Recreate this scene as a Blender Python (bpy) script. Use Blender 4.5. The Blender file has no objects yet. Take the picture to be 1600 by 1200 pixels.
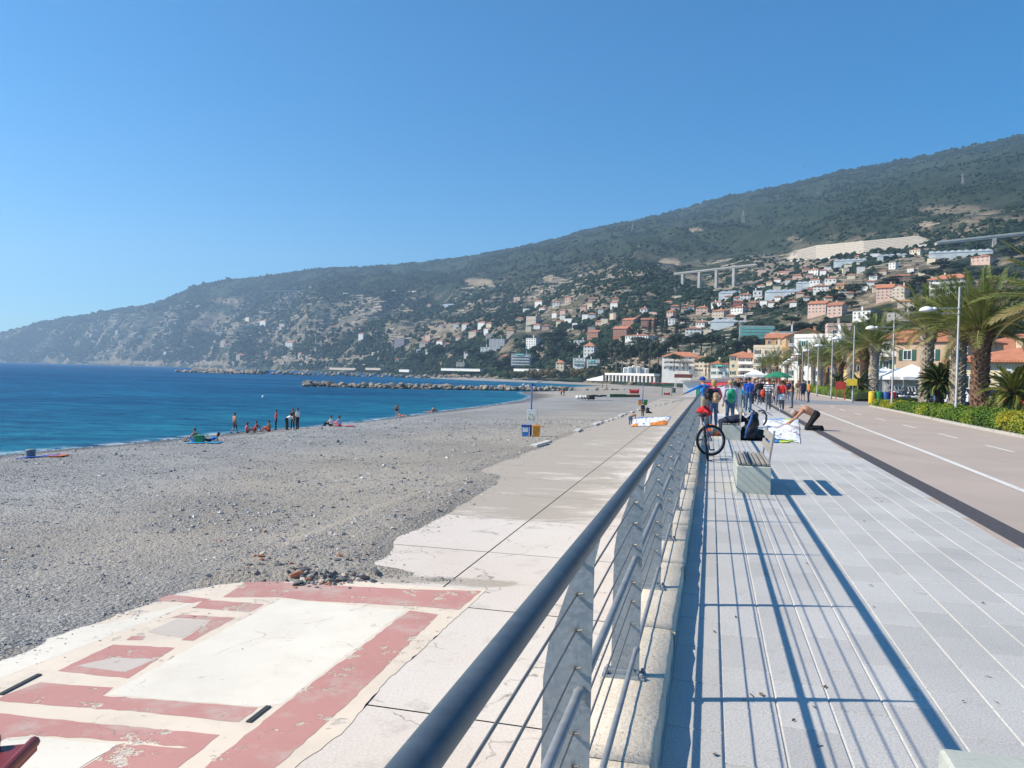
import bpy, bmesh, math, random
import numpy as np
from mathutils import Vector, Matrix

random.seed(7)
rng = np.random.default_rng(7)
C = bpy.context.scene.collection
S = bpy.context.scene

# ---------------------------------------------------------------- camera, sky, sun, exposure
F, HC = 1220.0, 1.72                    # focal length in pixels of a 1600 px wide picture, eye height above the promenade
PITCH, ROLL = math.radians(-0.75), math.radians(1.43)
cp, sp, cr, sr = math.cos(PITCH), math.sin(PITCH), math.cos(ROLL), math.sin(ROLL)
VF = np.array([0, cp, sp]); VU0 = np.array([0, -sp, cp]); VR0 = np.array([1.0, 0, 0])
VR = VR0 * cr + VU0 * sr; VU = VU0 * cr - VR0 * sr
cd = bpy.data.cameras.new('camera'); cam = bpy.data.objects.new('camera', cd); C.objects.link(cam)
cd.sensor_width = 36; cd.lens = 36 * F / 1600; cd.clip_start = 0.05; cd.clip_end = 20000
cam.matrix_world = Matrix(((VR[0], VU[0], -VF[0], 0), (VR[1], VU[1], -VF[1], 0), (VR[2], VU[2], -VF[2], HC), (0, 0, 0, 1)))
S.camera = cam
SUN_EL = math.radians(39.3)
SUN_AZ = math.atan2(-1.0, -0.06)        # atan2(x, y): the sun stands over the sea, to the left
sun_from = Vector((math.sin(SUN_AZ) * math.cos(SUN_EL), math.cos(SUN_AZ) * math.cos(SUN_EL), math.sin(SUN_EL)))
W = bpy.data.worlds.new('World'); S.world = W; W.use_nodes = True
nt = W.node_tree; nt.nodes.clear()
sky = nt.nodes.new('ShaderNodeTexSky'); sky.sky_type = 'NISHITA'; sky.sun_disc = False
sky.sun_elevation = SUN_EL; sky.sun_rotation = SUN_AZ
sky.air_density = 1.0; sky.dust_density = 0.2; sky.ozone_density = 5.0; sky.altitude = 0
bg = nt.nodes.new('ShaderNodeBackground'); bg.inputs[1].default_value = 0.098
wo = nt.nodes.new('ShaderNodeOutputWorld')
tn = nt.nodes.new('ShaderNodeMix'); tn.data_type = 'RGBA'; tn.blend_type = 'MULTIPLY'; tn.inputs[0].default_value = 1.0
tn.inputs[7].default_value = (0.66, 0.95, 1.09, 1)           # the deep clear blue of this air
hs = nt.nodes.new('ShaderNodeHueSaturation'); hs.inputs['Saturation'].default_value = 1.42; hs.inputs['Hue'].default_value = 0.488
nt.links.new(sky.outputs[0], hs.inputs['Color']); nt.links.new(hs.outputs[0], tn.inputs[6]); nt.links.new(tn.outputs[2], bg.inputs[0]); nt.links.new(bg.outputs[0], wo.inputs[0])
ld = bpy.data.lights.new('sun', 'SUN'); ld.energy = 5.0; ld.angle = math.radians(0.5); ld.color = (1.0, 0.90, 0.745)
lo = bpy.data.objects.new('sun', ld); C.objects.link(lo); lo.rotation_euler = sun_from.to_track_quat('Z', 'Y').to_euler()
S.view_settings.view_transform = 'Standard'; S.view_settings.look = 'None'
S.view_settings.exposure = 0.53; S.view_settings.gamma = 1; S.view_settings.use_curve_mapping = False
S.render.engine = 'CYCLES'
S.cycles.use_denoising = True
S.cycles.max_bounces = 6; S.cycles.diffuse_bounces = 3; S.cycles.glossy_bounces = 3; S.cycles.transmission_bounces = 4
S.cycles.volume_bounces = 1; S.cycles.transparent_max_bounces = 8
S.cycles.sample_clamp_indirect = 6

# ---------------------------------------------------------------- where things stand
def hor(px): return 584 + 0.025 * (px - 800)
def ray(px, py): return VR * ((px - 800) / F) + VU * ((600 - py) / F) + VF
def gp(px, py, z=0.0):
    d = ray(px, py); t = (z - HC) / d[2]; p = np.array([0, 0, HC]) + d * t
    return Vector(p)
def at(px, py, Y):
    d = ray(px, py); return Vector(np.array([0, 0, HC]) + d * (Y / d[1]))
SL = 0.255                              # the promenade runs along (SL, 1)
SLN = math.hypot(SL, 1)
PA = math.atan2(SL, 1)                  # angle from +Y towards +X
def pr(c, y, z=0.0): return Vector((c + SL * y, y, z))

# ---------------------------------------------------------------- noise
def vn(x, y, s=0):
    x = np.asarray(x, float); y = np.asarray(y, float)
    xi = np.floor(x); yi = np.floor(y); u = x - xi; v = y - yi
    u = u * u * (3 - 2 * u); v = v * v * (3 - 2 * v)
    def h(a, b):
        q = np.sin(a * 127.1 + b * 311.7 + s * 74.7) * 43758.5453
        return q - np.floor(q)
    return (h(xi, yi) * (1 - u) + h(xi + 1, yi) * u) * (1 - v) + (h(xi, yi + 1) * (1 - u) + h(xi + 1, yi + 1) * u) * v
def fbm(x, y, o=4, s=0):
    t = 0; a = 0.5; n = 0
    for i in range(o):
        t = t + a * vn(x * 2 ** i, y * 2 ** i, s + i * 13); n += a; a *= 0.5
    return t / n
def sstep(a, b, x):
    t = np.clip((x - a) / (b - a), 0, 1); return t * t * (3 - 2 * t)

# ---------------------------------------------------------------- meshes
class MB:
    def __init__(s): s.v = []; s.f = []; s.m = []
    def add(s, vs, fs, m=0):
        o = len(s.v); s.v += [tuple(p) for p in vs]; s.f += [tuple(i + o for i in f) for f in fs]; s.m += [m] * len(fs); return s
    def box(s, x0, y0, z0, x1, y1, z1, m=0, T=None):
        vs = [Vector((x, y, z)) for z in (z0, z1) for x, y in ((x0, y0), (x1, y0), (x1, y1), (x0, y1))]
        if T: vs = [T @ p for p in vs]
        return s.add(vs, [(3, 2, 1, 0), (4, 5, 6, 7), (0, 1, 5, 4), (1, 2, 6, 5), (2, 3, 7, 6), (3, 0, 4, 7)], m)
    def bevbox(s, x0, y0, z0, x1, y1, z1, b, m=0, T=None):
        # box with chamfered top and vertical edges
        vs = []
        for (z, i) in ((z0, 0), (z1 - b, 0), (z1, b)):
            a0, b0, a1, b1 = x0 + i, y0 + i, x1 - i, y1 - i; e = b * 0.7
            vs += [Vector(p) for p in ((a0 + e, b0, z), (a1 - e, b0, z), (a1, b0 + e, z), (a1, b1 - e, z), (a1 - e, b1, z), (a0 + e, b1, z), (a0, b1 - e, z), (a0, b0 + e, z))]
        if T: vs = [T @ p for p in vs]
        fs = [tuple(range(7, -1, -1)), tuple(range(16, 24))]
        for k in (0, 8):
            fs += [(k + i, k + (i + 1) % 8, k + 8 + (i + 1) % 8, k + 8 + i) for i in range(8)]
        return s.add(vs, fs, m)
    def tube(s, pts, r, n=8, m=0, cap=True):
        pts = [Vector(p) for p in pts]; rs = r if isinstance(r, (list, tuple)) else [r] * len(pts)
        vs = []; fs = []; prev = None
        for i, p in enumerate(pts):
            d = ((pts[min(i + 1, len(pts) - 1)] - p).normalized() + (p - pts[max(i - 1, 0)]).normalized())
            d = d.normalized() if d.length > 1e-6 else Vector((0, 0, 1))
            if prev is None:
                u = d.orthogonal().normalized()
            else:
                u = (prev - d * prev.dot(d)); u = u.normalized() if u.length > 1e-6 else d.orthogonal().normalized()
            prev = u; w = d.cross(u)
            vs += [p + (u * math.cos(2 * math.pi * k / n) + w * math.sin(2 * math.pi * k / n)) * rs[i] for k in range(n)]
        for i in range(len(pts) - 1):
            fs += [(i * n + k, i * n + (k + 1) % n, (i + 1) * n + (k + 1) % n, (i + 1) * n + k) for k in range(n)]
        if cap:
            fs += [tuple(range(n - 1, -1, -1)), tuple(range((len(pts) - 1) * n, len(pts) * n))]
        return s.add(vs, fs, m)
    def lathe(s, prof, n=12, m=0, T=None, sx=1, sy=1):
        vs = []; fs = []
        for r, z in prof:
            vs += [Vector((r * math.cos(2 * math.pi * k / n) * sx, r * math.sin(2 * math.pi * k / n) * sy, z)) for k in range(n)]
        if T: vs = [T @ p for p in vs]
        for i in range(len(prof) - 1):
            fs += [(i * n + k, i * n + (k + 1) % n, (i + 1) * n + (k + 1) % n, (i + 1) * n + k) for k in range(n)]
        fs += [tuple(range(n - 1, -1, -1)), tuple(range((len(prof) - 1) * n, len(prof) * n))]
        return s.add(vs, fs, m)
    def prism(s, poly, z0, z1, m=0, T=None):
        n = len(poly)
        vs = [Vector((x, y, z0)) for x, y in poly] + [Vector((x, y, z1)) for x, y in poly]
        if T: vs = [T @ p for p in vs]
        fs = [tuple(range(n - 1, -1, -1)), tuple(range(n, 2 * n))] + [(i, (i + 1) % n, n + (i + 1) % n, n + i) for i in range(n)]
        return s.add(vs, fs, m)
    def ball(s, c, r, m=0, sub=1, jit=0.0, rnd=None):
        V0, F0 = ICO[sub]; rr = r if hasattr(r, '__len__') else (r, r, r)
        vs = []
        for p in V0:
            k = 1 + (jit * (rnd.random() - 0.5) if rnd else 0)
            vs.append((c[0] + p[0] * rr[0] * k, c[1] + p[1] * rr[1] * k, c[2] + p[2] * rr[2] * k))
        return s.add(vs, F0, m)
    def mesh(s, name, mats, smooth=False):
        me = bpy.data.meshes.new(name); me.from_pydata(s.v, [], s.f)
        for m in (mats if isinstance(mats, (list, tuple)) else [mats]): me.materials.append(m)
        if any(s.m): me.polygons.foreach_set('material_index', s.m)
        if smooth: me.polygons.foreach_set('use_smooth', [True] * len(s.f))
        me.update(); return me
    def build(s, name, mats, parent=None, smooth=False, loc=None, rz=0):
        return link(name, s.mesh(name, mats, smooth), parent, loc, rz)
def make_ico():
    out = {}
    for sub in (1, 2, 3):
        bm = bmesh.new(); bmesh.ops.create_icosphere(bm, subdivisions=sub, radius=1)
        bm.verts.index_update()
        out[sub] = ([tuple(v.co) for v in bm.verts], [tuple(v.index for v in f.verts) for f in bm.faces]); bm.free()
    return out
ICO = make_ico()
def link(name, me, parent=None, loc=None, rz=0):
    o = bpy.data.objects.new(name, me); C.objects.link(o)
    if parent is not None: o.parent = parent
    if loc is not None: o.location = loc
    if rz: o.rotation_euler = (0, 0, rz)
    return o
def tag(o, label=None, cat=None, group=None, kind=None):
    if label: o['label'] = label
    if cat: o['category'] = cat
    if group: o['group'] = group
    if kind: o['kind'] = kind
    return o
def thing(name, label, cat, loc=(0, 0, 0), rz=0, group=None):
    o = bpy.data.objects.new(name, None); C.objects.link(o); o.empty_display_size = 0.2
    o.location = loc; o.rotation_euler = (0, 0, rz); return tag(o, label, cat, group)
KIDS = {}
def dup(o, loc=None, rz=None, label=None, group=None, scale=None, parent=None):
    c = o.copy(); C.objects.link(c)
    if parent is not None: c.parent = parent
    for ch in o.children: dup(ch, parent=c)
    if loc is not None: c.location = loc
    if rz is not None: c.rotation_euler = (0, 0, rz)
    if scale is not None: c.scale = scale if hasattr(scale, '__len__') else (scale,) * 3
    if label: c['label'] = label
    if group: c['group'] = group
    return c
def npmesh(name, V, Fc, mat, smooth=False):
    """big mesh from arrays: V (n,3), Fc (m,k)"""
    me = bpy.data.meshes.new(name); V = np.asarray(V, np.float32); Fc = np.asarray(Fc, np.int32); k = Fc.shape[1]
    me.vertices.add(len(V)); me.vertices.foreach_set('co', V.ravel())
    me.loops.add(Fc.size); me.loops.foreach_set('vertex_index', Fc.ravel())
    me.polygons.add(len(Fc)); me.polygons.foreach_set('loop_start', np.arange(0, Fc.size, k, dtype=np.int32))
    me.polygons.foreach_set('loop_total', np.full(len(Fc), k, np.int32))
    me.polygons.foreach_set('use_smooth', np.full(len(Fc), smooth))
    for m in (mat if isinstance(mat, (list, tuple)) else [mat]): me.materials.append(m)
    me.update(calc_edges=True); return me
def gridfaces(nr, nc):
    i = np.arange(nr - 1)[:, None] * nc + np.arange(nc - 1)[None]
    return np.stack([i, i + 1, i + nc + 1, i + nc], -1).reshape(-1, 4)
def vattr(me, name, vals):
    a = me.attributes.new(name, 'FLOAT', 'POINT'); a.data.foreach_set('value', np.asarray(vals, np.float32).ravel())
def scatter(V0, F0, P, Sx, rot=None, tilt=None):
    """copies of a small shape: P (n,3) places, Sx (n,3) sizes, rot (n,) angles"""
    V0 = np.asarray(V0, float); F0 = np.asarray(F0); n = len(P); k = len(V0)
    V = V0[None] * Sx[:, None, :]
    if rot is not None:
        c, s_ = np.cos(rot)[:, None], np.sin(rot)[:, None]
        V = np.stack([V[..., 0] * c - V[..., 1] * s_, V[..., 0] * s_ + V[..., 1] * c, V[..., 2]], -1)
    V = V + P[:, None, :]
    Fc = F0[None] + (np.arange(n) * k)[:, None, None]
    return V.reshape(-1, 3), Fc.reshape(-1, F0.shape[1])

# ---------------------------------------------------------------- materials
def lin(c):
    if isinstance(c, str):
        c = [int(c[i:i + 2], 16) / 255 for i in (0, 2, 4)]
        return tuple(x / 12.92 if x <= 0.04045 else ((x + 0.055) / 1.055) ** 2.4 for x in c) + (1,)
    return tuple(c) + (1,)
MATS = {}
class NT:
    def __init__(s, name):
        s.m = bpy.data.materials.new(name); s.m.use_nodes = True; s.t = s.m.node_tree
        s.b = s.t.nodes['Principled BSDF']; s.o = s.t.nodes['Material Output']
    def n(s, t, **k):
        x = s.t.nodes.new('ShaderNode' + t)
        for a, v in k.items():
            if a.startswith('i_'): x.inputs[a[2:].replace('_', ' ')].default_value = v
            else: setattr(x, a, v)
        return x
    def l(s, a, b): s.t.links.new(a, b)
    def coord(s, scale=(1, 1, 1), obj=True):
        tc = s.n('TexCoord'); mp = s.n('Mapping'); mp.inputs['Scale'].default_value = scale
        s.l(tc.outputs['Object' if obj else 'Generated'], mp.inputs[0]); return mp.outputs[0]
    def geo(s, scale=(1, 1, 1)):
        g = s.n('NewGeometry'); mp = s.n('Mapping'); mp.inputs['Scale'].default_value = scale
        s.l(g.outputs['Position'], mp.inputs[0]); return mp.outputs[0]
    def noise(s, co, scale, det=4, rough=0.55, dist=0.0):
        x = s.n('TexNoise'); x.inputs['Scale'].default_value = scale; x.inputs['Detail'].default_value = det
        x.inputs['Roughness'].default_value = rough; x.inputs['Distortion'].default_value = dist
        s.l(co, x.inputs['Vector']); return x.outputs['Fac']
    def ramp(s, fac, stops):
        r = s.n('ValToRGB'); e = r.color_ramp.elements
        while len(e) < len(stops): e.new(0.5)
        for q, (p, c) in zip(e, stops):
            q.position = p; q.color = lin(c) if not isinstance(c, (int, float)) else (c, c, c, 1)
        s.l(fac, r.inputs[0]); return r.outputs[0]
    def mix(s, f, a, b, mode='MIX'):
        x = s.n('Mix', data_type='RGBA', blend_type=mode)
        for sock, v in ((x.inputs[0], f), (x.inputs[6], a), (x.inputs[7], b)):
            if isinstance(v, (int, float)): sock.default_value = v if sock.type == 'VALUE' else (v, v, v, 1)
            elif isinstance(v, (tuple, str, list)): sock.default_value = lin(v) if len(v) != 4 else tuple(v)
            else: s.l(v, sock)
        return x.outputs[2]
    def math(s, op, a, b=0.0, c=None):
        x = s.n('Math', operation=op)
        for sock, v in zip(x.inputs, (a, b, c)):
            if v is None: continue
            if isinstance(v, (int, float)): sock.default_value = v
            else: s.l(v, sock)
        return x.outputs[0]
    def bump(s, h, strength=0.3, dist=0.02, normal=None):
        x = s.n('Bump'); x.inputs['Strength'].default_value = strength; x.inputs['Distance'].default_value = dist
        s.l(h, x.inputs['Height'])
        if normal: s.l(normal, x.inputs['Normal'])
        return x.outputs[0]
    def col(s, c): s.l(c, s.b.inputs['Base Color'])
    def warp(s, co, amt, scale):
        x = s.n('TexNoise'); x.inputs['Scale'].default_value = scale; x.inputs['Detail'].default_value = 5; s.l(co, x.inputs['Vector'])
        m = s.n('VectorMath', operation='MULTIPLY_ADD'); s.l(x.outputs['Color'], m.inputs[0]); m.inputs[1].default_value = (amt,) * 3; s.l(co, m.inputs[2]); return m.outputs[0]
    def attr(s, name):
        a = s.n('Attribute'); a.attribute_name = name; return a.outputs['Fac']
    def rnd(s): return s.n('ObjectInfo').outputs['Random']
def mat(name, col, rough=0.7, var=0.18, scale=3.0, bump=0.0, bscale=30, metal=0.0, spec=0.4, objvar=0.0):
    """plain coat with uneven tone, grain and roughness"""
    if name in MATS: return MATS[name]
    n = NT(name); n.b.inputs['Roughness'].default_value = rough; n.b.inputs['Metallic'].default_value = metal
    n.b.inputs['Specular IOR Level'].default_value = spec
    c = lin(col); co = n.coord()
    f = n.noise(co, scale, 5, 0.6)
    lo_, hi_ = [tuple(min(1, x * k) for x in c[:3]) for k in (1 - var, 1 + var)]
    out = n.ramp(f, [(0.3, lo_), (0.7, hi_)])
    if objvar:
        k = n.math('MULTIPLY_ADD', n.rnd(), 2 * objvar, 1 - objvar)
        out = n.mix(1.0, out, n.math('MULTIPLY', k, 1.0), 'MULTIPLY')
    n.col(out)
    r = n.math('MULTIPLY_ADD', f, 0.2, rough - 0.1); n.l(r, n.b.inputs['Roughness'])
    if bump: n.l(n.bump(n.noise(co, bscale, 4), bump, 0.02), n.b.inputs['Normal'])
    MATS[name] = n.m; return n.m
# ---------------------------------------------------------------- the land: sea, beach, hills
T_PX = [-400, 0, 100, 200, 300, 400, 500, 600, 700, 800, 900, 1000, 1100, 1200, 1300, 1400, 1500, 1600, 2000]
T_D0 = [3700, 3400, 3200, 2900, 2500, 2000, 1500, 1150, 850, 650, 560, 450, 400, 330, 260, 225, 205, 190, 180]
T_Z0 = [-4.8, -4.8, -4.8, -4.8, -4.8, -4.8, -4.6, -4.3, -2.6, -2.2, -2.0, -1.6, -0.6, -0.2, -0.15, -0.15, -0.15, -0.15, -0.15]
T_Y1 = [3800, 3550, 3400, 3080, 2650, 2200, 1700, 1350, 1050, 850, 720, 600, 520, 460, 400, 360, 330, 310, 300]
T_y1 = [556, 552, 548, 545, 542, 545, 550, 552, 553, 548, 536, 528, 528, 520, 512, 508, 512, 512, 505]
T_Y2 = [3900, 3720, 3620, 3350, 2950, 2700, 2300, 2050, 1750, 1450, 1200, 1100, 1100, 1000, 900, 820, 760, 720, 700]
T_y2 = [545, 530, 515, 500, 485, 475, 468, 470, 482, 472, 452, 430, 442, 425, 402, 388, 372, 360, 330]
T_Y3 = [4100, 3900, 3800, 3600, 3350, 3250, 3150, 3050, 3000, 2950, 2900, 2850, 2800, 2700, 2600, 2500, 2400, 2300, 2200]
SKY_X = [-400, -100, 0, 60, 140, 185, 250, 278, 305, 350, 400, 450, 500, 562, 650, 725, 800, 870, 900, 982, 1030, 1075, 1125, 1187, 1237, 1300, 1420, 1460, 1512, 1600, 2000]
SKY_Y = [552, 535, 521, 503, 490, 482, 472, 457, 446, 437, 432, 425, 419, 417, 410, 401, 387, 372, 361, 345, 335, 322, 307, 296, 285, 269, 247, 239, 227, 208, 130]
def tcol(px):
    i = lambda t: np.interp(px, T_PX, t)
    h = hor(px)
    Y0, z0, Y1, Y2, Y3 = i(T_D0), i(T_Z0), i(T_Y1), i(T_Y2), i(T_Y3)
    z1 = HC + (h - i(T_y1)) / F * Y1; z2 = HC + (h - i(T_y2)) / F * Y2
    z3 = HC + (h - np.interp(px, SKY_X, SKY_Y)) / F * Y3
    return Y0, z0, Y1, z1, Y2, z2, Y3, z3
def tz(X, Y):
    X = np.asarray(X, float); Y = np.asarray(Y, float)
    px = 800 + F * X / np.maximum(Y, 1)
    Y0, z0, Y1, z1, Y2, z2, Y3, z3 = tcol(px)
    u = np.clip((Y - Y0) / (Y3 - Y0), 0, 1.6)
    win = sstep(0.0, 0.12, u) * (1 - sstep(0.62, 0.95, u))
    Yw = Y * (1 + 0.10 * (fbm(X / 420, Y / 420, 3, 5) - 0.5) * win)
    z = np.where(Yw < Y1, z0 + (z1 - z0) * (Yw - Y0) / (Y1 - Y0),
        np.where(Yw < Y2, z1 + (z2 - z1) * (Yw - Y1) / (Y2 - Y1),
        np.where(Yw < Y3, z2 + (z3 - z2) * (Yw - Y2) / (Y3 - Y2), z3 - (Yw - Y3) * 0.35)))
    z = np.where(Yw < Y0, z0, z)
    # spurs and gullies running down the slope
    spur = np.abs(fbm(X / 260 + 0.2 * Y / 260, Y / 900, 3, 21) - 0.5) * 2
    spur2 = np.abs(fbm(X / 90, Y / 260, 3, 33) - 0.5) * 2
    Yc = np.minimum(Y, 1300 + 0.12 * Y)
    z = z + win * Yc * (0.060 * (0.30 - spur) + 0.020 * (0.3 - spur2))
    z = z + win * Yc * 0.006 * (fbm(X / 28, Y / 28, 3, 55) - 0.5)
    return z
_hs = np.concatenate([np.linspace(150, 900, 900), np.linspace(902, 4200, 1500)])
def hit(px, py):
    """the point of the hillside seen at a pixel"""
    d = ray(px, py); t = _hs / d[1]
    X = d[0] * t; Z = HC + d[2] * t; tzv = tz(X, _hs)
    k = np.nonzero((Z < tzv) & (_hs > np.interp(px, T_PX, T_D0)))[0]
    i = k[0] if len(k) else len(_hs) - 1
    return Vector((X[i], _hs[i], tzv[i]))

# soil where the photograph shows bare ground: (px, py, half width, half height, amount)
BARE = [(745, 441, 24, 7, 1.0), (690, 515, 30, 18, .9), (672, 530, 22, 8, .8), (862, 437, 16, 6, 1.0), (1042, 411, 16, 9, 1.0), (1030, 430, 30, 6, .5),
        (960, 428, 60, 8, .55), (1260, 388, 30, 8, .3), (1490, 330, 60, 9, .6), (1510, 355, 50, 8, .55), (1440, 352, 12, 7, .9), (1540, 440, 40, 14, .8), (1545, 455, 40, 8, .9),
        (530, 500, 40, 30, .5), (480, 525, 60, 20, .45), (330, 505, 45, 18, .55), (350, 470, 30, 6, .5), (230, 540, 60, 14, .3), (960, 470, 80, 18, .35), (880, 485, 60, 22, .4),
        (1250, 420, 90, 18, .5), (1330, 440, 90, 18, .5), (1240, 500, 30, 10, .5), (1420, 420, 60, 14, .4), (560, 470, 60, 10, .3), (620, 500, 20, 30, .3), (200, 566, 60, 3, .7),
        (330, 567, 60, 4, .8), (470, 562, 60, 6, .7), (560, 560, 40, 6, .5), (845, 552, 12, 14, .9), (1000, 566, 50, 7, .9), (1160, 470, 60, 10, .4), (870, 520, 60, 8, .4), (1080, 360, 12, 4, .9),(1235,375,12,5,.6), (640,520,12,30,.4), (900,470,90,30,.25),(1310,465,40,10,.35),(1345, 470, 14, 5, .8)]
def soil(X, Y, Z):
    px = 800 + F * X / Y; py = hor(px) - F * (Z - HC) / Y
    wob = (fbm(X / 40, Y / 40, 3, 9) - 0.5)
    s = np.zeros_like(px)
    for bx, by, bw, bh, am in BARE:
        q = ((px - bx) / bw) ** 2 + ((py - by) / bh) ** 2
        s = np.maximum(s, am * (1 - sstep(0.5, 1.3, q + wob * 1.4)))
    return s
def make_hills():
    pxs = np.concatenate([np.arange(-380, 0, 12), np.arange(0, 1640, 3.2), np.arange(1640, 1960, 10)])
    nr = 210; t = np.linspace(0, 1, nr)
    Y0, z0, Y1, z1, Y2, z2, Y3, z3 = tcol(pxs)
    Ys = Y0 * 0.985 * (Y3 * 1.25 / (Y0 * 0.985)) ** t[:, None]
    Xs = (pxs - 800)[None] / F * Ys
    Z = tz(Xs, Ys); Z[0] = z0 - 1.5; Z[-1] = -6
    V = np.stack([Xs, Ys, Z], -1).reshape(-1, 3)
    me = npmesh('hills', V, gridfaces(nr, len(pxs)), hill_mat(), True)
    vattr(me, 'soil', soil(Xs, Ys, Z))
    tag(link('hills', me), kind='structure')
def hill_mat():
    n = NT('hillside'); co = n.geo()
    big = n.noise(co, 0.006, 5, 0.6); mid = n.noise(co, 0.03, 6, 0.65); fine = n.noise(co, 0.13, 5, 0.7)
    green = n.ramp(mid, [(0.3, (0.011, 0.023, 0.015)), (0.5, (0.022, 0.040, 0.024)), (0.68, (0.050, 0.066, 0.042))])
    dry = n.ramp(fine, [(0.3, (0.16, 0.125, 0.085)), (0.6, (0.34, 0.275, 0.20)), (0.8, (0.46, 0.40, 0.32))])
    heath = n.mix(n.ramp(fine, [(0.4, 0.0), (0.75, 1.0)]), green, (0.095, 0.08, 0.065))
    base = n.mix(n.ramp(big, [(0.45, 0.0), (0.62, 0.4)]), green, heath)
    # terraces: dry-stone steps follow the height lines
    sep = n.n('SeparateXYZ'); n.l(n.geo(), sep.inputs[0])
    zz = n.math('MULTIPLY_ADD', n.noise(co, 0.012, 3), 22.0, sep.outputs[2])
    st = n.math('PINGPONG', zz, 3.2)
    line = n.ramp(st, [(0.0, 1.0), (0.22, 1.0), (0.34, 0.0)])
    low = n.ramp(n.math('MULTIPLY', sep.outputs[2], 0.004), [(0.0, 1.0), (0.55, 1.0), (0.9, 0.0)])
    patch = n.ramp(n.noise(co, 0.011, 4, 0.6), [(0.44, 0.0), (0.56, 1.0)])
    terr = n.math('MULTIPLY', n.math('MULTIPLY', line, low), patch)
    lowdry = n.math('MULTIPLY', low, n.ramp(n.noise(co, 0.022, 5, 0.7), [(0.50, 0.0), (0.60, 0.85)]))
    f = n.math('MAXIMUM', n.math('MAXIMUM', n.math('MULTIPLY', terr, 0.75), lowdry), n.math('MULTIPLY', n.attr('soil'), n.ramp(fine, [(0.3, 0.5), (0.5, 1.0)])))
    rock = n.math('MULTIPLY', n.ramp(n.noise(co, 0.02, 8, 0.75), [(0.655, 0.0), (0.69, 1.0)]), 0.8)
    f = n.math('MAXIMUM', f, rock)
    n.col(n.mix(f, base, dry)); n.b.inputs['Roughness'].default_value = 0.95; n.b.inputs['Specular IOR Level'].default_value = 0.1
    h = n.math('ADD', n.math('MULTIPLY', mid, 1.0), n.math('MULTIPLY', fine, 0.5))
    n.l(n.bump(h, 1.0, 9.0), n.b.inputs['Normal'])
    return n.m

# -------- sea
def make_sea():
    n = NT('sea_water'); co = n.geo()
    tint = n.math('ADD', n.math('MULTIPLY', n.noise(n.geo((0.010, 0.028, 1)), 1.0, 4, 0.6), 0.35), n.math('MULTIPLY', n.noise(n.geo((0.16, 0.45, 1)), 1.0, 8, 0.8, 0.5), 0.65))
    a = n.n('NewGeometry'); sx = n.n('SeparateXYZ'); n.l(a.outputs['Position'], sx.inputs[0])
    # shallow water near the shore line is greener
    deep = n.ramp(tint, [(0.41, (0.001, 0.026, 0.10)), (0.5, (0.003, 0.070, 0.19)), (0.59, (0.008, 0.14, 0.285))])
    shal = n.ramp(tint, [(0.41, (0.003, 0.065, 0.145)), (0.5, (0.007, 0.13, 0.225)), (0.59, (0.018, 0.21, 0.30))])
    foam = n.math('MULTIPLY', n.attr('foam'), n.ramp(n.noise(n.geo((0.5, 0.5, 1)), 1.4, 6, 0.7), [(0.46, 0.0), (0.56, 0.85)]))
    n.col(n.mix(foam, n.mix(n.attr('shallow'), deep, shal), (0.75, 0.78, 0.78)))
    n.b.inputs['Roughness'].default_value = 0.18; n.b.inputs['IOR'].default_value = 1.33; n.b.inputs['Specular IOR Level'].default_value = 0.0
    w1 = n.noise(n.geo((0.55, 1.0, 1)), 0.9, 5, 0.62, 0.3); w2 = n.noise(n.geo((0.4, 1.0, 1)), 0.16, 4, 0.6, 0.2); w3 = n.noise(n.geo((0.4, 1, 1)), 0.03, 3)
    h = n.math('ADD', n.math('MULTIPLY', w1, 0.45), n.math('ADD', n.math('MULTIPLY', w2, 1.4), n.math('MULTIPLY', w3, 3.0)))
    bp_ = n.bump(h, 1.0, 1.0); n.l(bp_, n.b.inputs['Normal'])
    gl = n.n('BsdfGlossy'); gl.inputs['Roughness'].default_value = 0.22; n.l(bp_, gl.inputs['Normal']); mx = n.n('MixShader'); mx.inputs[0].default_value = 0.13
    n.l(n.b.outputs[0], mx.inputs[1]); n.l(gl.outputs[0], mx.inputs[2]); n.l(mx.outputs[0], n.o.inputs[0])   # wave faces mirror only a little of the sky
    xs = np.concatenate([np.linspace(-6200, -420, 24), np.linspace(-400, -60, 60), np.arange(-59, 70, 0.9), [140, 400, 1500]])
    ys = np.concatenate([[-250, -120], np.arange(-60, 700, 4.0), np.linspace(720, 6100, 40)])
    XX, YY = np.meshgrid(xs, ys)
    V = np.stack([XX, YY, np.full_like(XX, -4.2)], -1).reshape(-1, 3)
    me = npmesh('sea', V, gridfaces(len(ys), len(xs)), n.m, True)
    dist = shoreX(YY) - XX
    vattr(me, 'shallow', (np.exp(-np.clip(dist, 0, None) / 30.0) * 0.9 + 0.35 * np.exp(-np.clip(dist, 0, None) / 160)) * (YY < 700))
    vattr(me, 'foam', np.clip(1 - np.abs(dist - 0.4) / 1.3, 0, 1) * (YY < 420))
    tag(link('sea', me), kind='structure')

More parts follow.
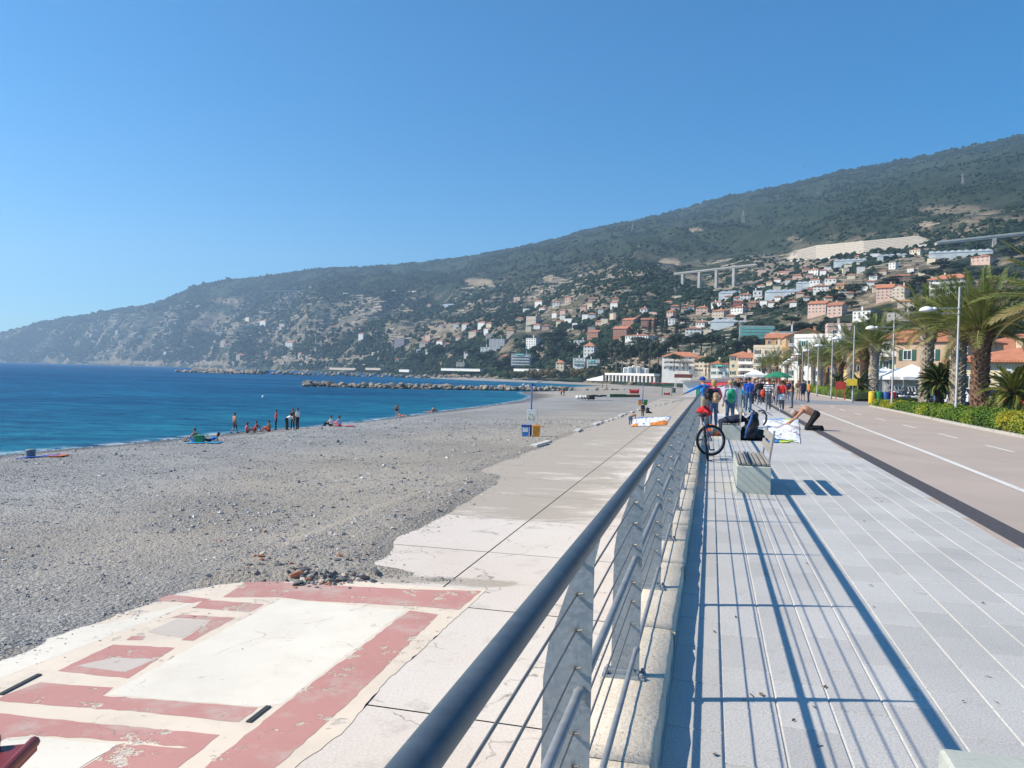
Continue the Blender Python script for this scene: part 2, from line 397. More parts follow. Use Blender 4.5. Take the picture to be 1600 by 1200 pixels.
SH_Y = [-80, -10, 20, 49, 56, 69, 80, 95, 119, 149, 180, 205, 222, 244, 258, 266, 285, 330, 371, 410, 440, 459, 480, 520, 557, 590, 640, 690, 760, 900]
SH_X = [-68, -50, -41, -32.3, -29, -25, -19.5, -15.5, -9.7, -2.3, 3.2, 5.5, 5.5, 3, 4, 16, 22, 22, 25, 35, 45, 50, 46, 30, 0, -24, -50, -75, -110, -180]
def shoreX(Y): return np.interp(Y, SH_Y, SH_X)
ZS = -2.8                                # the concrete beach terrace lies this far below the promenade
def slabC(Y):                            # sea side edge of the terrace, as offset from the promenade line
    return np.interp(Y, [-20, 12, 14, 60, 95, 130, 170], [-10.9, -10.7, -10.6, -10.9, -10.0, -8.2, -5.0])
def wallX(Y): return np.interp(Y, [-30, 0, 150, 168, 230, 300, 360, 420, 520, 620, 760], [-0.62 - 7.65, -0.62, 37.6, 43.9, 62, 88, 112, 118, 110, 60, -40])
def beach_z(X, Y):
    xs_, xw = shoreX(Y), np.where(Y < 160, slabC(Y) + SL * Y, wallX(Y))
    xs_ = xs_ + 1.6 * (fbm(X * 0 + Y / 9.0, Y * 0, 3, 3) - 0.5)
    L = np.maximum(xw - xs_, 4)
    t = (X - xs_) / L
    h = ZS - (-4.2)
    z = np.where(t < 0, -4.2 + np.maximum(t * L * 0.12, -2.5), -4.2 + h * (0.62 * np.clip(t / 0.32, 0, 1) ** 0.8 + 0.38 * np.clip((t - 0.1) / 0.9, 0, 1)))
    z = z + np.clip(t * 4, 0, 1) * 0.12 * (fbm(X / 3.0, Y / 3.0, 4, 71) - 0.5) + np.clip(t * 4, 0, 1) * 0.35 * (fbm(X / 14, Y / 14, 3, 72) - 0.5) * np.clip((1 - t) * 5, 0, 1)
    return z
def over_slab(X, Y):
    """height of the drifted gravel above the terrace: positive covers it"""
    c = X - SL * Y
    e = slabC(Y) - c                      # >0 on the sea side of the edge
    wob = (fbm(X / 2.2, Y / 2.2, 4, 41) - 0.5) + 0.55 * (fbm(X / 0.55, Y / 0.8, 3, 44) - 0.5)
    k = np.clip(e * 0.09, -0.35, 0.12) + wob * 0.10
    k = k + np.where(Y > 25, 0.20 * (fbm(X / 5.5 + 9, Y / 9, 3, 47) - 0.42) * sstep(-4.5, -0.5, e), 0)
    # the tongue of rubble drifted over the terrace behind the painted floor
    def blob(c0, y0, rc, ry, am):
        return am * np.exp(-(((c - c0) / rc) ** 2 + ((Y - y0 - 0.12 * (c + 8)) / ry) ** 2) ** 1.5)
    k = k + blob(-9.6, 18.8, 2.4, 1.9, 0.36) + blob(-7.2, 17.2, 2.2, 0.75, 0.33) + blob(-5.2, 16.55, 1.2, 0.42, 0.28) + blob(-10.2, 23.5, 2.5, 4.5, 0.30) + blob(-9.5, 30, 1.6, 6, 0.2)
    return k
def surf_z(X, Y):
    X = np.asarray(X, float); Y = np.asarray(Y, float)
    Z = beach_z(X, Y); c = X - SL * Y; k = over_slab(X, Y); e = c - slabC(Y)
    Z = np.where((e > -1.5) & (Y < 168), ZS + np.where(e < 0, np.minimum(k, 0.05) * sstep(-1.5, 0, e) + (Z - ZS) * (1 - sstep(-1.5, 0, e)), np.minimum(k, .14)), Z)
    return np.where(Y > 560, np.minimum(Z, -2.6), Z)
def make_beach():
    ys = np.concatenate([np.arange(-8, 40, 0.30), np.arange(40, 90, 0.6), np.arange(90, 300, 2.5), np.arange(300, 765, 8)])
    nc = 190; t = np.linspace(0, 1, nc) ** 0.9
    YY = ys[:, None] + 0 * t[None]
    x0 = shoreX(ys) - 14; x1 = wallX(ys) + np.where(ys > 300, 40, np.where(ys > 34, 1.5, 0.0))
    XX = x0[:, None] + (x1 - x0)[:, None] * t[None]
    Z = surf_z(XX, YY); c = XX - SL * YY; k = over_slab(XX, YY)
    V = np.stack([XX, YY, Z], -1).reshape(-1, 3)
    n = NT('beach_gravel'); co = n.geo()
    v = n.n('TexVoronoi'); v.inputs['Scale'].default_value = 26.0; n.l(co, v.inputs['Vector'])
    v2 = n.n('TexVoronoi'); v2.inputs['Scale'].default_value = 11.0; n.l(co, v2.inputs['Vector'])
    tone = n.n('SeparateColor'); n.l(v.outputs['Color'], tone.inputs[0]); tone2 = n.n('SeparateColor'); n.l(v2.outputs['Color'], tone2.inputs[0])
    st = n.ramp(tone.outputs[0], [(0.0, (0.15, 0.15, 0.155)), (0.45, (0.28, 0.28, 0.275)), (0.8, (0.41, 0.40, 0.385)), (1.0, (0.62, 0.60, 0.56))])
    st2 = n.ramp(tone2.outputs[1], [(0.0, (0.15, 0.15, 0.155)), (0.6, (0.30, 0.295, 0.28)), (1.0, (0.50, 0.48, 0.44))])
    st = n.mix(n.ramp(n.noise(co, 0.9, 4), [(0.4, 0.15), (0.65, 0.7)]), st, st2)
    sand = n.ramp(n.noise(co, 6, 6, 0.7), [(0.3, (0.30, 0.26, 0.21)), (0.7, (0.46, 0.405, 0.33))])
    sandf = n.math('MULTIPLY', n.attr('sandy'), n.ramp(n.noise(co, 1.4, 5, 0.65), [(0.3, 0.55), (0.55, 1.0)]))
    dryc = n.mix(sandf, st, sand)
    big = n.ramp(n.noise(co, 0.12, 4), [(0.3, 0.80), (0.7, 1.12)])
    dryc = n.mix(1.0, dryc, big, 'MULTIPLY')
    wet = n.mix(n.attr('wet'), dryc, n.mix(1.0, dryc, (0.40, 0.41, 0.45), 'MULTIPLY'))
    n.col(wet); n.b.inputs['Specular IOR Level'].default_value = 0.25
    n.b.inputs['Roughness'].default_value = 0.85
    hh = n.math('ADD', n.math('MULTIPLY', v.outputs['Distance'], -0.022), n.math('ADD', n.math('MULTIPLY', v2.outputs['Distance'], -0.035), n.math('MULTIPLY', n.noise(co, 3, 4), 0.07)))
    n.l(n.bump(hh, 0.9, 1.0), n.b.inputs['Normal'])
    me = npmesh('beach', V, gridfaces(len(ys), nc), n.m, True)
    d = XX - shoreX(YY)
    vattr(me, 'wet', np.clip((1 - sstep(1.0, 7.0, d + 4 * (fbm(XX / 5, YY / 5, 3, 8) - 0.5) - np.clip(90 - YY, 0, 60) * 0.05)) + 0.35 * sstep(26, 13, YY) * sstep(-14, -17, c) , 0, 1))
    e = slabC(YY) - c
    sd = sstep(17, 3, e + 8 * (fbm(XX / 5, YY / 8, 3, 18) - 0.5)) * sstep(10, 22, YY) * (0.9 - 0.5 * sstep(60, 110, YY)) * (YY < 260)
    for c0_, y0_, rc_, ry_, am_ in ((-14.0, 33, 2.6, 8, 1.0), (-14.5, 50, 2.5, 8, .9), (-13, 22, 2.5, 3.5, .9), (-17.5, 28, 2, 6, .5), (-20, 42, 3, 6, .5)): sd = np.maximum(sd, am_ * np.exp(-((c - c0_) / rc_) ** 2 - ((YY - y0_) / ry_) ** 2))
    sd = np.maximum(sd, 0.85 * (YY > 170) * sstep(0.35, 0.6, fbm(XX / 30, YY / 30, 3, 28)))
    sd = np.maximum(sd, np.where((k > 0.0) & (c > slabC(YY)) & (YY < 160), 0.85, 0))
    vattr(me, 'sandy', sd)
    tag(link('beach', me), kind='structure')
def leaf_cloud_raw(name, P, N, size, m, tone):
    n = len(P); N = N + rng.normal(0, .7, (n, 3)); N /= np.linalg.norm(N, axis=1)[:, None]
    A = np.cross(N, rng.normal(0, 1, (n, 3))); A /= np.linalg.norm(A, axis=1)[:, None] + 1e-9; B = np.cross(N, A); h = (size * rng.uniform(.6, 1.3, n))[:, None]
    V = np.stack([P - A * h, P + B * h * .7, P + A * h, P - B * h * .7], 1).reshape(-1, 3)
    me = npmesh(name, V, np.arange(n * 4).reshape(-1, 4), m); vattr(me, 'tone', np.repeat(np.clip(tone + rng.normal(0, .1, n), 0, 1), 4)); return me
def make_scrub():
    n = NT('scrub_leaves'); co = n.geo()
    rn = n.attr('tone'); f = n.noise(co, 0.5, 3, 0.6)
    c = n.ramp(rn, [(0.0, (0.006, 0.017, 0.010)), (0.4, (0.013, 0.031, 0.016)), (0.75, (0.028, 0.049, 0.023)), (0.95, (0.058, 0.070, 0.036)), (1.0, (0.11, 0.095, 0.065))])
    c = n.mix(1.0, c, n.ramp(f, [(0.3, 0.7), (0.7, 1.25)]), 'MULTIPLY')
    n.col(c); n.b.inputs['Roughness'].default_value = 0.9; n.b.inputs['Specular IOR Level'].default_value = 0.15
    N = 90000
    px = rng.uniform(-60, 1680, N); u = rng.random(N)
    Y0, z0, Y1, z1, Y2, z2, Y3, z3 = tcol(px)
    # even over the picture: between foot and skyline in equal steps of height angle, a little denser low down
    e0 = np.full(N, 0.0); Ys = np.interp(u, [0, 0.28, 0.62, 1.0], [0, 1, 2, 3])
    Y = np.where(Ys < 1, Y0 * 1.01 + (Y1 - Y0) * Ys, np.where(Ys < 2, Y1 + (Y2 - Y1) * (Ys - 1), Y2 + (Y3 * 1.0 - Y2) * (Ys - 2)))
    X = (px - 800) / F * Y; Z = tz(X, Y)
    so = soil(X, Y, Z); hgt = Z
    dens = fbm(X / 60, Y / 130, 4, 91)
    low = sstep(320, 60, hgt)
    keep = (rng.random(N) < np.clip((dens - 0.34 - 0.05 * low) * 5.5, 0.06, 1)) & (rng.random(N) > so * 0.93) & (Z > -3)
    near = keep & (Y < 620)
    q = rng.random(N) < 0.6; nx_, ny_, nz_ = X[near & q], Y[near & q], Z[near & q]
    keep = keep & ~near
    k_ = 36; nb = len(nx_); rad = 0.8 + 1.6 * rng.random(nb) ** 1.8
    d = rng.normal(0, 1, (nb, k_, 3)); d /= np.linalg.norm(d, axis=2)[..., None]; d[..., 2] = np.abs(d[..., 2])
    P = np.stack([nx_, ny_, nz_], -1)[:, None, :] + d * (rad[:, None, None] * rng.uniform(0.6, 1.05, (nb, k_, 1))) * np.array([1, 1, .9])
    t_ = np.clip(rng.normal(0.45, 0.16, nb), 0, 1)
    nl = leaf_cloud_raw('foothill_scrub', P.reshape(-1, 3), d.reshape(-1, 3), np.repeat(rad * .42, k_), n.m, np.repeat(t_, k_))
    tag(link('foothill_scrub', nl), kind='stuff')
    X, Y, Z, dens, low = X[keep], Y[keep], Z[keep], dens[keep], low[keep]; n_ = len(X)
    big = rng.random(n_) ** 2.2
    r = (1.3 + 3.4 * big * (0.45 + 0.55 * low)) * np.clip(Y / 1300, 0.75, 1.7)
    cx_ = np.concatenate([rng.uniform(-20, 420, 420), rng.uniform(420, 1640, 420)]); c8 = tcol(cx_); cy_ = c8[6] * rng.uniform(.975, 1.0, 840); kk = fbm(cx_ / 14.0, cx_ * 0, 3, 17) > .47
    cx_, cy_ = cx_[kk], cy_[kk]; X = np.concatenate([X, (cx_ - 800) / F * cy_]); Y = np.concatenate([Y, cy_]); Z = np.concatenate([Z, tz((cx_ - 800) / F * cy_, cy_)])
    r = np.concatenate([r, rng.uniform(3.5, 8.5, len(cx_)) * np.where(cx_ < 420, 1.2, .75)]); dens = np.concatenate([dens, np.full(len(cx_), .5)]); low = np.concatenate([low, np.zeros(len(cx_))]); n_ = len(X)
    V0, F0 = ICO[1]; V0 = np.array(V0)
    Sz = np.stack([r * rng.uniform(0.8, 1.4, n_), r * rng.uniform(0.8, 1.3, n_), r * rng.uniform(0.6, 1.15, n_)], -1)
    V, Fc = scatter(V0, F0, np.stack([X, Y, Z + r * 0.35], -1), Sz, rng.uniform(0, 6.28, n_))
    V = V + (rng.random(V.shape) - 0.5) * np.repeat(r, len(V0))[:, None] * 0.75
    me = npmesh('hillside_scrub', V, Fc, n.m, False)
    tone = np.clip(rng.normal(0.40, 0.08 + 0.10 * low, n_) + (dens - 0.5) * -0.5 + 0.1 * low, 0, 1)
    vattr(me, 'tone', np.repeat(tone, len(V0)))
    tag(link('hillside_scrub', me), kind='stuff')
    return n_
def make_haze():
    m = bpy.data.materials.new('haze'); m.use_nodes = True; t = m.node_tree; t.nodes.clear()
    o = t.nodes.new('ShaderNodeOutputMaterial'); v = t.nodes.new('ShaderNodeVolumePrincipled')
    v.inputs['Color'].default_value = (0.58, 0.79, 1.0, 1); v.inputs['Density'].default_value = 0.00015; v.inputs['Anisotropy'].default_value = 0.3
    t.links.new(v.outputs[0], o.inputs['Volume'])
    tag(MB().box(-6500, -300, -9, 4200, 6400, 900).build('haze', m), kind='stuff')
make_scrub(); make_haze()
def make_terraces():
    N = 17000; px = rng.uniform(130, 1620, N); Y0, z0, Y1, z1, Y2, z2, Y3, z3 = tcol(px); u = rng.random(N) ** 1.1
    Y = Y0 + (Y2 * 1.05 - Y0) * u; X = (px - 800) / F * Y; Z = tz(X, Y); so = soil(X, Y, Z)
    cl = fbm(X / 110, Y / 140, 4, 61); keep = (Z < 260) & (Z > 6) & (rng.random(N) < np.clip((cl - 0.47) * 6, 0, 1) * 0.5 + 0.5 * so)
    X, Y, Z = X[keep], Y[keep], Z[keep]; m = len(X); gx = (tz(X + 4, Y) - tz(X - 4, Y)) / 8; gy = (tz(X, Y + 4) - tz(X, Y - 4)) / 8
    a = np.arctan2(-gx, gy) + rng.normal(0, .06, m); s = np.clip(Y / 1000, .5, 2.0)
    B = np.array([(x, y, z) for z in (-1.0, 1.0) for x, y in ((-.5, -.5), (.5, -.5), (.5, .5), (-.5, .5))]); FB = np.array([(4, 5, 6, 7), (0, 1, 5, 4), (1, 2, 6, 5), (2, 3, 7, 6), (3, 0, 4, 7)])
    V, Fc = scatter(B, FB, np.stack([X, Y, Z], -1), np.stack([rng.uniform(7, 26, m) * s, rng.uniform(.8, 2.0, m) * s, rng.uniform(.5, 1.0, m) * s], -1), a)
    tag(link('terrace_walls', npmesh('terrace_walls', V, Fc, mat('terrace_dry_stone', (0.30, 0.26, 0.21), .95, .35, .15))), kind='stuff')
make_hills(); make_terraces(); make_sea(); make_beach()
# ---------------------------------------------------------------- promenade, beach terrace, railing
UX = Vector((SL, 1, 0)) / SLN; NX = Vector((1, -SL, 0)) / SLN
def ps(p, s, z=0.0): return UX * s + NX * p + Vector((0, 0, z))       # p across (to the right), s along
def s_of(c, y): return (SL * (c + SL * y) + y) / SLN
def sheet(name, cf0, cf1, y0, y1, z, m, step=2.0, parent=None, kind='structure'):
    """ground sheet between two edges given as offsets from the promenade line"""
    ys = np.arange(y0, y1 + step * 0.5, step); a = [cf0(y) if callable(cf0) else cf0 for y in ys]; b = [cf1(y) if callable(cf1) else cf1 for y in ys]
    V = []
    for y, c0, c1 in zip(ys, a, b): V += [(c0 + SL * y, y, z), (c1 + SL * y, y, z)]
    k = np.arange(len(ys) - 1) * 2
    me = npmesh(name, V, np.stack([k, k + 1, k + 3, k + 2], -1), m)
    o = link(name, me, parent)
    if parent is None: tag(o, kind=kind)
    return o
def ip(ys, cs): return lambda y: float(np.interp(y, ys, cs))
blackL = ip([2, 8, 12.5, 24, 38, 60, 100, 150, 230], [3.32, 3.36, 3.42, 3.55, 3.74, 4.05, 4.8, 6.2, 9.5])
blackR = lambda y: blackL(y) + 0.33
whiteC = ip([3, 12.8, 19.5, 43, 80, 120, 230], [4.95, 5.18, 5.46, 6.16, 7.2, 8.8, 13])
dashC = ip([10, 26, 47, 80, 120], [7.85, 7.97, 8.05, 9.6, 11.2])
roadR = ip([0, 15, 26, 32, 42, 60, 72, 90, 140, 230], [9.9, 10.2, 10.43, 10.56, 10.96, 11.7, 13.0, 13.4, 15, 19])

def granite(name, c0, c1, bumpk=0.25):
    n = NT(name); co = n.geo()
    g = n.noise(co, 90, 3, 0.7); b = n.noise(co, 0.7, 4, 0.6); st = n.noise(co, 6, 5, 0.7)
    col_ = n.ramp(g, [(0.32, tuple(x * 0.72 for x in lin(c0)[:3])), (0.5, lin(c0)[:3]), (0.7, lin(c1)[:3])])
    k = n.math('MULTIPLY_ADD', n.rnd(), 0.17, 0.915)
    col_ = n.mix(1.0, col_, k, 'MULTIPLY')
    col_ = n.mix(1.0, col_, n.ramp(b, [(0.3, 0.90), (0.7, 1.05)]), 'MULTIPLY')
    col_ = n.mix(n.ramp(st, [(0.58, 0.0), (0.76, 0.36)]), col_, (0.20, 0.19, 0.18))
    n.col(col_); n.b.inputs['Roughness'].default_value = 0.62; n.b.inputs['Specular IOR Level'].default_value = 0.35
    n.l(n.bump(g, bumpk, 0.004), n.b.inputs['Normal'])
    return n.m
def make_paving():
    grout = mat('paving_joint', (0.60, 0.58, 0.545), 0.9, 0.10, 8)
    pm = granite('paving_granite', (0.50, 0.485, 0.46), (0.63, 0.61, 0.575))
    ys_end = 228
    base = sheet('promenade_paving', lambda y: -0.30 if y < 36 else 1.45, lambda y: blackL(y) + 0.05, -4, ys_end, -0.006, grout, 1.0)
    tw, tl, gap = 0.271, 0.60, 0.008
    tile = MB().bevbox(-tw / 2, -tl / 2, -0.05, tw / 2, tl / 2, 0.0, 0.004).mesh('paving_tile', pm)
    tile2 = None
    near = []; far = []
    p0 = -0.175
    for i in range(24):
        p = p0 + (tw + gap) * (i + 0.5); off = [0, 0.31, 0.14, 0.47][i % 4] + random.uniform(-0.03, 0.03)
        for j in range(0, 160):
            s = 1.2 + off + j * (tl + gap)
            c = p * SLN; q = ps(p, s)
            if c - 0.15 > blackL(q.y): continue
            if q.y > 36 and c < 1.55: continue
            (near if s < 19 else far).append((p, s))
    near.sort(key=lambda t: -1000 if False else t[1])
    vis = [t for t in near if ps(*t).y > 3.0]
    keep, rest = vis[:298], vis[298:] + far
    for p, s in keep:
        o = link('paving_tile', tile, base, ps(p, s, random.uniform(-0.001, 0.0012)), -PA)
    V0 = np.array([(x, y, 0) for x, y in ((-tw / 2, -tl / 2), (tw / 2, -tl / 2), (tw / 2, tl / 2), (-tw / 2, tl / 2))])
    V0 = np.concatenate([V0, V0 * [1, 1, 0] + [0, 0, -0.02]])
    F0 = np.array([(0, 1, 2, 3), (0, 4, 5, 1), (1, 5, 6, 2), (2, 6, 7, 3), (3, 7, 4, 0)])
    P = np.array([ps(p, s, random.uniform(-0.001, 0.001)) for p, s in rest])
    V, Fc = scatter(V0, F0, P, np.ones((len(P), 3)), np.full(len(P), -PA))
    tag(link('paving_tiles_beyond', npmesh('paving_tiles_beyond', V, Fc, pm), base), kind='stuff')
    # dark stone band, cycle way, markings
    bm_ = mat('dark_band_stone', (0.075, 0.07, 0.075), 0.8, 0.25, 14, 0.3, 60)
    sheet('dark_stone_band', blackL, blackR, 2, 168, 0.004, bm_, 0.8)
    n = NT('cycle_way_asphalt'); co = n.geo()
    a = n.noise(co, 70, 3, 0.7); b = n.noise(co, 0.35, 5, 0.6)
    cc = n.mix(1.0, n.ramp(a, [(0.3, (0.38, 0.31, 0.26)), (0.7, (0.49, 0.41, 0.35))]), n.ramp(b, [(0.3, 0.90), (0.7, 1.06)]), 'MULTIPLY')
    st = n.noise(n.geo((0.5, 0.08, 1)), 1.5, 5, 0.6)
    cc = n.mix(n.ramp(st, [(0.55, 0.0), (0.75, 0.35)]), cc, (0.24, 0.215, 0.20))
    n.col(cc); n.b.inputs['Roughness'].default_value = 0.9; n.l(n.bump(a, 0.3, 0.006), n.b.inputs['Normal'])
    sheet('cycle_way', lambda y: blackL(y) - 0.1, lambda y: roadR(y) + 0.3, -4, 230, 0.0, n.m, 1.5)
    wp = worn_paint('line_paint', (0.74, 0.73, 0.69), 0.25, 5)
    sheet('edge_line', lambda y: whiteC(y) - 0.07, lambda y: whiteC(y) + 0.07, 3, 57, 0.008, wp, 1.0)
    sheet('edge_line', lambda y: whiteC(y) - 0.07, lambda y: whiteC(y) + 0.07, 71, 160, 0.008, wp, 1.0)
    for y in [15.0, 20.2, 25.0, 30.2, 35.6, 41.4, 47.0, 52.6] + [73 + 6 * i for i in range(12)]:
        o = sheet('lane_dash', lambda q: dashC(q) - 0.06, lambda q: dashC(q) + 0.06, y, y + 2.2, 0.008, wp, 1.1)
    gp_ = granite('crossing_granite', (0.30, 0.30, 0.31), (0.42, 0.42, 0.42), 0.2)
    sheet('crossing_paving', lambda y: blackR(y) - 0.02, lambda y: 19.0, 58.5, 70, 0.006, gp_, 1.2)
    # kerb edging of the planted verge, soil, car park, town ground
    ke = mat('kerb_edging_stone', (0.42, 0.40, 0.36), 0.85, 0.2, 5, 0.3, 40)
    soil_ = mat('verge_soil', (0.13, 0.095, 0.065), 0.95, 0.35, 3, 0.8, 14)
    asp = mat('car_park_asphalt', (0.085, 0.085, 0.088), 0.9, 0.25, 1.2, 0.3, 60)
    tg = mat('town_ground', (0.22, 0.20, 0.17), 0.95, 0.3, 0.2, 0.3, 6)
    for y0, y1 in ((12, 58), (71, 160)):
        m = MB(); ys = np.arange(y0, y1, 1.5)
        for a0, a1 in zip(ys, ys[1:]):
            c0, c1 = roadR(a0), roadR(a1)
            A, B = pr(c0, a0), pr(c1, a1); A2, B2 = pr(c0 + 0.14, a0), pr(c1 + 0.14, a1)
            up = Vector((0, 0, 0.10))
            m.add([A, A2, B2, B, A + up, A2 + up, B2 + up, B + up], [(4, 5, 6, 7), (0, 1, 5, 4), (1, 2, 6, 5), (2, 3, 7, 6), (3, 0, 4, 7)])
        tag(m.build('verge_kerb', ke), kind='structure')
        sheet('verge_soil_bed', lambda y: roadR(y) + 0.1, lambda y: roadR(y) + 7.0, y0, y1, 0.05, soil_, 2)
    sheet('car_park', lambda y: roadR(y) + 5.9, 48, -4, 230, -0.004, asp, 3)
    me = npmesh('town_ground', [(p[0], p[1], -0.05) for p in ((14, 20), (400, 20), (400, 430), (119, 430), (113, 360), (89, 300), (63, 230), (45.4, 168), (24, 84))], [tuple(range(9))], tg)
    tag(link('town_ground', me), kind='structure')
def make_leaf_litter():
    r = random.Random(31); m = MB()
    for i in range(70):
        c, y = r.uniform(-0.1, 3.3) if i < 55 else r.uniform(4, 9), 3.4 * (1 / max(.06, r.random())) ** .9
        if y > 40: continue
        q = pr(c, y, 0.006 if c < 3.3 else .012); a = r.uniform(0, 6.3); u = Vector((math.cos(a), math.sin(a), 0)) * r.uniform(.012, .032); w = Vector((-math.sin(a), math.cos(a), 0)) * r.uniform(.006, .012); z = Vector((0, 0, r.uniform(.004, .012)))
        m.add([q - u, q + w + z, q + u + z * .5, q - w], [(0, 1, 2), (0, 2, 3)])
    tag(m.build('fallen_leaves', mat('dry_leaf', (0.13, 0.085, 0.045), .8, .4, 20)), kind='stuff')
def worn_paint(name, col_, wear=0.3, scale=3.0, thr=0.60):
    n = NT(name); co = n.geo()
    a = n.noise(co, scale, 8, 0.7); b = n.noise(co, 0.5, 4, 0.6); f = n.noise(co, 60, 3, 0.6)
    c = lin(col_)[:3]
    cc = n.ramp(b, [(0.3, tuple(x * 0.90 for x in c)), (0.7, tuple(min(1, x * 1.04) for x in c))])
    cc = n.mix(n.ramp(a, [(0.50, 0.0), (0.72, wear)]), cc, (0.52, 0.46, 0.40))
    sp_ = n.noise(co, 9, 6, 0.75); cc = n.mix(n.ramp(sp_, [(0.63, 0.0), (0.68, 0.55)]), cc, (0.34, 0.29, 0.24))
    vo = n.n('TexVoronoi'); vo.feature = 'DISTANCE_TO_EDGE'; vo.inputs['Scale'].default_value = 0.30; n.l(n.warp(n.geo(), 1.8, 0.7), vo.inputs['Vector'])
    cc = n.mix(n.math('MULTIPLY', n.ramp(vo.outputs['Distance'], [(0.0, 1.0), (0.005, 0.0)]), n.ramp(a, [(0.48, 0.0), (0.56, 0.5)])), cc, (0.16, 0.13, 0.11))
    n.col(cc); n.b.inputs['Roughness'].default_value = 0.8; n.b.inputs['Specular IOR Level'].default_value = 0.25
    tr = n.n('BsdfTransparent'); mx = n.n('MixShader')
    n.l(n.ramp(n.noise(co, scale * 2.2, 9, 0.75), [(thr, 0.0), (thr + 0.025, 1.0)]), mx.inputs[0])
    n.l(n.b.outputs[0], mx.inputs[1]); n.l(tr.outputs[0], mx.inputs[2]); n.l(mx.outputs[0], n.o.inputs[0])
    n.l(n.bump(f, 0.2, 0.004), n.b.inputs['Normal'])
    return n.m
def make_terrace():
    n = NT('terrace_concrete'); co = n.geo()
    a = n.noise(co, 1.1, 8, 0.68); b = n.noise(co, 0.16, 4, 0.6); f = n.noise(co, 25, 5, 0.7)
    rot = n.n('Mapping'); rot.inputs['Rotation'].default_value = (0, 0, PA); rot.inputs['Scale'].default_value = (0.55, 1.0, 1)
    g_ = n.n('NewGeometry'); n.l(g_.outputs['Position'], rot.inputs[0])
    streak = n.noise(rot.outputs[0], 0.55, 9, 0.72, 0.4)
    con = n.ramp(f, [(0.3, (0.55, 0.475, 0.41)), (0.7, (0.70, 0.62, 0.545))])
    con = n.mix(n.ramp(b, [(0.35, 0.0), (0.65, 1.0)]), con, n.ramp(f, [(0.3, (0.60, 0.55, 0.495)), (0.7, (0.76, 0.71, 0.645))]))
    con = n.mix(n.ramp(a, [(0.56, 0.0), (0.72, 0.6)]), con, (0.36, 0.32, 0.28))
    vo = n.n('TexVoronoi'); vo.feature = 'DISTANCE_TO_EDGE'; vo.inputs['Scale'].default_value = 0.35
    n.l(n.warp(n.geo(), 1.6, 0.8), vo.inputs['Vector'])
    crack = n.math('MULTIPLY', n.ramp(vo.outputs['Distance'], [(0.0, 1.0), (0.006, 0.0)]), n.ramp(a, [(0.45, 0.0), (0.55, 0.8)]))
    con = n.mix(crack, con, (0.16, 0.14, 0.12))
    sand = n.ramp(f, [(0.3, (0.36, 0.315, 0.26)), (0.7, (0.48, 0.425, 0.36))])
    # drifted sand: thin film whose share changes along the terrace
    thr = n.attr('sand')
    m_ = n.math('SUBTRACT', n.math('ADD', streak, thr), 0.5)
    con = n.mix(n.ramp(m_, [(0.46, 0.0), (0.60, 0.95)]), con, sand)
    n.col(con); n.b.inputs['Roughness'].default_value = 0.88; n.b.inputs['Specular IOR Level'].default_value = 0.2
    n.l(n.bump(n.math('ADD', f, n.math('MULTIPLY', a, 2.0)), 0.25, 0.03), n.b.inputs['Normal'])
    cm = n.m
    jm = mat('terrace_joint', (0.22, 0.19, 0.16), 0.95, 0.3, 6)
    base = sheet('beach_terrace', -10.55, -0.45, -6, 168, ZS - 0.035, jm, 4)
    def sandf(c, y):
        return 0.34 + 0.31 * sstep(23.2, 25.0, y + 0.25 * (c + 5.5)) * (1 - 0.38 * sstep(0.3, 0.85, (c + 8) / 7.0)) + 0.06 * sstep(60, 90, y) - 0.25 * (1 - sstep(10, 21, y)) + 0.35 * sstep(2.6, 0.4, c - slabC(y)) * sstep(20, 25, y) + 0.45 * math.exp(-((y - 16.95 + 0.10 * (c + 7)) / 0.42) ** 2) * sstep(-3.2, -4.6, c) + 0.5 * sstep(-8.2, -9.2, c) * sstep(16.4, 17.0, y) - 0.06 * sstep(-7, -2, c)
    for ri in range(-2, 36):
        s0 = 14.33 + (ri - 2) * 4.62; s1 = s0 + 4.62
        for p0, p1 in ((-10.30, -5.34), (-5.34, -0.46)):
            q = ps((p0 + p1) / 2, (s0 + s1) / 2)
            nx, ny = (30, 30) if s0 < 32 else (10, 10); us = np.linspace(p0 + 0.018, p1 - 0.018, nx); vs = np.linspace(s0 + 0.018, s1 - 0.018, ny)
            dz = random.uniform(-0.0008, 0.0008)
            pts = [ps(u, v, ZS + dz) for v in vs for u in us]
            rim = [0, nx - 1, nx * ny - 1, nx * (ny - 1)]
            me = npmesh('concrete_panel', pts, gridfaces(ny, nx), cm)
            vattr(me, 'sand', [sandf(p.x - SL * p.y, p.y) for p in pts])
            link('concrete_panel', me, base)
    red = worn_paint('red_floor_paint', (0.53, 0.27, 0.24), 0.9, 0.9, 0.565)
    cream = worn_paint('cream_floor_paint', (0.76, 0.655, 0.53), 0.55, 0.9, 0.60)
    white = worn_paint('white_floor_paint', (0.78, 0.725, 0.62), 0.28, 1.2, 0.64)
    beige = worn_paint('beige_floor_paint', (0.58, 0.51, 0.45), 0.4, 1.5, 0.64)
    def patch(pix, m, z):
        z = 0.003 + z * 0.28; raw = [gp(x, y, ZS + z) for x, y in pix]; pts = []
        for A_, B_ in zip(raw, raw[1:] + raw[:1]):
            k_ = max(1, min(40, int((B_ - A_).length / 0.14)))
            for q_ in range(k_):
                p_ = A_.lerp(B_, q_ / k_); j_ = 0.018 if q_ else 0.0
                pts.append(p_ + Vector((random.uniform(-j_, j_), random.uniform(-j_, j_), 0)))
        bm = bmesh.new(); f = bm.faces.new([bm.verts.new(p) for p in pts])
        bmesh.ops.triangulate(bm, faces=bm.faces[:]); bmesh.ops.recalc_face_normals(bm, faces=bm.faces[:])
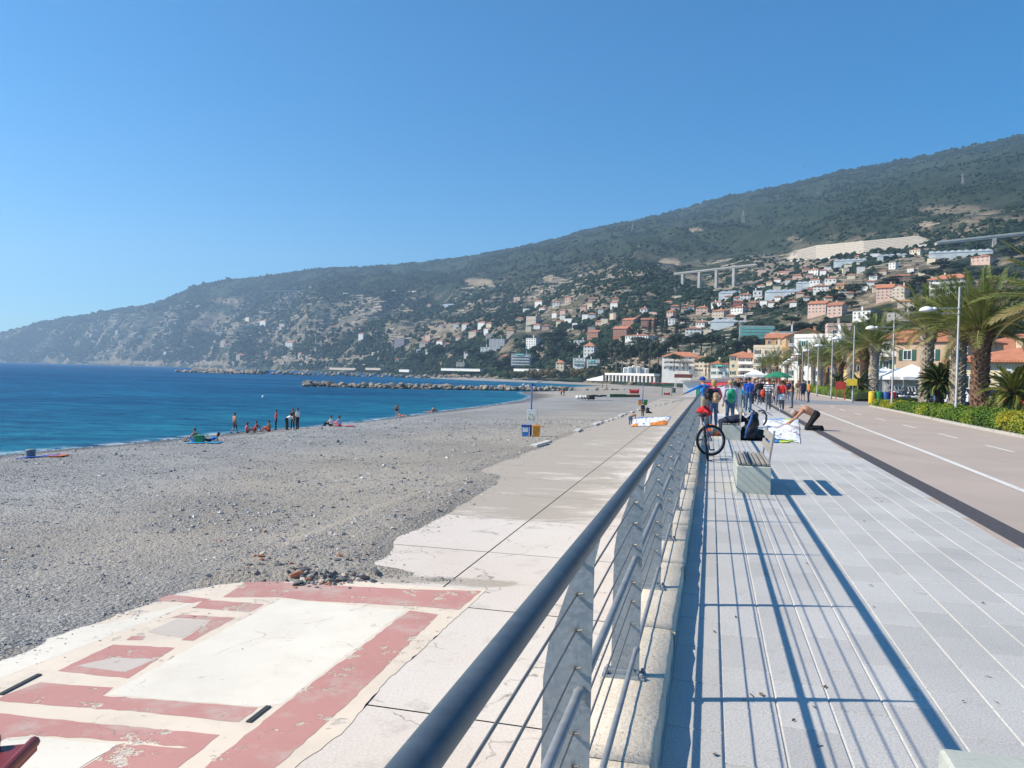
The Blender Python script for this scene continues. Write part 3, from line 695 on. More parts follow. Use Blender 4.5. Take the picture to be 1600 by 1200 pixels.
        me = bpy.data.meshes.new('paint_patch'); bm.to_mesh(me); bm.free(); me.materials.append(m); me.update()
        if me.polygons[0].normal.z < 0: me.flip_normals()
        link('paint_patch', me, base)
    patch([(460, 1200), (533, 1147), (600, 1068), (720, 958), (760, 922), (390, 898), (200, 955), (-120, 1010), (-140, 1200), (-260, 1400), (250, 1400)], cream, 0.010)
    patch([(-160, 1130), (0, 1060), (308, 940), (270, 948), (180, 972), (-120, 1014)], white, 0.014)
    R = [[(348, 933), (393, 904), (467, 912), (550, 916), (647, 921), (752, 923), (717, 953), (660, 948), (477, 938), (440, 933)],
         [(302, 950), (320, 937), (413, 944), (390, 956)],
         [(267, 965), (283, 960), (368, 965), (302, 1001), (283, 1000), (333, 968)],
         [(90, 1048), (177, 1007), (273, 1012), (200, 1060)],
         [(-70, 1115), (63, 1066), (177, 1074), (160, 1087), (403, 1105), (373, 1128), (217, 1112), (0, 1095)],
         [(-40, 1110), (63, 1122), (343, 1148), (317, 1170), (200, 1158), (47, 1148), (-40, 1180)],
         [(60, 1250), (128, 1200), (187, 1162), (317, 1170), (277, 1200), (200, 1260)],
         [(640, 953.5), (685, 960), (543, 1100), (428, 1200), (300, 1310), (150, 1310), (320, 1200), (448, 1097)],
         [(197, 1000), (205, 994), (228, 993), (222, 1000)], [(245, 938), (258, 928), (330, 936), (300, 942)]]
    for k, q in enumerate(R): patch(q, red, 0.018 + 0.0004 * k)
    patch([(230, 987), (277, 967), (331, 968.5), (285, 997)], beige, 0.0185)
    patch([(120, 1040), (180, 1027), (245, 1030), (195, 1050)], beige, 0.0225)
    patch([(165, 1086), (437, 935.5), (634, 954), (440, 1100), (403, 1104)], white, 0.016)
    patch([(10, 1153), (48, 1150), (183, 1163), (120, 1203), (0, 1290), (-200, 1290)], white, 0.0265)
    dk = mat('drain_slot_iron', (0.05, 0.05, 0.05), 0.6)
    for a, b in (((420, 1105), (388, 1130)), ((62, 1055), (0, 1087))):
        A, B = gp(*a, ZS), gp(*b, ZS); d = (B - A).normalized(); nn = Vector((-d.y, d.x, 0)) * 0.035
        m = MB(); m.add([A - nn, A + nn, B + nn, B - nn] + [v + Vector((0, 0, 0.024)) for v in (A - nn, A + nn, B + nn, B - nn)], [(4, 5, 6, 7), (0, 1, 5, 4), (1, 2, 6, 5), (2, 3, 7, 6), (3, 0, 4, 7)])
        m.build('drain_slot', dk, base)
    # kerb blocks that edge the terrace farther along
    kb = mat('edge_block_stone', (0.56, 0.53, 0.48), 0.9, 0.2, 3, 0.5, 20)
    m0 = [MB().bevbox(-0.22, -w, -0.3, 0.22, w, 0.16, 0.03).mesh('edge_block', kb) for w in (0.9, 1.3, 0.6)]
    y = 46.0
    while y < 150:
        if random.random() < 0.62:
            o = link('edge_block', random.choice(m0), base, pr(slabC(y) + random.uniform(-0.15, 0.15), y, ZS + random.uniform(-0.08, 0.02)), -PA + random.uniform(-0.08, 0.08))
        y += random.uniform(2.2, 3.6)

def make_wall_and_rail():
    wm = mat('sea_wall_concrete', (0.40, 0.37, 0.33), 0.9, 0.2, 1.2, 0.5, 12)
    km = NT('kerb_stone'); n = km; co = n.geo(); f = n.noise(co, 40, 5, 0.7); b = n.noise(co, 2.0, 5, 0.6); pit = n.noise(co, 55, 3, 0.6)
    cc = n.ramp(f, [(0.3, (0.62, 0.53, 0.42)), (0.7, (0.78, 0.69, 0.56))])
    cc = n.mix(1.0, cc, n.ramp(b, [(0.3, 0.85), (0.7, 1.06)]), 'MULTIPLY')
    cc = n.mix(n.ramp(pit, [(0.63, 0.0), (0.70, 0.6)]), cc, (0.24, 0.19, 0.14))
    n.col(cc); n.b.inputs['Roughness'].default_value = 0.92
    n.l(n.bump(n.math('SUBTRACT', f, n.ramp(pit, [(0.6, 0.0), (0.7, 0.8)])), 0.6, 0.012), n.b.inputs['Normal'])
    km = n.m
    wall = tag(link('sea_wall', None) if False else thing('sea_wall', 'concrete retaining wall capped with pale kerb stones under the railing', 'wall'), None)
    m = MB()
    for y0, y1, c0, c1 in ((-6, 36, -0.50, -0.30), (36, 168, 1.30, 1.47)):
        A, B, A2, B2 = pr(c0, y0), pr(c0, y1), pr(c1, y0), pr(c1, y1); dn = Vector((0, 0, -3.6)); up = Vector((0, 0, -0.005))
        m.add([A + dn, A2 + dn, B2 + dn, B + dn, A + up, A2 + up, B2 + up, B + up], [(4, 5, 6, 7), (0, 1, 5, 4), (1, 2, 6, 5), (2, 3, 7, 6), (3, 0, 4, 7)])
    far = [(44.3, 168), (62.3, 230), (88.3, 300), (112.3, 360), (118.3, 425)]
    for (xa, ya), (xb, yb) in zip(far, far[1:]):
        m.add([(xa, ya, -3.6), (xa + .5, ya, -3.6), (xb + .5, yb, -3.6), (xb, yb, -3.6), (xa, ya, .25), (xa + .5, ya, .25), (xb + .5, yb, .25), (xb, yb, .25)], [(4, 5, 6, 7), (0, 1, 5, 4), (1, 2, 6, 5), (2, 3, 7, 6), (3, 0, 4, 7)])
    m.build('wall_body', wm, wall)
    rp = mat('ramp_concrete_white', (0.62, 0.59, 0.54), 0.9, 0.12, 0.8, 0.3, 10)
    rm_ = MB(); ra = [(34.5, 0.002), (40, -.05), (46, -.6), (70, -2.82)]
    for (ya, za), (yb, zb) in zip(ra, ra[1:]):
        A, B, A2, B2 = pr(-.50, ya, za), pr(-.50, yb, zb), pr(1.31, ya, za), pr(1.31, yb, zb); dn = Vector((0, 0, -3.2))
        rm_.add([A + dn, A2 + dn, B2 + dn, B + dn, A, A2, B2, B], [(4, 5, 6, 7), (0, 1, 5, 4), (1, 2, 6, 5), (2, 3, 7, 6), (3, 0, 4, 7)])
    tag(rm_.build('beach_ramp', rp), kind='structure')
    def kerb(c0, c1, y0, y1, step):
        s0, s1 = s_of(c0, y0), s_of(c0, y1); p0, p1 = c0 / SLN, c1 / SLN; s = s0
        rr = random.Random(3)
        while s < s1:
            L = min(step, s1 - s) - 0.004
            nn = max(2, int(L / 0.16)); mb = MB(); V = []; 
            prof = [(p0, -0.08), (p0, 0.112), (p0 + 0.015, 0.13), ((p0 + p1) / 2, 0.132), (p1 - 0.02, 0.13), (p1, 0.108), (p1 + 0.004, -0.06)]
            for i in range(nn + 1):
                for j, (u, z) in enumerate(prof):
                    w = 0.010 if j >= 4 else 0.003
                    V.append(ps(u + rr.uniform(-w, w), s + L * i / nn, z + (rr.uniform(-w, w) * 0.5 if 1 <= j <= 5 else 0)))
            k = len(prof)
            fs = [(i * k + j, i * k + j + 1, (i + 1) * k + j + 1, (i + 1) * k + j) for i in range(nn) for j in range(k - 1)]
            fs += [tuple(range(k)), tuple(range(nn * k + k - 1, nn * k - 1, -1))]
            mb.add(V, [tuple(reversed(f)) for f in fs]).build('kerb_stone', km, wall, True)
            s += step
    kerb(-0.53, -0.19, -2, 36, 1.806); kerb(1.32, 1.62, 37.5, 86, 1.806)
    # ---- railing
    n = NT('galvanised_steel'); co = n.geo()
    v = n.n('TexVoronoi'); v.inputs['Scale'].default_value = 70; n.l(co, v.inputs['Vector'])
    cs = n.n('SeparateColor'); n.l(v.outputs['Color'], cs.inputs[0])
    b = n.noise(co, 5, 5, 0.6)
    cc = n.ramp(cs.outputs[0], [(0.0, (0.225, 0.255, 0.285)), (1.0, (0.33, 0.36, 0.385))])
    cc = n.mix(n.ramp(b, [(0.35, 0.0), (0.7, 0.55)]), cc, (0.40, 0.42, 0.43))
    n.col(cc); n.b.inputs['Metallic'].default_value = 0.35; n.b.inputs['Roughness'].default_value = 0.48
    n.l(n.math('MULTIPLY_ADD', b, 0.25, 0.36), n.b.inputs['Roughness'])
    gal = n.m
    n = NT('handrail_paint'); co = n.geo(); b = n.noise(co, 22, 6, 0.65); sc = n.noise(co, 3, 4)
    cc = n.ramp(b, [(0.3, (0.062, 0.083, 0.105)), (0.62, (0.092, 0.118, 0.142)), (0.8, (0.17, 0.195, 0.215))])
    cc = n.mix(n.ramp(sc, [(0.4, 0.0), (0.7, 0.35)]), cc, (0.15, 0.17, 0.185))
    n.col(cc); n.b.inputs['Metallic'].default_value = 0.25; n.b.inputs['Roughness'].default_value = 0.42
    n.l(n.bump(b, 0.12, 0.004), n.b.inputs['Normal'])
    hr = n.m
    wire_m = mat('steel_wire', (0.23, 0.225, 0.22), 0.45, 0.15, 20, metal=0.5)
    tube_m = mat('rail_tube_steel', (0.27, 0.285, 0.30), 0.45, 0.15, 14, metal=0.3)
    brz = mat('wire_fitting', (0.20, 0.18, 0.15), 0.4, 0.2, 30, metal=0.5)
    # post plate: outline across the railing (x to the promenade, z up), thickness along it
    out = [(0.03, 0.0), (0.03, 1.02), (0.05, 1.112), (0.02, 1.112), (-0.045, 0.95), (-0.105, 0.76), (-0.118, 0.66), (-0.118, 0.0)]
    mp = MB(); T = Matrix.Rotation(math.pi / 2, 4, 'X')
    mp.prism(out, -0.006, 0.006, 0, T)
    post_me = mp.mesh('post', gal)
    mb = MB().box(-0.16, -0.062, 0, 0.062, -0.012, 0.012).box(-0.16, 0.012, 0, 0.062, 0.062, 0.012).box(-0.13, -0.03, 0.012, 0.03, -0.0065, 0.034).box(-0.13, 0.0065, 0.012, 0.03, 0.03, 0.034)
    foot_me = mb.mesh('foot_bracket', gal)
    bolt_me = MB().lathe([(0.011, 0.012), (0.011, 0.03), (0.007, 0.034)], 6).mesh('bolt', gal)
    WZ = [1.035, 0.925, 0.815, 0.70, 0.50, 0.40, 0.28, 0.06]   # wires above the kerb
    def section(root, c, y0, ys, y1, zk=0.13, near=0):
        posts = []
        for i, y in enumerate(ys):
            q = pr(c, y, zk); po = link('post', post_me, root, q, -PA); posts.append(po)
            if y < 45: link('foot_bracket', foot_me, po)
            if y < 10:
                for bx, by in ((-0.14, -0.04), (-0.14, 0.04), (0.046, -0.04), (0.046, 0.04)): link('bolt', bolt_me, po, Vector((bx, by, 0)))
                fit = MB()
                for z in WZ:
                    fit.tube([(-0.02, -0.02, z), (-0.02, 0.02, z)], 0.006, 6); fit.tube([(-0.02, -0.014, z), (0.004, -0.024, z + 0.008)], 0.0025, 5)
                tag(fit.build('wire_fitting', brz, po), kind='stuff')
        def along(dc, z, yy0, yy1, step=0.6):
            k = max(2, int((yy1 - yy0) / step)); return [pr(c, yy0 + (yy1 - yy0) * i / k, zk + z) + NX * dc for i in range(k + 1)]
        MB().tube(along(0.040, 1.135, y0, y1, 1.0), 0.0262, 20).build('handrail', hr, root, True)
        for z in WZ:
            MB().tube(along(-0.02, z, y0, y1, 3.0), 0.0042, 5).build('wire', wire_m, root, True)
        for a, b2 in zip(ys, ys[1:]):
            for z in (0.630, 0.150):
                A, B = pr(c, a, zk + z), pr(c, b2, zk + z); dd = (B - A).normalized()
                r_ = 0.0155 if z > 0.3 else 0.0128; of = NX * (-0.004 if z > 0.3 else 0.012); pts = [A + dd * 0.0065 + of, A + dd * 0.03 + of, B - dd * 0.042 + of, B - dd * 0.030 + of, B - dd * 0.022 + of + NX * 0.004, B - dd * 0.0065 + of + NX * 0.010]
                MB().tube(pts, [r_, r_, r_, r_ * 1.22, r_ * 1.30, r_ * 1.0], 10).build('lower_tube', tube_m, root, True)
    rail = thing('promenade_railing', 'long blue grey steel railing with wires in the foreground beside the paving', 'railing', (0, 0, 0), 0, 'railings along the sea wall')
    ysA = [2.37 + 1.755 * i for i in range(-3, 15)]
    section(rail, -0.37, -2.9, ysA, ysA[-1])
    rail2 = thing('promenade_railing', 'farther steel railing on a kerb behind the people at the lookout', 'railing', (0, 0, 0), 0, 'railings along the sea wall')
    section(rail2, 1.46, 37.9, [38.0 + 1.755 * i for i in range(24)], 38.0 + 1.755 * 23)
make_paving(); make_leaf_litter(); make_terrace(); make_wall_and_rail()
# ---------------------------------------------------------------- street furniture and planting
def rot2(v, a): return Vector((v[0] * math.cos(a) - v[1] * math.sin(a), v[0] * math.sin(a) + v[1] * math.cos(a), v[2]))
def make_benches():
    n = NT('bench_granite'); co = n.geo(); f = n.noise(co, 60, 4, 0.7); b = n.noise(co, 3, 5, 0.6); e = n.noise(n.geo((6, 6, 1.2)), 2, 4)
    cc = n.ramp(f, [(0.3, (0.40, 0.425, 0.37)), (0.7, (0.50, 0.52, 0.465))]); cc = n.mix(1.0, cc, n.ramp(b, [(0.3, 0.86), (0.7, 1.06)]), 'MULTIPLY')
    cc = n.mix(n.ramp(e, [(0.55, 0.0), (0.8, 0.3)]), cc, (0.25, 0.26, 0.22))
    n.col(cc); n.b.inputs['Roughness'].default_value = 0.7; bm_ = n.m
    n = NT('weathered_wood'); co = n.coord((6, 0.7, 6)); f = n.noise(co, 5, 6, 0.65)
    n.col(n.ramp(f, [(0.3, (0.20, 0.185, 0.165)), (0.7, (0.37, 0.35, 0.32))])); n.b.inputs['Roughness'].default_value = 0.8; n.l(n.bump(f, 0.4, 0.004), n.b.inputs['Normal']); wm = n.m
    st = mat('bench_bracket_steel', (0.30, 0.31, 0.31), 0.45, 0.15, 12, metal=0.4)
    def bench(name, label, loc, L=1.9, seat=True):
        t = thing(name, label, 'bench' if seat else 'block', loc, -PA, 'benches along the railing' if seat else None)
        MB().bevbox(0, 0, 0, 0.50, L, 0.415, 0.012).build('stone_base', bm_, t)
        if seat:
            MB().box(0.03, 0.06, 0.415, 0.47, 0.10, 0.435).box(0.03, L - 0.1, 0.415, 0.47, L - 0.06, 0.435).box(0.03, L / 2 - .02, 0.415, 0.47, L / 2 + .02, 0.435).build('seat_batten', st, t)
            me = MB().bevbox(0, 0.0, 0, 0.050, L - 0.02, 0.034, 0.006).mesh('seat_slat', wm)
            for i in range(7): link('seat_slat', me, t, (0.008 + i * 0.0723, 0.01, 0.435))
            for y in (0.22, L - 0.22):
                MB().tube([(0.46, y, 0.30), (0.485, y, 0.50), (0.545, y, 0.95)], 0.016, 8).build('back_bracket', st, t)
            for z, x in ((0.66, 0.488), (0.83, 0.511)):
                T = Matrix.Translation((x, 0.02, z)) @ Matrix.Rotation(0.13, 4, 'Y')
                MB().bevbox(-0.014, 0, -0.055, 0.018, L - 0.04, 0.062, 0.006, 0, T).build('back_slat', wm, t)
        return t
    bench('park_bench', 'stone bench with grey wood slats standing alone on the paving', ps(0.41, s_of(0.42, 11.82)))
    bench('park_bench', 'stone bench half hidden by dark clothes and a big backpack', ps(0.345, s_of(0.35, 22.1)))
    bench('stone_block', 'corner of a bare pale green stone block at the bottom edge', ps(0.83, s_of(0.84, 1.0)), 1.86, False)
    # litter on the second bench: clothes heap, backpack, orange bag
    dk = mat('navy_cloth', (0.018, 0.024, 0.05), 0.85, 0.4, 9, 0.5, 25)
    bk = mat('black_nylon', (0.014, 0.015, 0.018), 0.6, 0.4, 9, 0.4, 25); bl = mat('blue_nylon', (0.03, 0.09, 0.28), 0.6, 0.25, 8)
    org = mat('orange_nylon', (0.62, 0.11, 0.02), 0.6, 0.25, 9, 0.4, 20); gy = mat('grey_nylon', (0.16, 0.16, 0.16), 0.7, 0.25, 9)
    r = random.Random(5)
    def lump(name, blobs, m, parent=None, loc=None, vox=0.02, rz=0):
        mb = MB()
        for c, rr in blobs: mb.ball(c, rr, 0, 2)
        o = mb.build('tmp', m); md = o.modifiers.new('r', 'REMESH'); md.mode = 'VOXEL'; md.voxel_size = vox
        d2 = o.modifiers.new('d', 'DISPLACE'); tx = bpy.data.textures.new('fold', 'CLOUDS'); tx.noise_scale = 0.13; d2.texture = tx; d2.strength = 0.05; d2.texture_coords = 'LOCAL'
        sm = o.modifiers.new('s', 'SMOOTH'); sm.iterations = 2
        me = bpy.data.meshes.new_from_object(o.evaluated_get(bpy.context.evaluated_depsgraph_get())); bpy.data.objects.remove(o)
        me.polygons.foreach_set('use_smooth', [True] * len(me.polygons)); me.name = name
        return link(name, me, parent, loc, rz)
    b2 = ps(0.345, s_of(0.35, 22.1))
    h = lump('clothes_heap', [((0, 0, .1), (.28, .25, .11)), ((.2, .1, .16), (.2, .2, .10)), ((-.22, .05, .02), (.16, .2, .12)), ((-.3, -.02, -.1), (.06, .15, .18)), ((.3, .1, .1), (.2, .15, .08))], dk, None, b2 + Vector((0.33, 0.30, 0.46)))
    tag(h, 'heap of navy blue clothes thrown over the far bench', 'clothes')
    B = thing('backpack', 'big black and blue paragliding backpack leaning beside the far bench', 'backpack', b2 + Vector((0.80, 0.1, 0)))
    lump('pack_body', [((0, 0, .22), (.26, .3, .24)), ((.06, 0, .48), (.2, .24, .24)), ((.12, .0, .70), (.12, .15, .14)), ((.3, .1, .15), (.3, .28, .17)), ((.5, .1, .1), (.22, .25, .12)), ((-.1, 0, .1), (.22, .2, .12))], bk, B)
    T = Matrix.Rotation(0.16, 4, 'Y')
    MB().tube([(-.20, -.26, .08), (-.16, -.30, .35), (-.04, -.26, .62), (.03, -.12, .78)], 0.035, 6).build('side_stripe', bl, B, True)
    MB().tube([(.20, -.1, .84), (.33, -.14, .86), (.42, -.15, .72), (.40, -.16, .55), (.33, -.2, .45)], 0.026, 6).build('shoulder_strap', bk, B, True)
    MB().tube([(.26, -.2, .80), (.36, -.24, .78), (.40, -.25, .62), (.36, -.26, .5)], 0.020, 6).build('shoulder_strap', bk, B, True)
    MB().tube([(.02, .1, .78), (-.02, .1, .92), (.14, .05, .82)], 0.022, 6).build('grab_loop', bk, B, True)
    O = thing('holdall_bag', 'orange and grey holdall bag lying on the paving by the railing', 'bag', gp(1115, 680.5))
    lump('bag_body', [((-.15, 0, .1), (.22, .18, .12)), ((.12, 0, .12), (.22, .18, .14))], org, O, None, 0.018)
    lump('bag_flap', [((0, -.06, .16), (.12, .16, .12)), ((-.17, -.12, .09), (.12, .08, .07))], gy, O, None, 0.018)
    lump('bag_roll', [((-.05, .05, .27), (.10, .09, .08))], org, O, None, 0.018)
    # paraglider wing spread out on the paving
    wh = mat('wing_white_fabric', (0.80, 0.81, 0.82), 0.6, 0.08, 3, 0.5, 9); lm = mat('wing_lime_fabric', (0.52, 0.66, 0.08), 0.6, 0.15, 3, 0.3, 9)
    wb = mat('wing_blue_fabric', (0.04, 0.22, 0.62), 0.6, 0.2, 3, 0.3, 9); wo_ = mat('wing_orange_fabric', (0.78, 0.25, 0.02), 0.6, 0.15, 3, 0.3, 9); wr = mat('wing_line_red', (0.55, 0.10, 0.12), 0.7)
    def cloth(name, label, corners, z, parts, seed, amp=0.10, lines=0, nu=70, nv=50):
        t = thing(name, label, 'paraglider', Vector((0, 0, 0)))
        a, b, c, d = [Vector(p) for p in corners]; base = a.copy(); t.location = base
        grids = {}
        us = np.linspace(0, 1, nu); vs = np.linspace(0, 1, nv); UU, VV = np.meshgrid(us, vs)
        edge = 0.05 * (fbm(UU * 7, VV * 7, 3, seed) - 0.5)
        u2 = UU + edge; v2 = VV + 0.10 * (fbm(UU * 5, VV * 3, 3, seed + 2) - 0.5)
        def lerp(k): return (a[k] * (1 - u2) + b[k] * u2) * (1 - v2) + (d[k] * (1 - u2) + c[k] * u2) * v2
        X, Y = lerp(0), lerp(1)
        Z = z + 0.02 + amp * np.abs(fbm(X * 1.3, Y * 0.9, 4, seed + 5) - 0.45) * 2.2 * np.minimum(1, np.minimum(np.minimum(UU, 1 - UU), np.minimum(VV, 1 - VV)) * 9)
        Z = Z + 0.25 * amp * np.abs(fbm(X * 5, Y * 3, 3, seed + 9) - 0.5)
        V = np.stack([X - base.x, Y - base.y, Z - base.z], -1).reshape(-1, 3); Fq = gridfaces(nv, nu)
        uc = UU.ravel()[Fq].mean(1); vc = VV.ravel()[Fq].mean(1)
        lab = np.array([next(i for i, (nm, m_, fn) in enumerate(parts) if fn(x, y)) for x, y in zip(uc, vc)])
        for i, (nm, m_, fn) in enumerate(parts):
            sel = Fq[lab == i]
            if not len(sel): continue
            ids, inv = np.unique(sel, return_inverse=True)
            link(nm, npmesh(nm, V[ids], inv.reshape(-1, 4), m_, True), t)
        rr = random.Random(seed)
        for k in range(lines):
            u0, v0 = rr.uniform(.1, .9), rr.uniform(.1, .9); ang = rr.uniform(-.5, .5); pts = []
            for q in range(5):
                i = int(np.clip(u0 + q * .07 * math.cos(ang) + rr.uniform(-.02, .02), 0, 1) * (nu - 1)); j = int(np.clip(v0 + q * .05 * math.sin(ang) + rr.uniform(-.03, .03), 0, 1) * (nv - 1))
                pts.append(Vector((X[j, i] - base.x, Y[j, i] - base.y, Z[j, i] - base.z + 0.012)))
            MB().tube(pts, 0.006, 4).build('rigging_line', bk if k % 2 else wr, t)
        return t
    cloth('paraglider_wing', 'white paraglider wing with lime and blue edges spread over the paving', [gp(1196, 690), gp(1250, 692), gp(1247, 655), gp(1192, 655)], 0.0,
          [('blue_panel', wb, lambda u, v: (v > 0.93 and u < .62) or (v < 0.05 and u < .4)), ('lime_panel', lm, lambda u, v: (v < 0.07 and u >= .35 and u < .8) or (v > .90 and u > .6 and u < .9)), ('white_panel', wh, lambda u, v: True)], 3, 0.11, 14)
    zb = ZS + 0.02
    cloth('paraglider_wing', 'white and orange paraglider wing lying on the beach terrace', [gp(985, 667, zb), gp(1040, 664, zb), gp(1048, 651, zb), gp(990, 654, zb)], zb,
          [('blue_panel', wb, lambda u, v: v > 0.88), ('orange_panel', wo_, lambda u, v: (u > .55 and v < .28 + .3 * (u - .55)) or (u < .22 and v < .12)), ('white_panel', wh, lambda u, v: True)], 8, 0.3, 4)
    return lump, dict(navy=dk, black=bk, blue=bl, orange=org, grey=gy)

def make_bicycle():
    tyre = mat('tyre_rubber', (0.012, 0.012, 0.013), 0.8); rim = mat('rim_alloy', (0.40, 0.40, 0.41), 0.35, metal=0.7); blk = mat('bike_black', (0.015, 0.015, 0.016), 0.5)
    fr = mat('bike_frame_paint', (0.33, 0.36, 0.42), 0.3, 0.1, 3, metal=0.2); red = mat('red_cloth', (0.62, 0.02, 0.025), 0.8, 0.3, 8, 0.5, 22); blu = mat('bike_blue_paint', (0.03, 0.08, 0.25), 0.35)
    t = thing('bicycle', 'black mountain bicycle leaning on the railing with a red cloth on its handlebar', 'bicycle', pr(-0.02, 16.35), 0)
    R = 0.345
    def wheel(parent, T):
        w = MB(); n = 36; V = []; fs = []
        for k in range(n):
            a = 2 * math.pi * k / n
            for q in range(8):
                b = 2 * math.pi * q / 8; rr = R - 0.026 + 0.026 * math.cos(b)
                V.append(T @ Vector((rr * math.cos(a), 0.024 * math.sin(b), rr * math.sin(a))))
        fs = [(k * 8 + q, k * 8 + (q + 1) % 8, ((k + 1) % n) * 8 + (q + 1) % 8, ((k + 1) % n) * 8 + q) for k in range(n) for q in range(8)]
        wo = w.add(V, fs).build('wheel', tyre, parent, True)
        ring = MB(); V = []
        for k in range(n):
            a = 2 * math.pi * k / n
            for rr, yy in ((R - 0.052, .012), (R - 0.052, -.012), (R - 0.074, -.010), (R - 0.074, .010)): V.append(T @ Vector((rr * math.cos(a), yy, rr * math.sin(a))))
        ring.add(V, [(k * 4 + q, k * 4 + (q + 1) % 4, ((k + 1) % n) * 4 + (q + 1) % 4, ((k + 1) % n) * 4 + q) for k in range(n) for q in range(4)]); ring.build('rim', rim, wo, True)
        sp_ = MB()
        for k in range(20):
            a = 2 * math.pi * k / 20; sp_.tube([T @ Vector((0.02 * math.cos(a + .6), .02 * (-1) ** k, .02 * math.sin(a + .6))), T @ Vector(((R - .07) * math.cos(a), 0, (R - .07) * math.sin(a)))], 0.0022, 3)
        sp_.tube([T @ Vector((0, -.05, 0)), T @ Vector((0, .05, 0))], 0.018, 8); tag(sp_.build('spokes', rim, wo), kind='stuff')
    # local: x forward (away along the railing), y left; the whole machine leans to the left
    L = Matrix.Rotation(PA and (math.pi / 2 - PA), 4, 'Z') @ Matrix.Rotation(-0.14, 4, 'X')
    rw = L @ Matrix.Translation((0, 0, R)); wheel(t, rw)
    st = Vector((0.88, 0, 0.86)); fa = math.radians(-68)
    S_ = L @ Matrix.Translation((0.93, 0, 0)) @ Matrix.Rotation(fa, 4, 'Z')
    wheel(t, S_ @ Matrix.Translation((0.10, 0, R)))
    P = lambda *p: L @ Vector(p); Q = lambda *p: S_ @ Vector(p)
    f = MB(); bb = (0.43, 0, 0.30); sk = (0.27, 0, 0.80); hd = (0.86, 0, 0.88); hb = (0.90, 0, 0.72)
    for a, b, r in ((bb, hb, .022), (sk, hd, .018), (bb, sk, .018), (hd, hb, .022), ((0, .06, R), bb, .011), ((0, -.06, R), bb, .011), ((0, .06, R), sk, .010), ((0, -.06, R), sk, .010)): f.tube([P(*a), P(*b)], r, 8)
    f.build('frame', fr, t, True)
    k = MB(); k.tube([Q(-.02, .06, .74), Q(.10, .07, R)], .014, 6).tube([Q(-.02, -.06, .74), Q(.10, -.07, R)], .014, 6).tube([Q(-.02, -.07, .72), Q(-.02, .07, .72)], .016, 6).tube([Q(-.03, 0, .72), Q(-.06, 0, .97)], .016, 6); k.build('fork', blu, t, True)
    MB().tube([Q(-.04, .31, .99), Q(-.03, .12, .98), Q(0.02, 0, .97), Q(-.03, -.12, .98), Q(-.04, -.31, .99)], .013, 8).build('handlebar', blk, t, True)
    MB().tube([P(.27, 0, .80), P(.235, 0, .93)], .013, 6).ball(P(.22, 0, .95), (.10, .09, .04), 0, 2).build('saddle', blk, t, True)
    c = MB().tube([P(.43, -.05, .30), P(.55, -.06, .17)], .012, 6).box(-.05, -.05, -.012, .05, .05, .012, 0, L @ Matrix.Translation((.55, -.11, .17))).tube([P(.43, .05, .30), P(.31, .06, .43)], .012, 6).box(-.05, -.05, -.012, .05, .05, .012, 0, L @ Matrix.Translation((.31, .11, .43)))
    c.lathe([(.085, -.004), (.085, .004)], 18, 0, L @ Matrix.Translation((.43, -.045, .30)) @ Matrix.Rotation(math.pi / 2, 4, 'X')); c.build('crank_set', blk, t)
    MB().tube([P(.10, .0, .66), P(-.25, 0, .72)], .035, 6).build('mudguard', blk, t, True)
    bg_ = lump('red_cloth_bundle', [(Q(.02, 0, 1.02), (.15, .14, .07)), (Q(.08, .1, 1.06), (.12, .10, .06)), (Q(.05, -.1, .96), (.10, .09, .08))], red, None, None, 0.016)
    bg_.location = t.location
    tag(bg_, 'crumpled red cloth bundled on the bicycle handlebar', 'cloth')

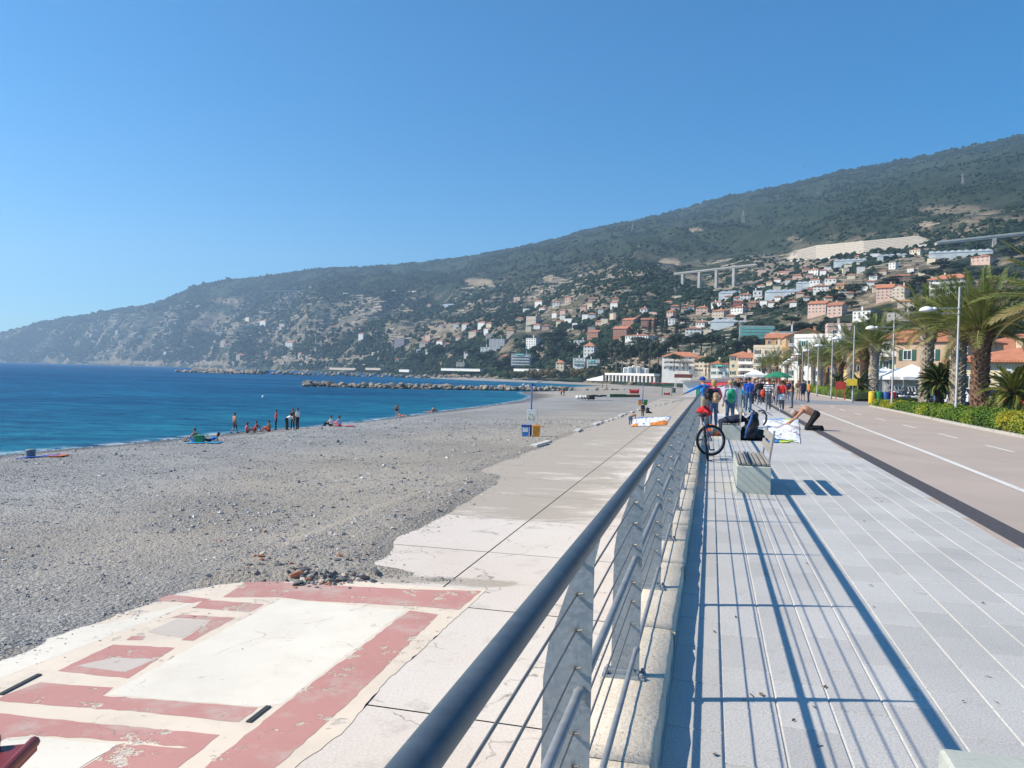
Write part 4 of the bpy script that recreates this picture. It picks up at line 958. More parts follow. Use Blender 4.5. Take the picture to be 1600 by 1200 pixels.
def make_lamps():
    gm = mat('lamp_post_grey', (0.30, 0.315, 0.325), 0.5, 0.12, 4, metal=0.2); wm = mat('lamp_head_white', (0.74, 0.75, 0.75), 0.35, 0.06, 4)
    gl = mat('lamp_glass', (0.55, 0.56, 0.55), 0.15, 0.05, 3)
    t0 = thing('street_lamp', '', 'street lamp', (0, 0, 0), -PA, 'street lamps along the planted verge')
    MB().lathe([(.085, 0), (.085, .05), (.075, .9), (.058, .92), (.052, 6.28), (.03, 6.32)], 12).build('post', gm, t0, True)
    MB().lathe([(.075, -0.05), (.075, .05)], 12, 0, Matrix.Translation((0, 0, 5.30))).lathe([(.07, -0.05), (.07, .05)], 12, 0, Matrix.Translation((0, 0, 5.05))).build('collar', gm, t0, True)
    MB().tube([(0, 0, 5.30), (-1.05, 0, 5.30)], .022, 8).build('arm', gm, t0); MB().tube([(0, 0, 5.05), (-.95, 0, 5.10)], .018, 8).build('arm', gm, t0)
    hd = MB().lathe([(.30, 0), (.335, .02), (.30, .11), (.20, .19), (.07, .235), (.01, .24)], 20, 0, Matrix.Translation((-1.38, 0, 5.16))).lathe([(.06, 0), (.13, .05), (.10, .13), (.03, .16)], 10, 0, Matrix.Translation((-1.04, 0, 5.20))).build('lamp_head', wm, t0, True)
    MB().lathe([(.28, 0), (.2, -.03), (.02, -.05)], 16, 0, Matrix.Translation((-1.38, 0, 5.16))).build('diffuser', gl, hd, True)
    names = ['nearest tall grey street lamp rising from the hedge among the big palms', 'second nearest street lamp, between the clipped hedge and the recycling bins', 'third street lamp, with a yellow sign on its post', 'fourth street lamp, beside a red notice board in the hedge']
    for i in range(15):
        y = 36.6 + 13.4 * i; c = float(np.interp(y, [36, 50, 63, 80, 100, 150, 230], [11.5, 11.6, 11.5, 11.9, 12.6, 15.5, 21.5]))
        o = t0 if i == 0 else dup(t0)
        o.location = pr(c, y, 0.0); o['label'] = names[i] if i < 4 else f'{["fifth", "sixth", "seventh", "eighth", "ninth"][i - 4]} street lamp along the hedge, counted from the nearest one' if i < 9 else 'thin grey street lamp at the far end of the row, beyond the green parasol'
        o.rotation_euler.z = -PA + 0.0009 * (y - 36)
    # signs on and near posts
    ym = mat('yellow_sign_paint', (0.80, 0.56, 0.05), 0.5); rm = mat('red_board_paint', (0.50, 0.06, 0.04), 0.6); gm2 = gm
    P = pr(11.45, 63.4, 0)
    s_ = thing('yellow_sign', 'small yellow sign fixed to a grey lamp post above the hedge', 'sign', P, -PA)
    MB().bevbox(-.45, -.19, 1.45, .35, -.16, 1.98, .01).build('sign_panel', ym, s_); MB().box(-.02, -.16, 1.6, .02, -.05, 1.64).build('clamp', gm, s_)
    tx(s_, 'P', .22, (-.15, -.193, 1.68), (0.35, 0.2, 0.03)) if False else None
    P = pr(12.6, 76, 0)
    s_ = thing('notice_board', 'red notice board on two posts behind the far hedge', 'sign', P, -PA)
    MB().bevbox(-.45, -.03, 1.0, .45, .03, 1.75, .01).build('board', rm, s_); MB().box(-.42, -.04, 0, -.36, .04, 1.7).build('post', rm, s_); MB().box(.36, -.04, 0, .42, .04, 1.7).build('post', rm, s_)
    # recycling bins
    cols = [('yellow', (0.72, 0.48, 0.04)), ('green', (0.02, 0.22, 0.06)), ('blue', (0.04, 0.10, 0.32)), ('red', (0.33, 0.02, 0.02))]
    base = gp(1362, 632.5)
    for i, (nm, c) in enumerate(cols):
        m = mat('bin_' + nm, c, 0.45, 0.12, 2)
        b = thing('recycling_bin', f'{nm} recycling bin in the row at the end of the near hedge', 'bin', base + NX * (i * 0.50) + Vector((0, 0, 0.006)), -PA, 'recycling bins by the crossing')
        MB().lathe([(.23, 0.0), (.25, .03), (.255, .95), (.24, .98)], 16).build('drum', m, b, True); MB().lathe([(.262, .94), (.262, .985), (.2, 1.03), (.05, 1.05)], 16).build('lid', m, b, True)
    # litter bin beyond
    b = thing('litter_bin', 'small orange yellow litter bin far along the planted strip', 'bin', pr(13.6, 118, 0), -PA)
    MB().lathe([(.2, .2), (.26, .25), (.28, .95), (.2, 1.1)], 12).build('drum', mat('litter_orange', (0.75, 0.35, 0.02), 0.5), b, True); MB().box(-.04, -.04, 0, .04, .04, .25).build('stand', gm, b)

# ---- leaves
def leaf_mat(name, stops, rough=0.6, trans=0.25):
    n = NT(name); a = n.attr('tone'); r = n.rnd()
    c = n.ramp(a, stops); c = n.mix(1.0, c, n.math('MULTIPLY_ADD', r, 0.3, 0.85), 'MULTIPLY')
    n.col(c); n.b.inputs['Roughness'].default_value = rough; n.b.inputs['Specular IOR Level'].default_value = 0.3
    if trans:
        t = n.n('BsdfTranslucent'); n.l(c, t.inputs[0]); mx = n.n('MixShader'); mx.inputs[0].default_value = trans
        n.l(n.b.outputs[0], mx.inputs[1]); n.l(t.outputs[0], mx.inputs[2]); n.l(mx.outputs[0], n.o.inputs[0])
    return n.m
def leaf_cloud(name, P, N, size, m, seed=1, tone=None, aspect=1.5, jitter=0.8):
    """quads spread over points P that face roughly along N"""
    r = np.random.default_rng(seed); n = len(P); size = np.broadcast_to(size, (n,)) * r.uniform(0.6, 1.3, n)
    N = N + r.normal(0, jitter, (n, 3)); N /= np.linalg.norm(N, axis=1)[:, None] + 1e-9
    A = np.cross(N, r.normal(0, 1, (n, 3))); A /= np.linalg.norm(A, axis=1)[:, None] + 1e-9; B = np.cross(N, A)
    h = size[:, None] * 0.5
    V = np.stack([P - A * h * aspect, P + B * h * 0.75, P + A * h * aspect, P - B * h * 0.75], 1).reshape(-1, 3)
    me = npmesh(name, V, np.arange(n * 4).reshape(-1, 4), m)
    tn = r.random(n) if tone is None else np.clip(tone + r.normal(0, 0.13, n), 0, 1)
    vattr(me, 'tone', np.repeat(tn, 4)); return me
def crown_points(blobs, n, seed, inner=0.55):
    r = np.random.default_rng(seed); w = np.array([b[1][0] * b[1][1] + b[1][2] * b[1][0] for b in blobs]); k = r.choice(len(blobs), n, p=w / w.sum())
    d = r.normal(0, 1, (n, 3)); d /= np.linalg.norm(d, axis=1)[:, None]
    rad = (inner + (1 - inner) * r.random(n) ** 0.6)
    Cc = np.array([b[0] for b in blobs])[k]; Rr = np.array([b[1] for b in blobs])[k]
    return Cc + d * Rr * rad[:, None], d, k

def make_hedges():
    lm = leaf_mat('hedge_leaves', [(0.0, (0.035, 0.085, 0.014)), (0.35, (0.085, 0.18, 0.022)), (0.7, (0.20, 0.30, 0.032)), (1.0, (0.42, 0.38, 0.03))])
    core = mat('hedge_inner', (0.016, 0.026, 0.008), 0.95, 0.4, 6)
    def hedge(label, y0, y1, w0, h0, n, seed, yellow):
        t = thing('clipped_hedge', label, 'hedge', pr(roadR(y0) + 0.9, y0), 0, 'low hedges along the cycle way')
        r = np.random.default_rng(seed); base = np.array(t.location)
        def surf(y, a):
            cl = fbm(y * 1.1, y * 0 + 3, 3, seed); cl2 = fbm(y * 0.35, y * 0 + 9, 2, seed + 3)
            w = w0 * (0.85 + 0.4 * cl); h = h0 * (0.70 + 0.7 * cl) * (1.12 - 0.5 * sstep(24, 58, y) * (y < 62)) * (0.15 + 0.85 * sstep(y0 - .05, y0 + .9, y) * sstep(y1 + .05, y1 - .9, y))
            x = np.cos(a); z = np.sin(a)
            return np.sign(x) * np.abs(x) ** 0.55 * w * 0.5, np.abs(z) ** 0.6 * h
        y = r.uniform(y0, y1, n); a = r.uniform(-0.05, math.pi, n)
        dx, dz = surf(y, a); bump = 1 + 0.16 * (fbm(y * 2.6, a * 2.5, 3, seed + 7) - 0.5) * 2; dep = r.uniform(0.80, 1.04, n)
        cc = np.array([roadR(q) for q in y]) + 0.12 + w0 * 0.55
        P = np.stack([cc + SL * y + dx * bump * dep, y, 0.06 + dz * bump * dep], -1) - base
        N = np.stack([np.cos(a) * 0.9, np.zeros(n), np.sin(a) + 0.3], -1)
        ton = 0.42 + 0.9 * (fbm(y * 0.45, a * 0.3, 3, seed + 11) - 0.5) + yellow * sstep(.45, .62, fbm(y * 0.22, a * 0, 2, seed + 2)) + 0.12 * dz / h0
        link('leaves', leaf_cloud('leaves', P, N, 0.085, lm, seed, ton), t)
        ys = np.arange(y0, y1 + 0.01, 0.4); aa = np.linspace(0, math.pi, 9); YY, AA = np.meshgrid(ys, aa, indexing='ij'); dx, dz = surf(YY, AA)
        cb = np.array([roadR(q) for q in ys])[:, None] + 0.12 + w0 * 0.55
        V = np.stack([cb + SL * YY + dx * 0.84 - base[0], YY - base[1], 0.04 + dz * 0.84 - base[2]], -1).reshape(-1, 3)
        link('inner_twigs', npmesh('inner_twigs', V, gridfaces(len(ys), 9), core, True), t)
    hedge('low yellow green hedge beside the cycle way, in front of the big palms', 14, 57.6, 1.6, 0.62, 44000, 4, 0.5)
    hedge('low green hedge beyond the grey crossing, toward the market tents', 71.5, 140, 2.0, 0.8, 30000, 9, 0.2)
    # shrubs in the bed
    gl = leaf_mat('shrub_grey_leaves', [(0.0, (0.05, 0.07, 0.055)), (1.0, (0.17, 0.20, 0.16))]); dg = leaf_mat('shrub_dark_leaves', [(0.0, (0.015, 0.035, 0.012)), (1.0, (0.06, 0.10, 0.03))]); rd = leaf_mat('shrub_red_leaves', [(0.0, (0.10, 0.02, 0.012)), (1.0, (0.34, 0.07, 0.03))])
    tw = mat('twig_bark', (0.10, 0.075, 0.05), 0.9)
    def shrub(label, loc, r, h, m, seed, n=1600, size=.1):
        t = thing('garden_shrub', label, 'shrub', loc, 0, 'shrubs in the palm bed')
        rr = random.Random(seed); bl = [((rr.uniform(-.5, .5) * r, rr.uniform(-.5, .5) * r, h * rr.uniform(.35, .65)), (r * rr.uniform(.5, .75), r * rr.uniform(.5, .75), h * rr.uniform(.3, .42))) for _ in range(6)]
        P, N, k = crown_points(bl, n, seed); P[:, 2] = np.maximum(P[:, 2], .02)
        link('leaves', leaf_cloud('leaves', P, N, size, m, seed, None), t)
        tb = MB()
        for q in range(5): tb.tube([(0, 0, 0), (rr.uniform(-.3, .3) * r, rr.uniform(-.3, .3) * r, h * .6)], [.03, .012], 5)
        tag(tb.build('twigs', tw, t), kind='stuff')
    shrub('silver grey bush behind the yellow hedge at the right edge', gp(1572, 655) + Vector((.6, 1.5, 0)), 1.3, 1.0, gl, 11, 3000)
    shrub('silver grey bush between the two big palm trunks', gp(1548, 652) + Vector((.2, 2, 0)), .8, .9, gl, 12)
    shrub('dark green bush beside the crossing under the twin palms', pr(14.2, 73.5), 1.2, 1.1, dg, 13)
    shrub('dark bush behind the red notice board', pr(14.8, 78), 1.4, 1.3, dg, 14)
    shrub('red leaved bush in the far bed beside the notice board', pr(14.0, 81), 1.1, .95, rd, 15)
    shrub('red leaved bush by the recycling bins', pr(14.9, 72.3), .8, .7, rd, 16)
    shrub('rusty red bush at the foot of the mottled palm trunk', pr(13.2, 44.5), .7, .75, rd, 17)
    shrub('dark green bush at the foot of the brown palm trunk', pr(14.8, 41.5), .9, .8, dg, 18)
    shrub('dark green bush low behind the long hedge, near the crossing', pr(13.9, 55), .9, .8, dg, 19)
def frond_mesh(name, L, bend, m, dry, seed, nl=44, lw=0.055, ll=0.62, droop=0.25):
    """feather leaf: a curved midrib with narrow leaflets on both sides, along +x"""
    r = random.Random(seed); mb = MB(); pts = []; x = z = 0.0; ang = 0.0; n = 12
    for i in range(n + 1):
        pts.append(Vector((x, 0, z))); ang = -bend * (i / n) ** 1.3; x += L / n * math.cos(ang); z += L / n * math.sin(ang)
    mb.tube(pts, [0.045 * (1 - 0.85 * i / n) for i in range(n + 1)], 4, 1)
    for i in range(nl):
        u = 0.10 + 0.90 * i / nl; f = u * n; k = min(int(f), n - 1); p = pts[k].lerp(pts[k + 1], f - k); d = (pts[k + 1] - pts[k]).normalized()
        up = Vector((-d.z, 0, d.x)); le = ll * (0.35 + 0.65 * math.sin(math.pi * min(1, 0.15 + u * 0.85)) ) * r.uniform(.85, 1.1)
        for sgn in (1, -1):
            side = Vector((0, sgn, 0)); q = (side * 0.85 + d * 0.75 + up * r.uniform(0.05, 0.45)).normalized()
            t1 = p + q * le * .55; t2 = p + q * le + Vector((0, 0, -droop * le * r.uniform(.4, 1.2)))
            w = d * lw * 0.5
            mb.add([p - w * .6, p + w * .6, t1 + w, t1 - w], [(0, 1, 2, 3)]); mb.add([t1 - w, t1 + w, t2], [(0, 1, 2)])
    me = mb.mesh(name, m); vattr(me, 'tone', [min(1, max(0, 0.5 + 0.25 * math.sin(v.co.x * 3 + seed) + r.uniform(-.22, .22))) for v in me.vertices]); return me
PALM = {}
def make_palms():
    lg = leaf_mat('palm_leaflets', [(0.0, (0.045, 0.085, 0.022)), (0.5, (0.125, 0.175, 0.045)), (1.0, (0.31, 0.29, 0.10))], 0.45, 0.3)
    lo_ = leaf_mat('palm_old_leaflets', [(0.0, (0.13, 0.12, 0.04)), (0.5, (0.28, 0.23, 0.09)), (1.0, (0.42, 0.34, 0.16))], 0.5, 0.3)
    ly = leaf_mat('cycad_leaflets', [(0.0, (0.008, 0.028, 0.010)), (1.0, (0.035, 0.075, 0.022))], 0.4, 0.15); lyy = leaf_mat('cycad_yellow_leaflets', [(0.0, (0.05, 0.08, 0.012)), (1.0, (0.25, 0.25, 0.05))], 0.45, 0.25)
    rib = mat('palm_midrib', (0.30, 0.25, 0.09), 0.6, 0.2, 3)
    fr = [frond_mesh('frond', 3.5, b, [lg, rib], False, 3 + i) for i, b in enumerate((0.30, 0.5, 0.8, 1.1))]
    fo = [frond_mesh('frond', 3.2, b, [lo_, rib], True, 13 + i, ll=.5) for i, b in enumerate((1.0, 1.4))]
    fc = [frond_mesh('frond', 1.05, b, [ly, rib], False, 23 + i, 52, .036, .24, .12) for i, b in enumerate((0.7, 1.0, 1.3))]
    fcy = [frond_mesh('frond', 1.15, b, [lyy, rib], False, 33 + i, 52, .036, .24, .12) for i, b in enumerate((0.8, 1.2, 1.5))]
    def trunk(h, r, m, seed, stub=True):
        rr = random.Random(seed); mb = MB(); n = 14; prof = []
        for i in range(14):
            u = i / 13; prof.append((r * (1.10 - .25 * u if u < .12 else (1.0 - 0.10 * math.sin(u * 3)) + (.22 * sstep(.78, .93, u) if True else 0)) * .86, h * u))
        mb.lathe([(a, z) for a, z in prof], n)
        me = mb.mesh('trunk', m, True)
        st = MB(); k = 0; z = 0.05
        while z < h * 1.02:
            R = np.interp(z, [p[1] for p in prof], [p[0] for p in prof]); cnt = max(9, int(2 * math.pi * R / 0.26))
            for q in range(cnt):
                a = 2 * math.pi * (q + .5 * (k % 2)) / cnt + rr.uniform(-.06, .06); o = Vector((math.cos(a), math.sin(a), 0)); s_ = Vector((-o.y, o.x, 0)); ln = rr.uniform(.05, .13) * (1 + .9 * (z > h * .8)); zz = z + rr.uniform(-.03, .03)
                b0 = o * (R - .03); w = .115; tip = o * (R + ln) + Vector((0, 0, zz + .15 + rr.uniform(0, .06)))
                V = [b0 + s_ * w + Vector((0, 0, zz + .04)), b0 + Vector((0, 0, zz - .07)), b0 - s_ * w + Vector((0, 0, zz + .04)), b0 + Vector((0, 0, zz + .20)), tip]
                st.add(V, [(0, 1, 4), (1, 2, 4), (2, 3, 4), (3, 0, 4)])
            z += 0.135; k += 1
        return me, st.mesh('leaf_scars', m)
    def bark(name, lo, hi):
        n = NT(name); co = n.coord(); g = n.n('NewGeometry'); f = n.noise(co, 7, 4, .7); p = n.noise(co, 1.4, 3)
        rnd_ = n.n('NewGeometry').outputs['Random Per Island']
        c = n.mix(n.math('MULTIPLY_ADD', rnd_, .8, 0.1), lo, hi); c = n.mix(1.0, c, n.ramp(f, [(.3, .55), (.7, 1.25)]), 'MULTIPLY')
        n.col(c); n.b.inputs['Roughness'].default_value = .9; n.l(n.bump(f, .6, .03), n.b.inputs['Normal']); return n.m
    bb = bark('palm_bark_brown', (0.105, 0.055, 0.035), (0.29, 0.175, 0.115)); bg_ = bark('palm_bark_pale', (0.24, 0.19, 0.145), (0.54, 0.47, 0.385))
    cyb = bark('cycad_bark', (0.07, 0.05, 0.035), (0.18, 0.13, 0.09))
    def crown(t, h, k, seed, frs, olds, lean=0.0, lo_el=-4, sc=1.0):
        rr = random.Random(seed)
        for i in range(k):
            u = (i + .5) / k; el = math.radians(86 - (86 - lo_el) * u ** .9); az = i * 2.39996 + rr.uniform(-.25, .25)
            me = olds[i % len(olds)] if (olds and u > .84) else frs[min(len(frs) - 1, int(u * len(frs) + rr.uniform(-.4, .6)) if u * len(frs) > .5 else 0)]
            o = link('frond', me, t); o.location = Vector((math.cos(az) * .16 * sc, math.sin(az) * .16 * sc, h - .30 * sc * u + .08))
            o.rotation_euler = Matrix.Rotation(az, 3, 'Z').to_4x4().to_3x3().__matmul__(Matrix.Rotation(-el, 3, 'Y')).__matmul__(Matrix.Rotation(rr.uniform(-.5, .5), 3, 'X')).to_euler()
            s_ = rr.uniform(.85, 1.08) * sc; o.scale = (s_, s_, s_)
    def palm(label, loc, h, r, m, seed, k=42, sc=1.0, tall=False):
        t = thing('date_palm', label, 'palm tree', loc, random.Random(seed).uniform(0, 6.28), 'date palms along the promenade')
        a, b = trunk(h, r, m, seed); tr = link('trunk', a, t); tag(link('leaf_scars', b, tr), kind='stuff')
        crown(t, h, k, seed, fr, fo, sc=sc); return t
    A = palm('big date palm with a brown shaggy trunk behind the nearest lamp', at(1530, 645, 40.5) * 1, 4.5, .50, bb, 1, 46, .98)
    def gz(v): return Vector((v.x, v.y, 0.05))
    A.location = gz(at(1530, 640, 40.5))
    palm('date palm with a pale mottled trunk just left of the nearest lamp', gz(at(1495, 640, 43)), 5.0, .46, bg_, 2, 40, .84)
    palm('date palm with a pale lower trunk and brown top beside the dark cycad', gz(at(1446, 632, 47)), 5.0, .42, bg_, 3, 38, .86)
    palm('right hand twin of two date palms by the recycling bins', gz(at(1365, 618, 82)), 5.6, .50, bg_, 4, 40, 1.05)
    palm('left hand twin of two date palms by the recycling bins, brown trunk', gz(at(1349, 618, 85)), 4.9, .50, bb, 5, 36, .95)
    palm('date palm rising behind the red notice board', gz(at(1327, 614, 98)), 5.9, .46, bg_, 6, 36, 1.0)
    for i, (px, y, h) in enumerate(((1312, 104, 3.6), (1303, 112, 3.6), (1290, 118, 4.4), (1281, 126, 5.0), (1251, 150, 5.2), (1228, 170, 4.6), (1212, 182, 5.2), (1201, 196, 4.8), (1192, 210, 4.6), (1270, 138, 4.2))):
        lab = ['short date palm between the notice board and the lamp posts', 'short date palm just left of the notice board', 'date palm behind the fifth street lamp, pale lower trunk', 'date palm left of the fifth street lamp', 'lone date palm standing above the green parasol'][i] if i < 5 else ['tiny date palm above the green parasol, rightmost of the far group', 'tiny date palm second from the right in the far group', 'tiny date palm in the middle of the far group', 'tiny date palm at the left end of the far group', 'small date palm right of the lone palm over the parasol'][i - 5]
        palm(lab, gz(at(px, 612, y)), h + .8, .46, bg_ if i % 2 else bb, 30 + i, 28, 1.0)
    palm('date palm whose fronds reach in from the right edge of the view', gz(at(1668, 640, 36)), 5.6, .5, bb, 8, 46, 1.15)
    def cycad(label, loc, h, frs, seed, k=30, sc=1.0, r=.18):
        t = thing('sago_cycad', label, 'cycad', loc, 0, 'cycads in the palm bed'); a, b = trunk(h, r, cyb, seed); tr = link('trunk', a, t); tag(link('leaf_scars', b, tr), kind='stuff'); crown(t, h, k, seed, frs, None, lo_el=-25, sc=sc)
    cycad('dark green cycad with a stout trunk between two palm trunks', gz(at(1467, 640, 44)), 1.85, fc, 51, 64, 1.12, .24)
    cycad('yellowish green cycad near the right edge behind the hedge', gz(at(1583, 650, 35)), 1.45, fcy, 52, 56, 1.15, .22)
    cycad('dark cycad by the far hedge near the yellow sign', gz(at(1343, 618, 76)), 1.5, fc, 53, 28, 1.3)
    cycad('small dark cycad farther along behind the third lamp', gz(at(1310, 612, 92)), 1.6, fc, 54, 28, 1.4)
lump, CL = make_benches(); make_bicycle(); make_lamps(); make_hedges(); make_palms()
# ---------------------------------------------------------------- houses, villas, works on the hill
WALLS = dict(white=(0.74, 0.72, 0.68), cream=(0.70, 0.60, 0.44), yellow=(0.70, 0.53, 0.24), pale=(0.66, 0.58, 0.40), pink=(0.62, 0.43, 0.355), tan=(0.52, 0.37, 0.26), orange=(0.60, 0.34, 0.15),
             brick=(0.36, 0.15, 0.09), grey=(0.42, 0.42, 0.43), beige=(0.52, 0.44, 0.35), brown=(0.20, 0.12, 0.085), red=(0.42, 0.11, 0.09), stone=(0.40, 0.36, 0.31), mauve=(0.24, 0.21, 0.25), teal=(0.38, 0.52, 0.50))
def wallm(k): return mat('wall_' + k, WALLS[k], 0.85, 0.10, 0.4, 0.2, 4)
def roofm():
    if 'roof_tiles' in MATS: return MATS['roof_tiles']
    n = NT('roof_tiles'); co = n.coord(); f = n.noise(co, 1.2, 5, .7); w = n.n('TexWave'); w.inputs['Scale'].default_value = 1.1; w.inputs['Distortion'].default_value = 1.0; n.l(n.coord((1, 1, .2)), w.inputs['Vector'])
    c = n.ramp(f, [(.3, (0.36, 0.13, 0.07)), (.7, (0.55, 0.23, 0.12))]); c = n.mix(1.0, c, n.math('MULTIPLY_ADD', n.rnd(), .35, .8), 'MULTIPLY')
    n.col(c); n.b.inputs['Roughness'].default_value = .85; n.l(n.bump(w.outputs['Fac'], .6, .08), n.b.inputs['Normal']); MATS['roof_tiles'] = n.m; return n.m
FLATM = mat('flat_roof_grey', (0.36, 0.35, 0.34), 0.9, 0.2, 0.5)
WINM = mat('window_glass_dark', (0.030, 0.038, 0.045), 0.15, 0.3, 1.0); FRM = mat('window_frame_white', (0.66, 0.65, 0.62), 0.6)
SHUT = dict(green=mat('shutter_green', (0.02, 0.085, 0.06), 0.6, objvar=.2), teal=mat('shutter_teal', (0.05, 0.22, 0.20), 0.6), brown=mat('shutter_brown', (0.13, 0.07, 0.04), 0.6), grey=mat('shutter_grey', (0.28, 0.29, 0.29), 0.6), none=None)
AWN = dict(teal=mat('awning_teal', (0.10, 0.45, 0.38), 0.7), orange=mat('awning_orange', (0.72, 0.30, 0.05), 0.7), white=mat('awning_white', (0.76, 0.76, 0.74), 0.7), red=mat('awning_red', (0.55, 0.05, 0.05), 0.7), green=mat('awning_green', (0.02, 0.20, 0.10), 0.7))
WIN = {}
def win_mesh(kind):
    if kind not in WIN:
        # unit window 1 x 1 in the xz plane facing -y: frame proud of the wall, pane set back in the frame
        fr = MB(); b = .09
        for x0, x1, z0, z1 in ((-.5, -.5 + b, 0, 1), (.5 - b, .5, 0, 1), (-.5 + b, .5 - b, 0, b), (-.5 + b, .5 - b, 1 - b, 1), (-.03, .03, b, 1 - b)): fr.box(x0, -.08, z0, x1, .02, z1)
        pn = MB().box(-.41, -.03, .09, .41, .01, .91)
        sh = MB().bevbox(-.225, -.07, -.02, .225, -.005, 1.02, .015)
        cl = MB().bevbox(-.48, -.06, .02, .48, -.005, .98, .012)
        WIN[kind] = (fr.mesh('window', FRM), pn.mesh('pane', WINM), sh.mesh('shutter', SHUT.get(kind)) if SHUT.get(kind) else None, cl.mesh('closed_shutter', SHUT.get(kind)) if SHUT.get(kind) else None)
    return WIN[kind]
ANCH = [('the viaduct', 1118, 432), ('the big pinkish villa', 1486, 446), ('the pink flats', 1384, 458), ('the paired pink houses', 1294, 482), ('the brick red houses', 975, 520), ('the white hotel', 1066, 566), ('the netted scaffold', 1182, 523), ('the dark glasshouse', 1140, 503),
        ('the grey apartment block', 815, 564), ('the green balcony houses', 928, 568), ('the terraced cutting', 1340, 390), ('the arched wall', 984, 590), ('the cypresses', 1035, 510), ('the dry slope', 690, 520), ('the upper red house', 1537, 405), ('the dark brown house', 1409, 436), ('the bright terraces', 1240, 455), ('the motorway bridge', 1530, 372),
        ('the left motorway bridge', 458, 456), ('the headland tip', 60, 530), ('the anchored boats', 190, 560), ('the beige terrace house', 834, 500), ('the mauve building', 628, 536), ('the pine villa', 1084, 517), ('the grey shore wood', 560, 545), ('the pale quarry', 745, 441)]
USED = set()
def near_label(what, px, py):
    best = sorted(ANCH, key=lambda a: math.hypot(a[1] - px, (a[2] - py) * 1.3))
    for nm, ax, ay in best[:5]:
        dx, dy = px - ax, py - ay
        h = 'right of' if dx > 0 else 'left of'; v = 'above' if dy < 0 else 'below'; d = math.hypot(dx, dy)
        q = 'just ' if d < 22 else '' if d < 60 else 'well '
        for rel in ([f'{q}{h}', f'{q}{v} and {h}'] if abs(dx) > abs(dy) else [f'{q}{v}', f'{q}{v} and {h}']):
            lab = f'{what} {rel} {nm}'
            if lab not in USED: USED.add(lab); return lab
    nm = best[0][0]; k = 2
    words = ['second', 'third', 'fourth', 'fifth', 'sixth', 'seventh', 'eighth', 'ninth', 'tenth']
    for w in words:
        lab = f'{w} {what} out from {nm}, farther along'
        if lab not in USED: USED.add(lab); return lab
    return f'{what} somewhere near {nm}'
HOUSES = []
def house(name, label, loc, w, d, h, rz, wall, roof='hip', floors=2, cols=3, sh='none', group=None, cat='house', side=True, balc=0, chim=1, ov=.45, awn=None, rh=None, pal=None, small=False, parapet=False, base=None):
    r = random.Random(int(loc[0] * 7 + loc[1] * 13)); wm = wallm(wall)
    t = thing(name, label, cat, loc, rz, group)
    x0, x1, y0, y1 = -w / 2, w / 2, -d / 2, d / 2
    MB().box(x0, y0, base if base is not None else (-6 if h < 25 and loc[1] > 200 else -1.0), x1, y1, h).build('wall', wm, t)
    rh = rh if rh is not None else min(w, d) * .22
    rm = MB()
    if roof == 'hip':
        e = ov; rd = max(0, (w - d) / 2); re = max(0, (d - w) / 2)
        V = [(x0 - e, y0 - e, h), (x1 + e, y0 - e, h), (x1 + e, y1 + e, h), (x0 - e, y1 + e, h), (-rd, -re, h + rh), (rd, re, h + rh)] if rd >= re and rd > 0 else [(x0 - e, y0 - e, h), (x1 + e, y0 - e, h), (x1 + e, y1 + e, h), (x0 - e, y1 + e, h), (0, -re, h + rh), (0, re, h + rh)]
        fs = [(0, 1, 5, 4), (2, 3, 4, 5), (1, 2, 5), (3, 0, 4)] if rd >= re and rd > 0 else [(0, 1, 4), (2, 3, 5), (1, 2, 5, 4), (3, 0, 4, 5)]
        V += [(a, b, c - .22) for a, b, c in V[:4]]; fs += [(0, 6, 7, 1), (1, 7, 8, 2), (2, 8, 9, 3), (3, 9, 6, 0), (9, 8, 7, 6)]
        rm.add(V, fs); ro = rm.build('roof', roofm(), t)
    elif roof in ('gable', 'gabley'):
        e = ov; T = Matrix.Identity(4) if roof == 'gable' else Matrix.Rotation(math.pi / 2, 4, 'Z'); ww, dd = (w, d) if roof == 'gable' else (d, w)
        a, b = -ww / 2 - e, ww / 2 + e; c, f = -dd / 2 - e, dd / 2 + e
        V = [(a, c, h), (b, c, h), (b, f, h), (a, f, h), (a, 0, h + rh), (b, 0, h + rh)]; V += [(p[0], p[1], p[2] - .22) for p in V]
        rm.add([T @ Vector(p) for p in V], [(0, 1, 5, 4), (2, 3, 4, 5), (0, 6, 7, 1), (2, 8, 9, 3), (7, 6, 10, 11), (9, 8, 11, 10), (1, 7, 11, 5), (6, 0, 4, 10), (3, 9, 10, 4), (8, 2, 5, 11)])
        ro = rm.build('roof', roofm(), t)
        k = dd / 2; q = rh * k / (k + e)
        MB().add([T @ Vector(p) for p in ((-ww / 2, -k, h), (-ww / 2, k, h), (-ww / 2, 0, h + q), (ww / 2, -k, h), (ww / 2, k, h), (ww / 2, 0, h + q))], [(0, 2, 1), (3, 4, 5), (0, 3, 5, 2), (1, 2, 5, 4)]).build('gable', wm, t)
    else:
        rm.box(x0 - .15, y0 - .15, h, x1 + .15, y1 + .15, h + .25)
        ro = rm.build('roof', FLATM if not parapet else wm, t)
        if parapet:
            MB().box(x0, y0, h + .25, x1, y0 + .2, h + 1.0).box(x0, y0 + .2, h + .25, x0 + .2, y1, h + 1.0).box(x1 - .2, y0 + .2, h + .25, x1, y1, h + 1.0).build('parapet', wm, t)
    if small: return t
    if chim:
        for q in range(chim):
            cx = r.uniform(x0 * .6, x1 * .6); MB().box(cx - .35, -.35 + y1 * .2, h + .1, cx + .35, .35 + y1 * .2, h + rh * .9 + 1.1).box(cx - .45, -.45 + y1 * .2, h + rh * .9 + 1.1, cx + .45, .45 + y1 * .2, h + rh * .9 + 1.25).build('chimney', wm, ro)
    fr, pn, shm, clm = win_mesh(sh); fh = h / floors
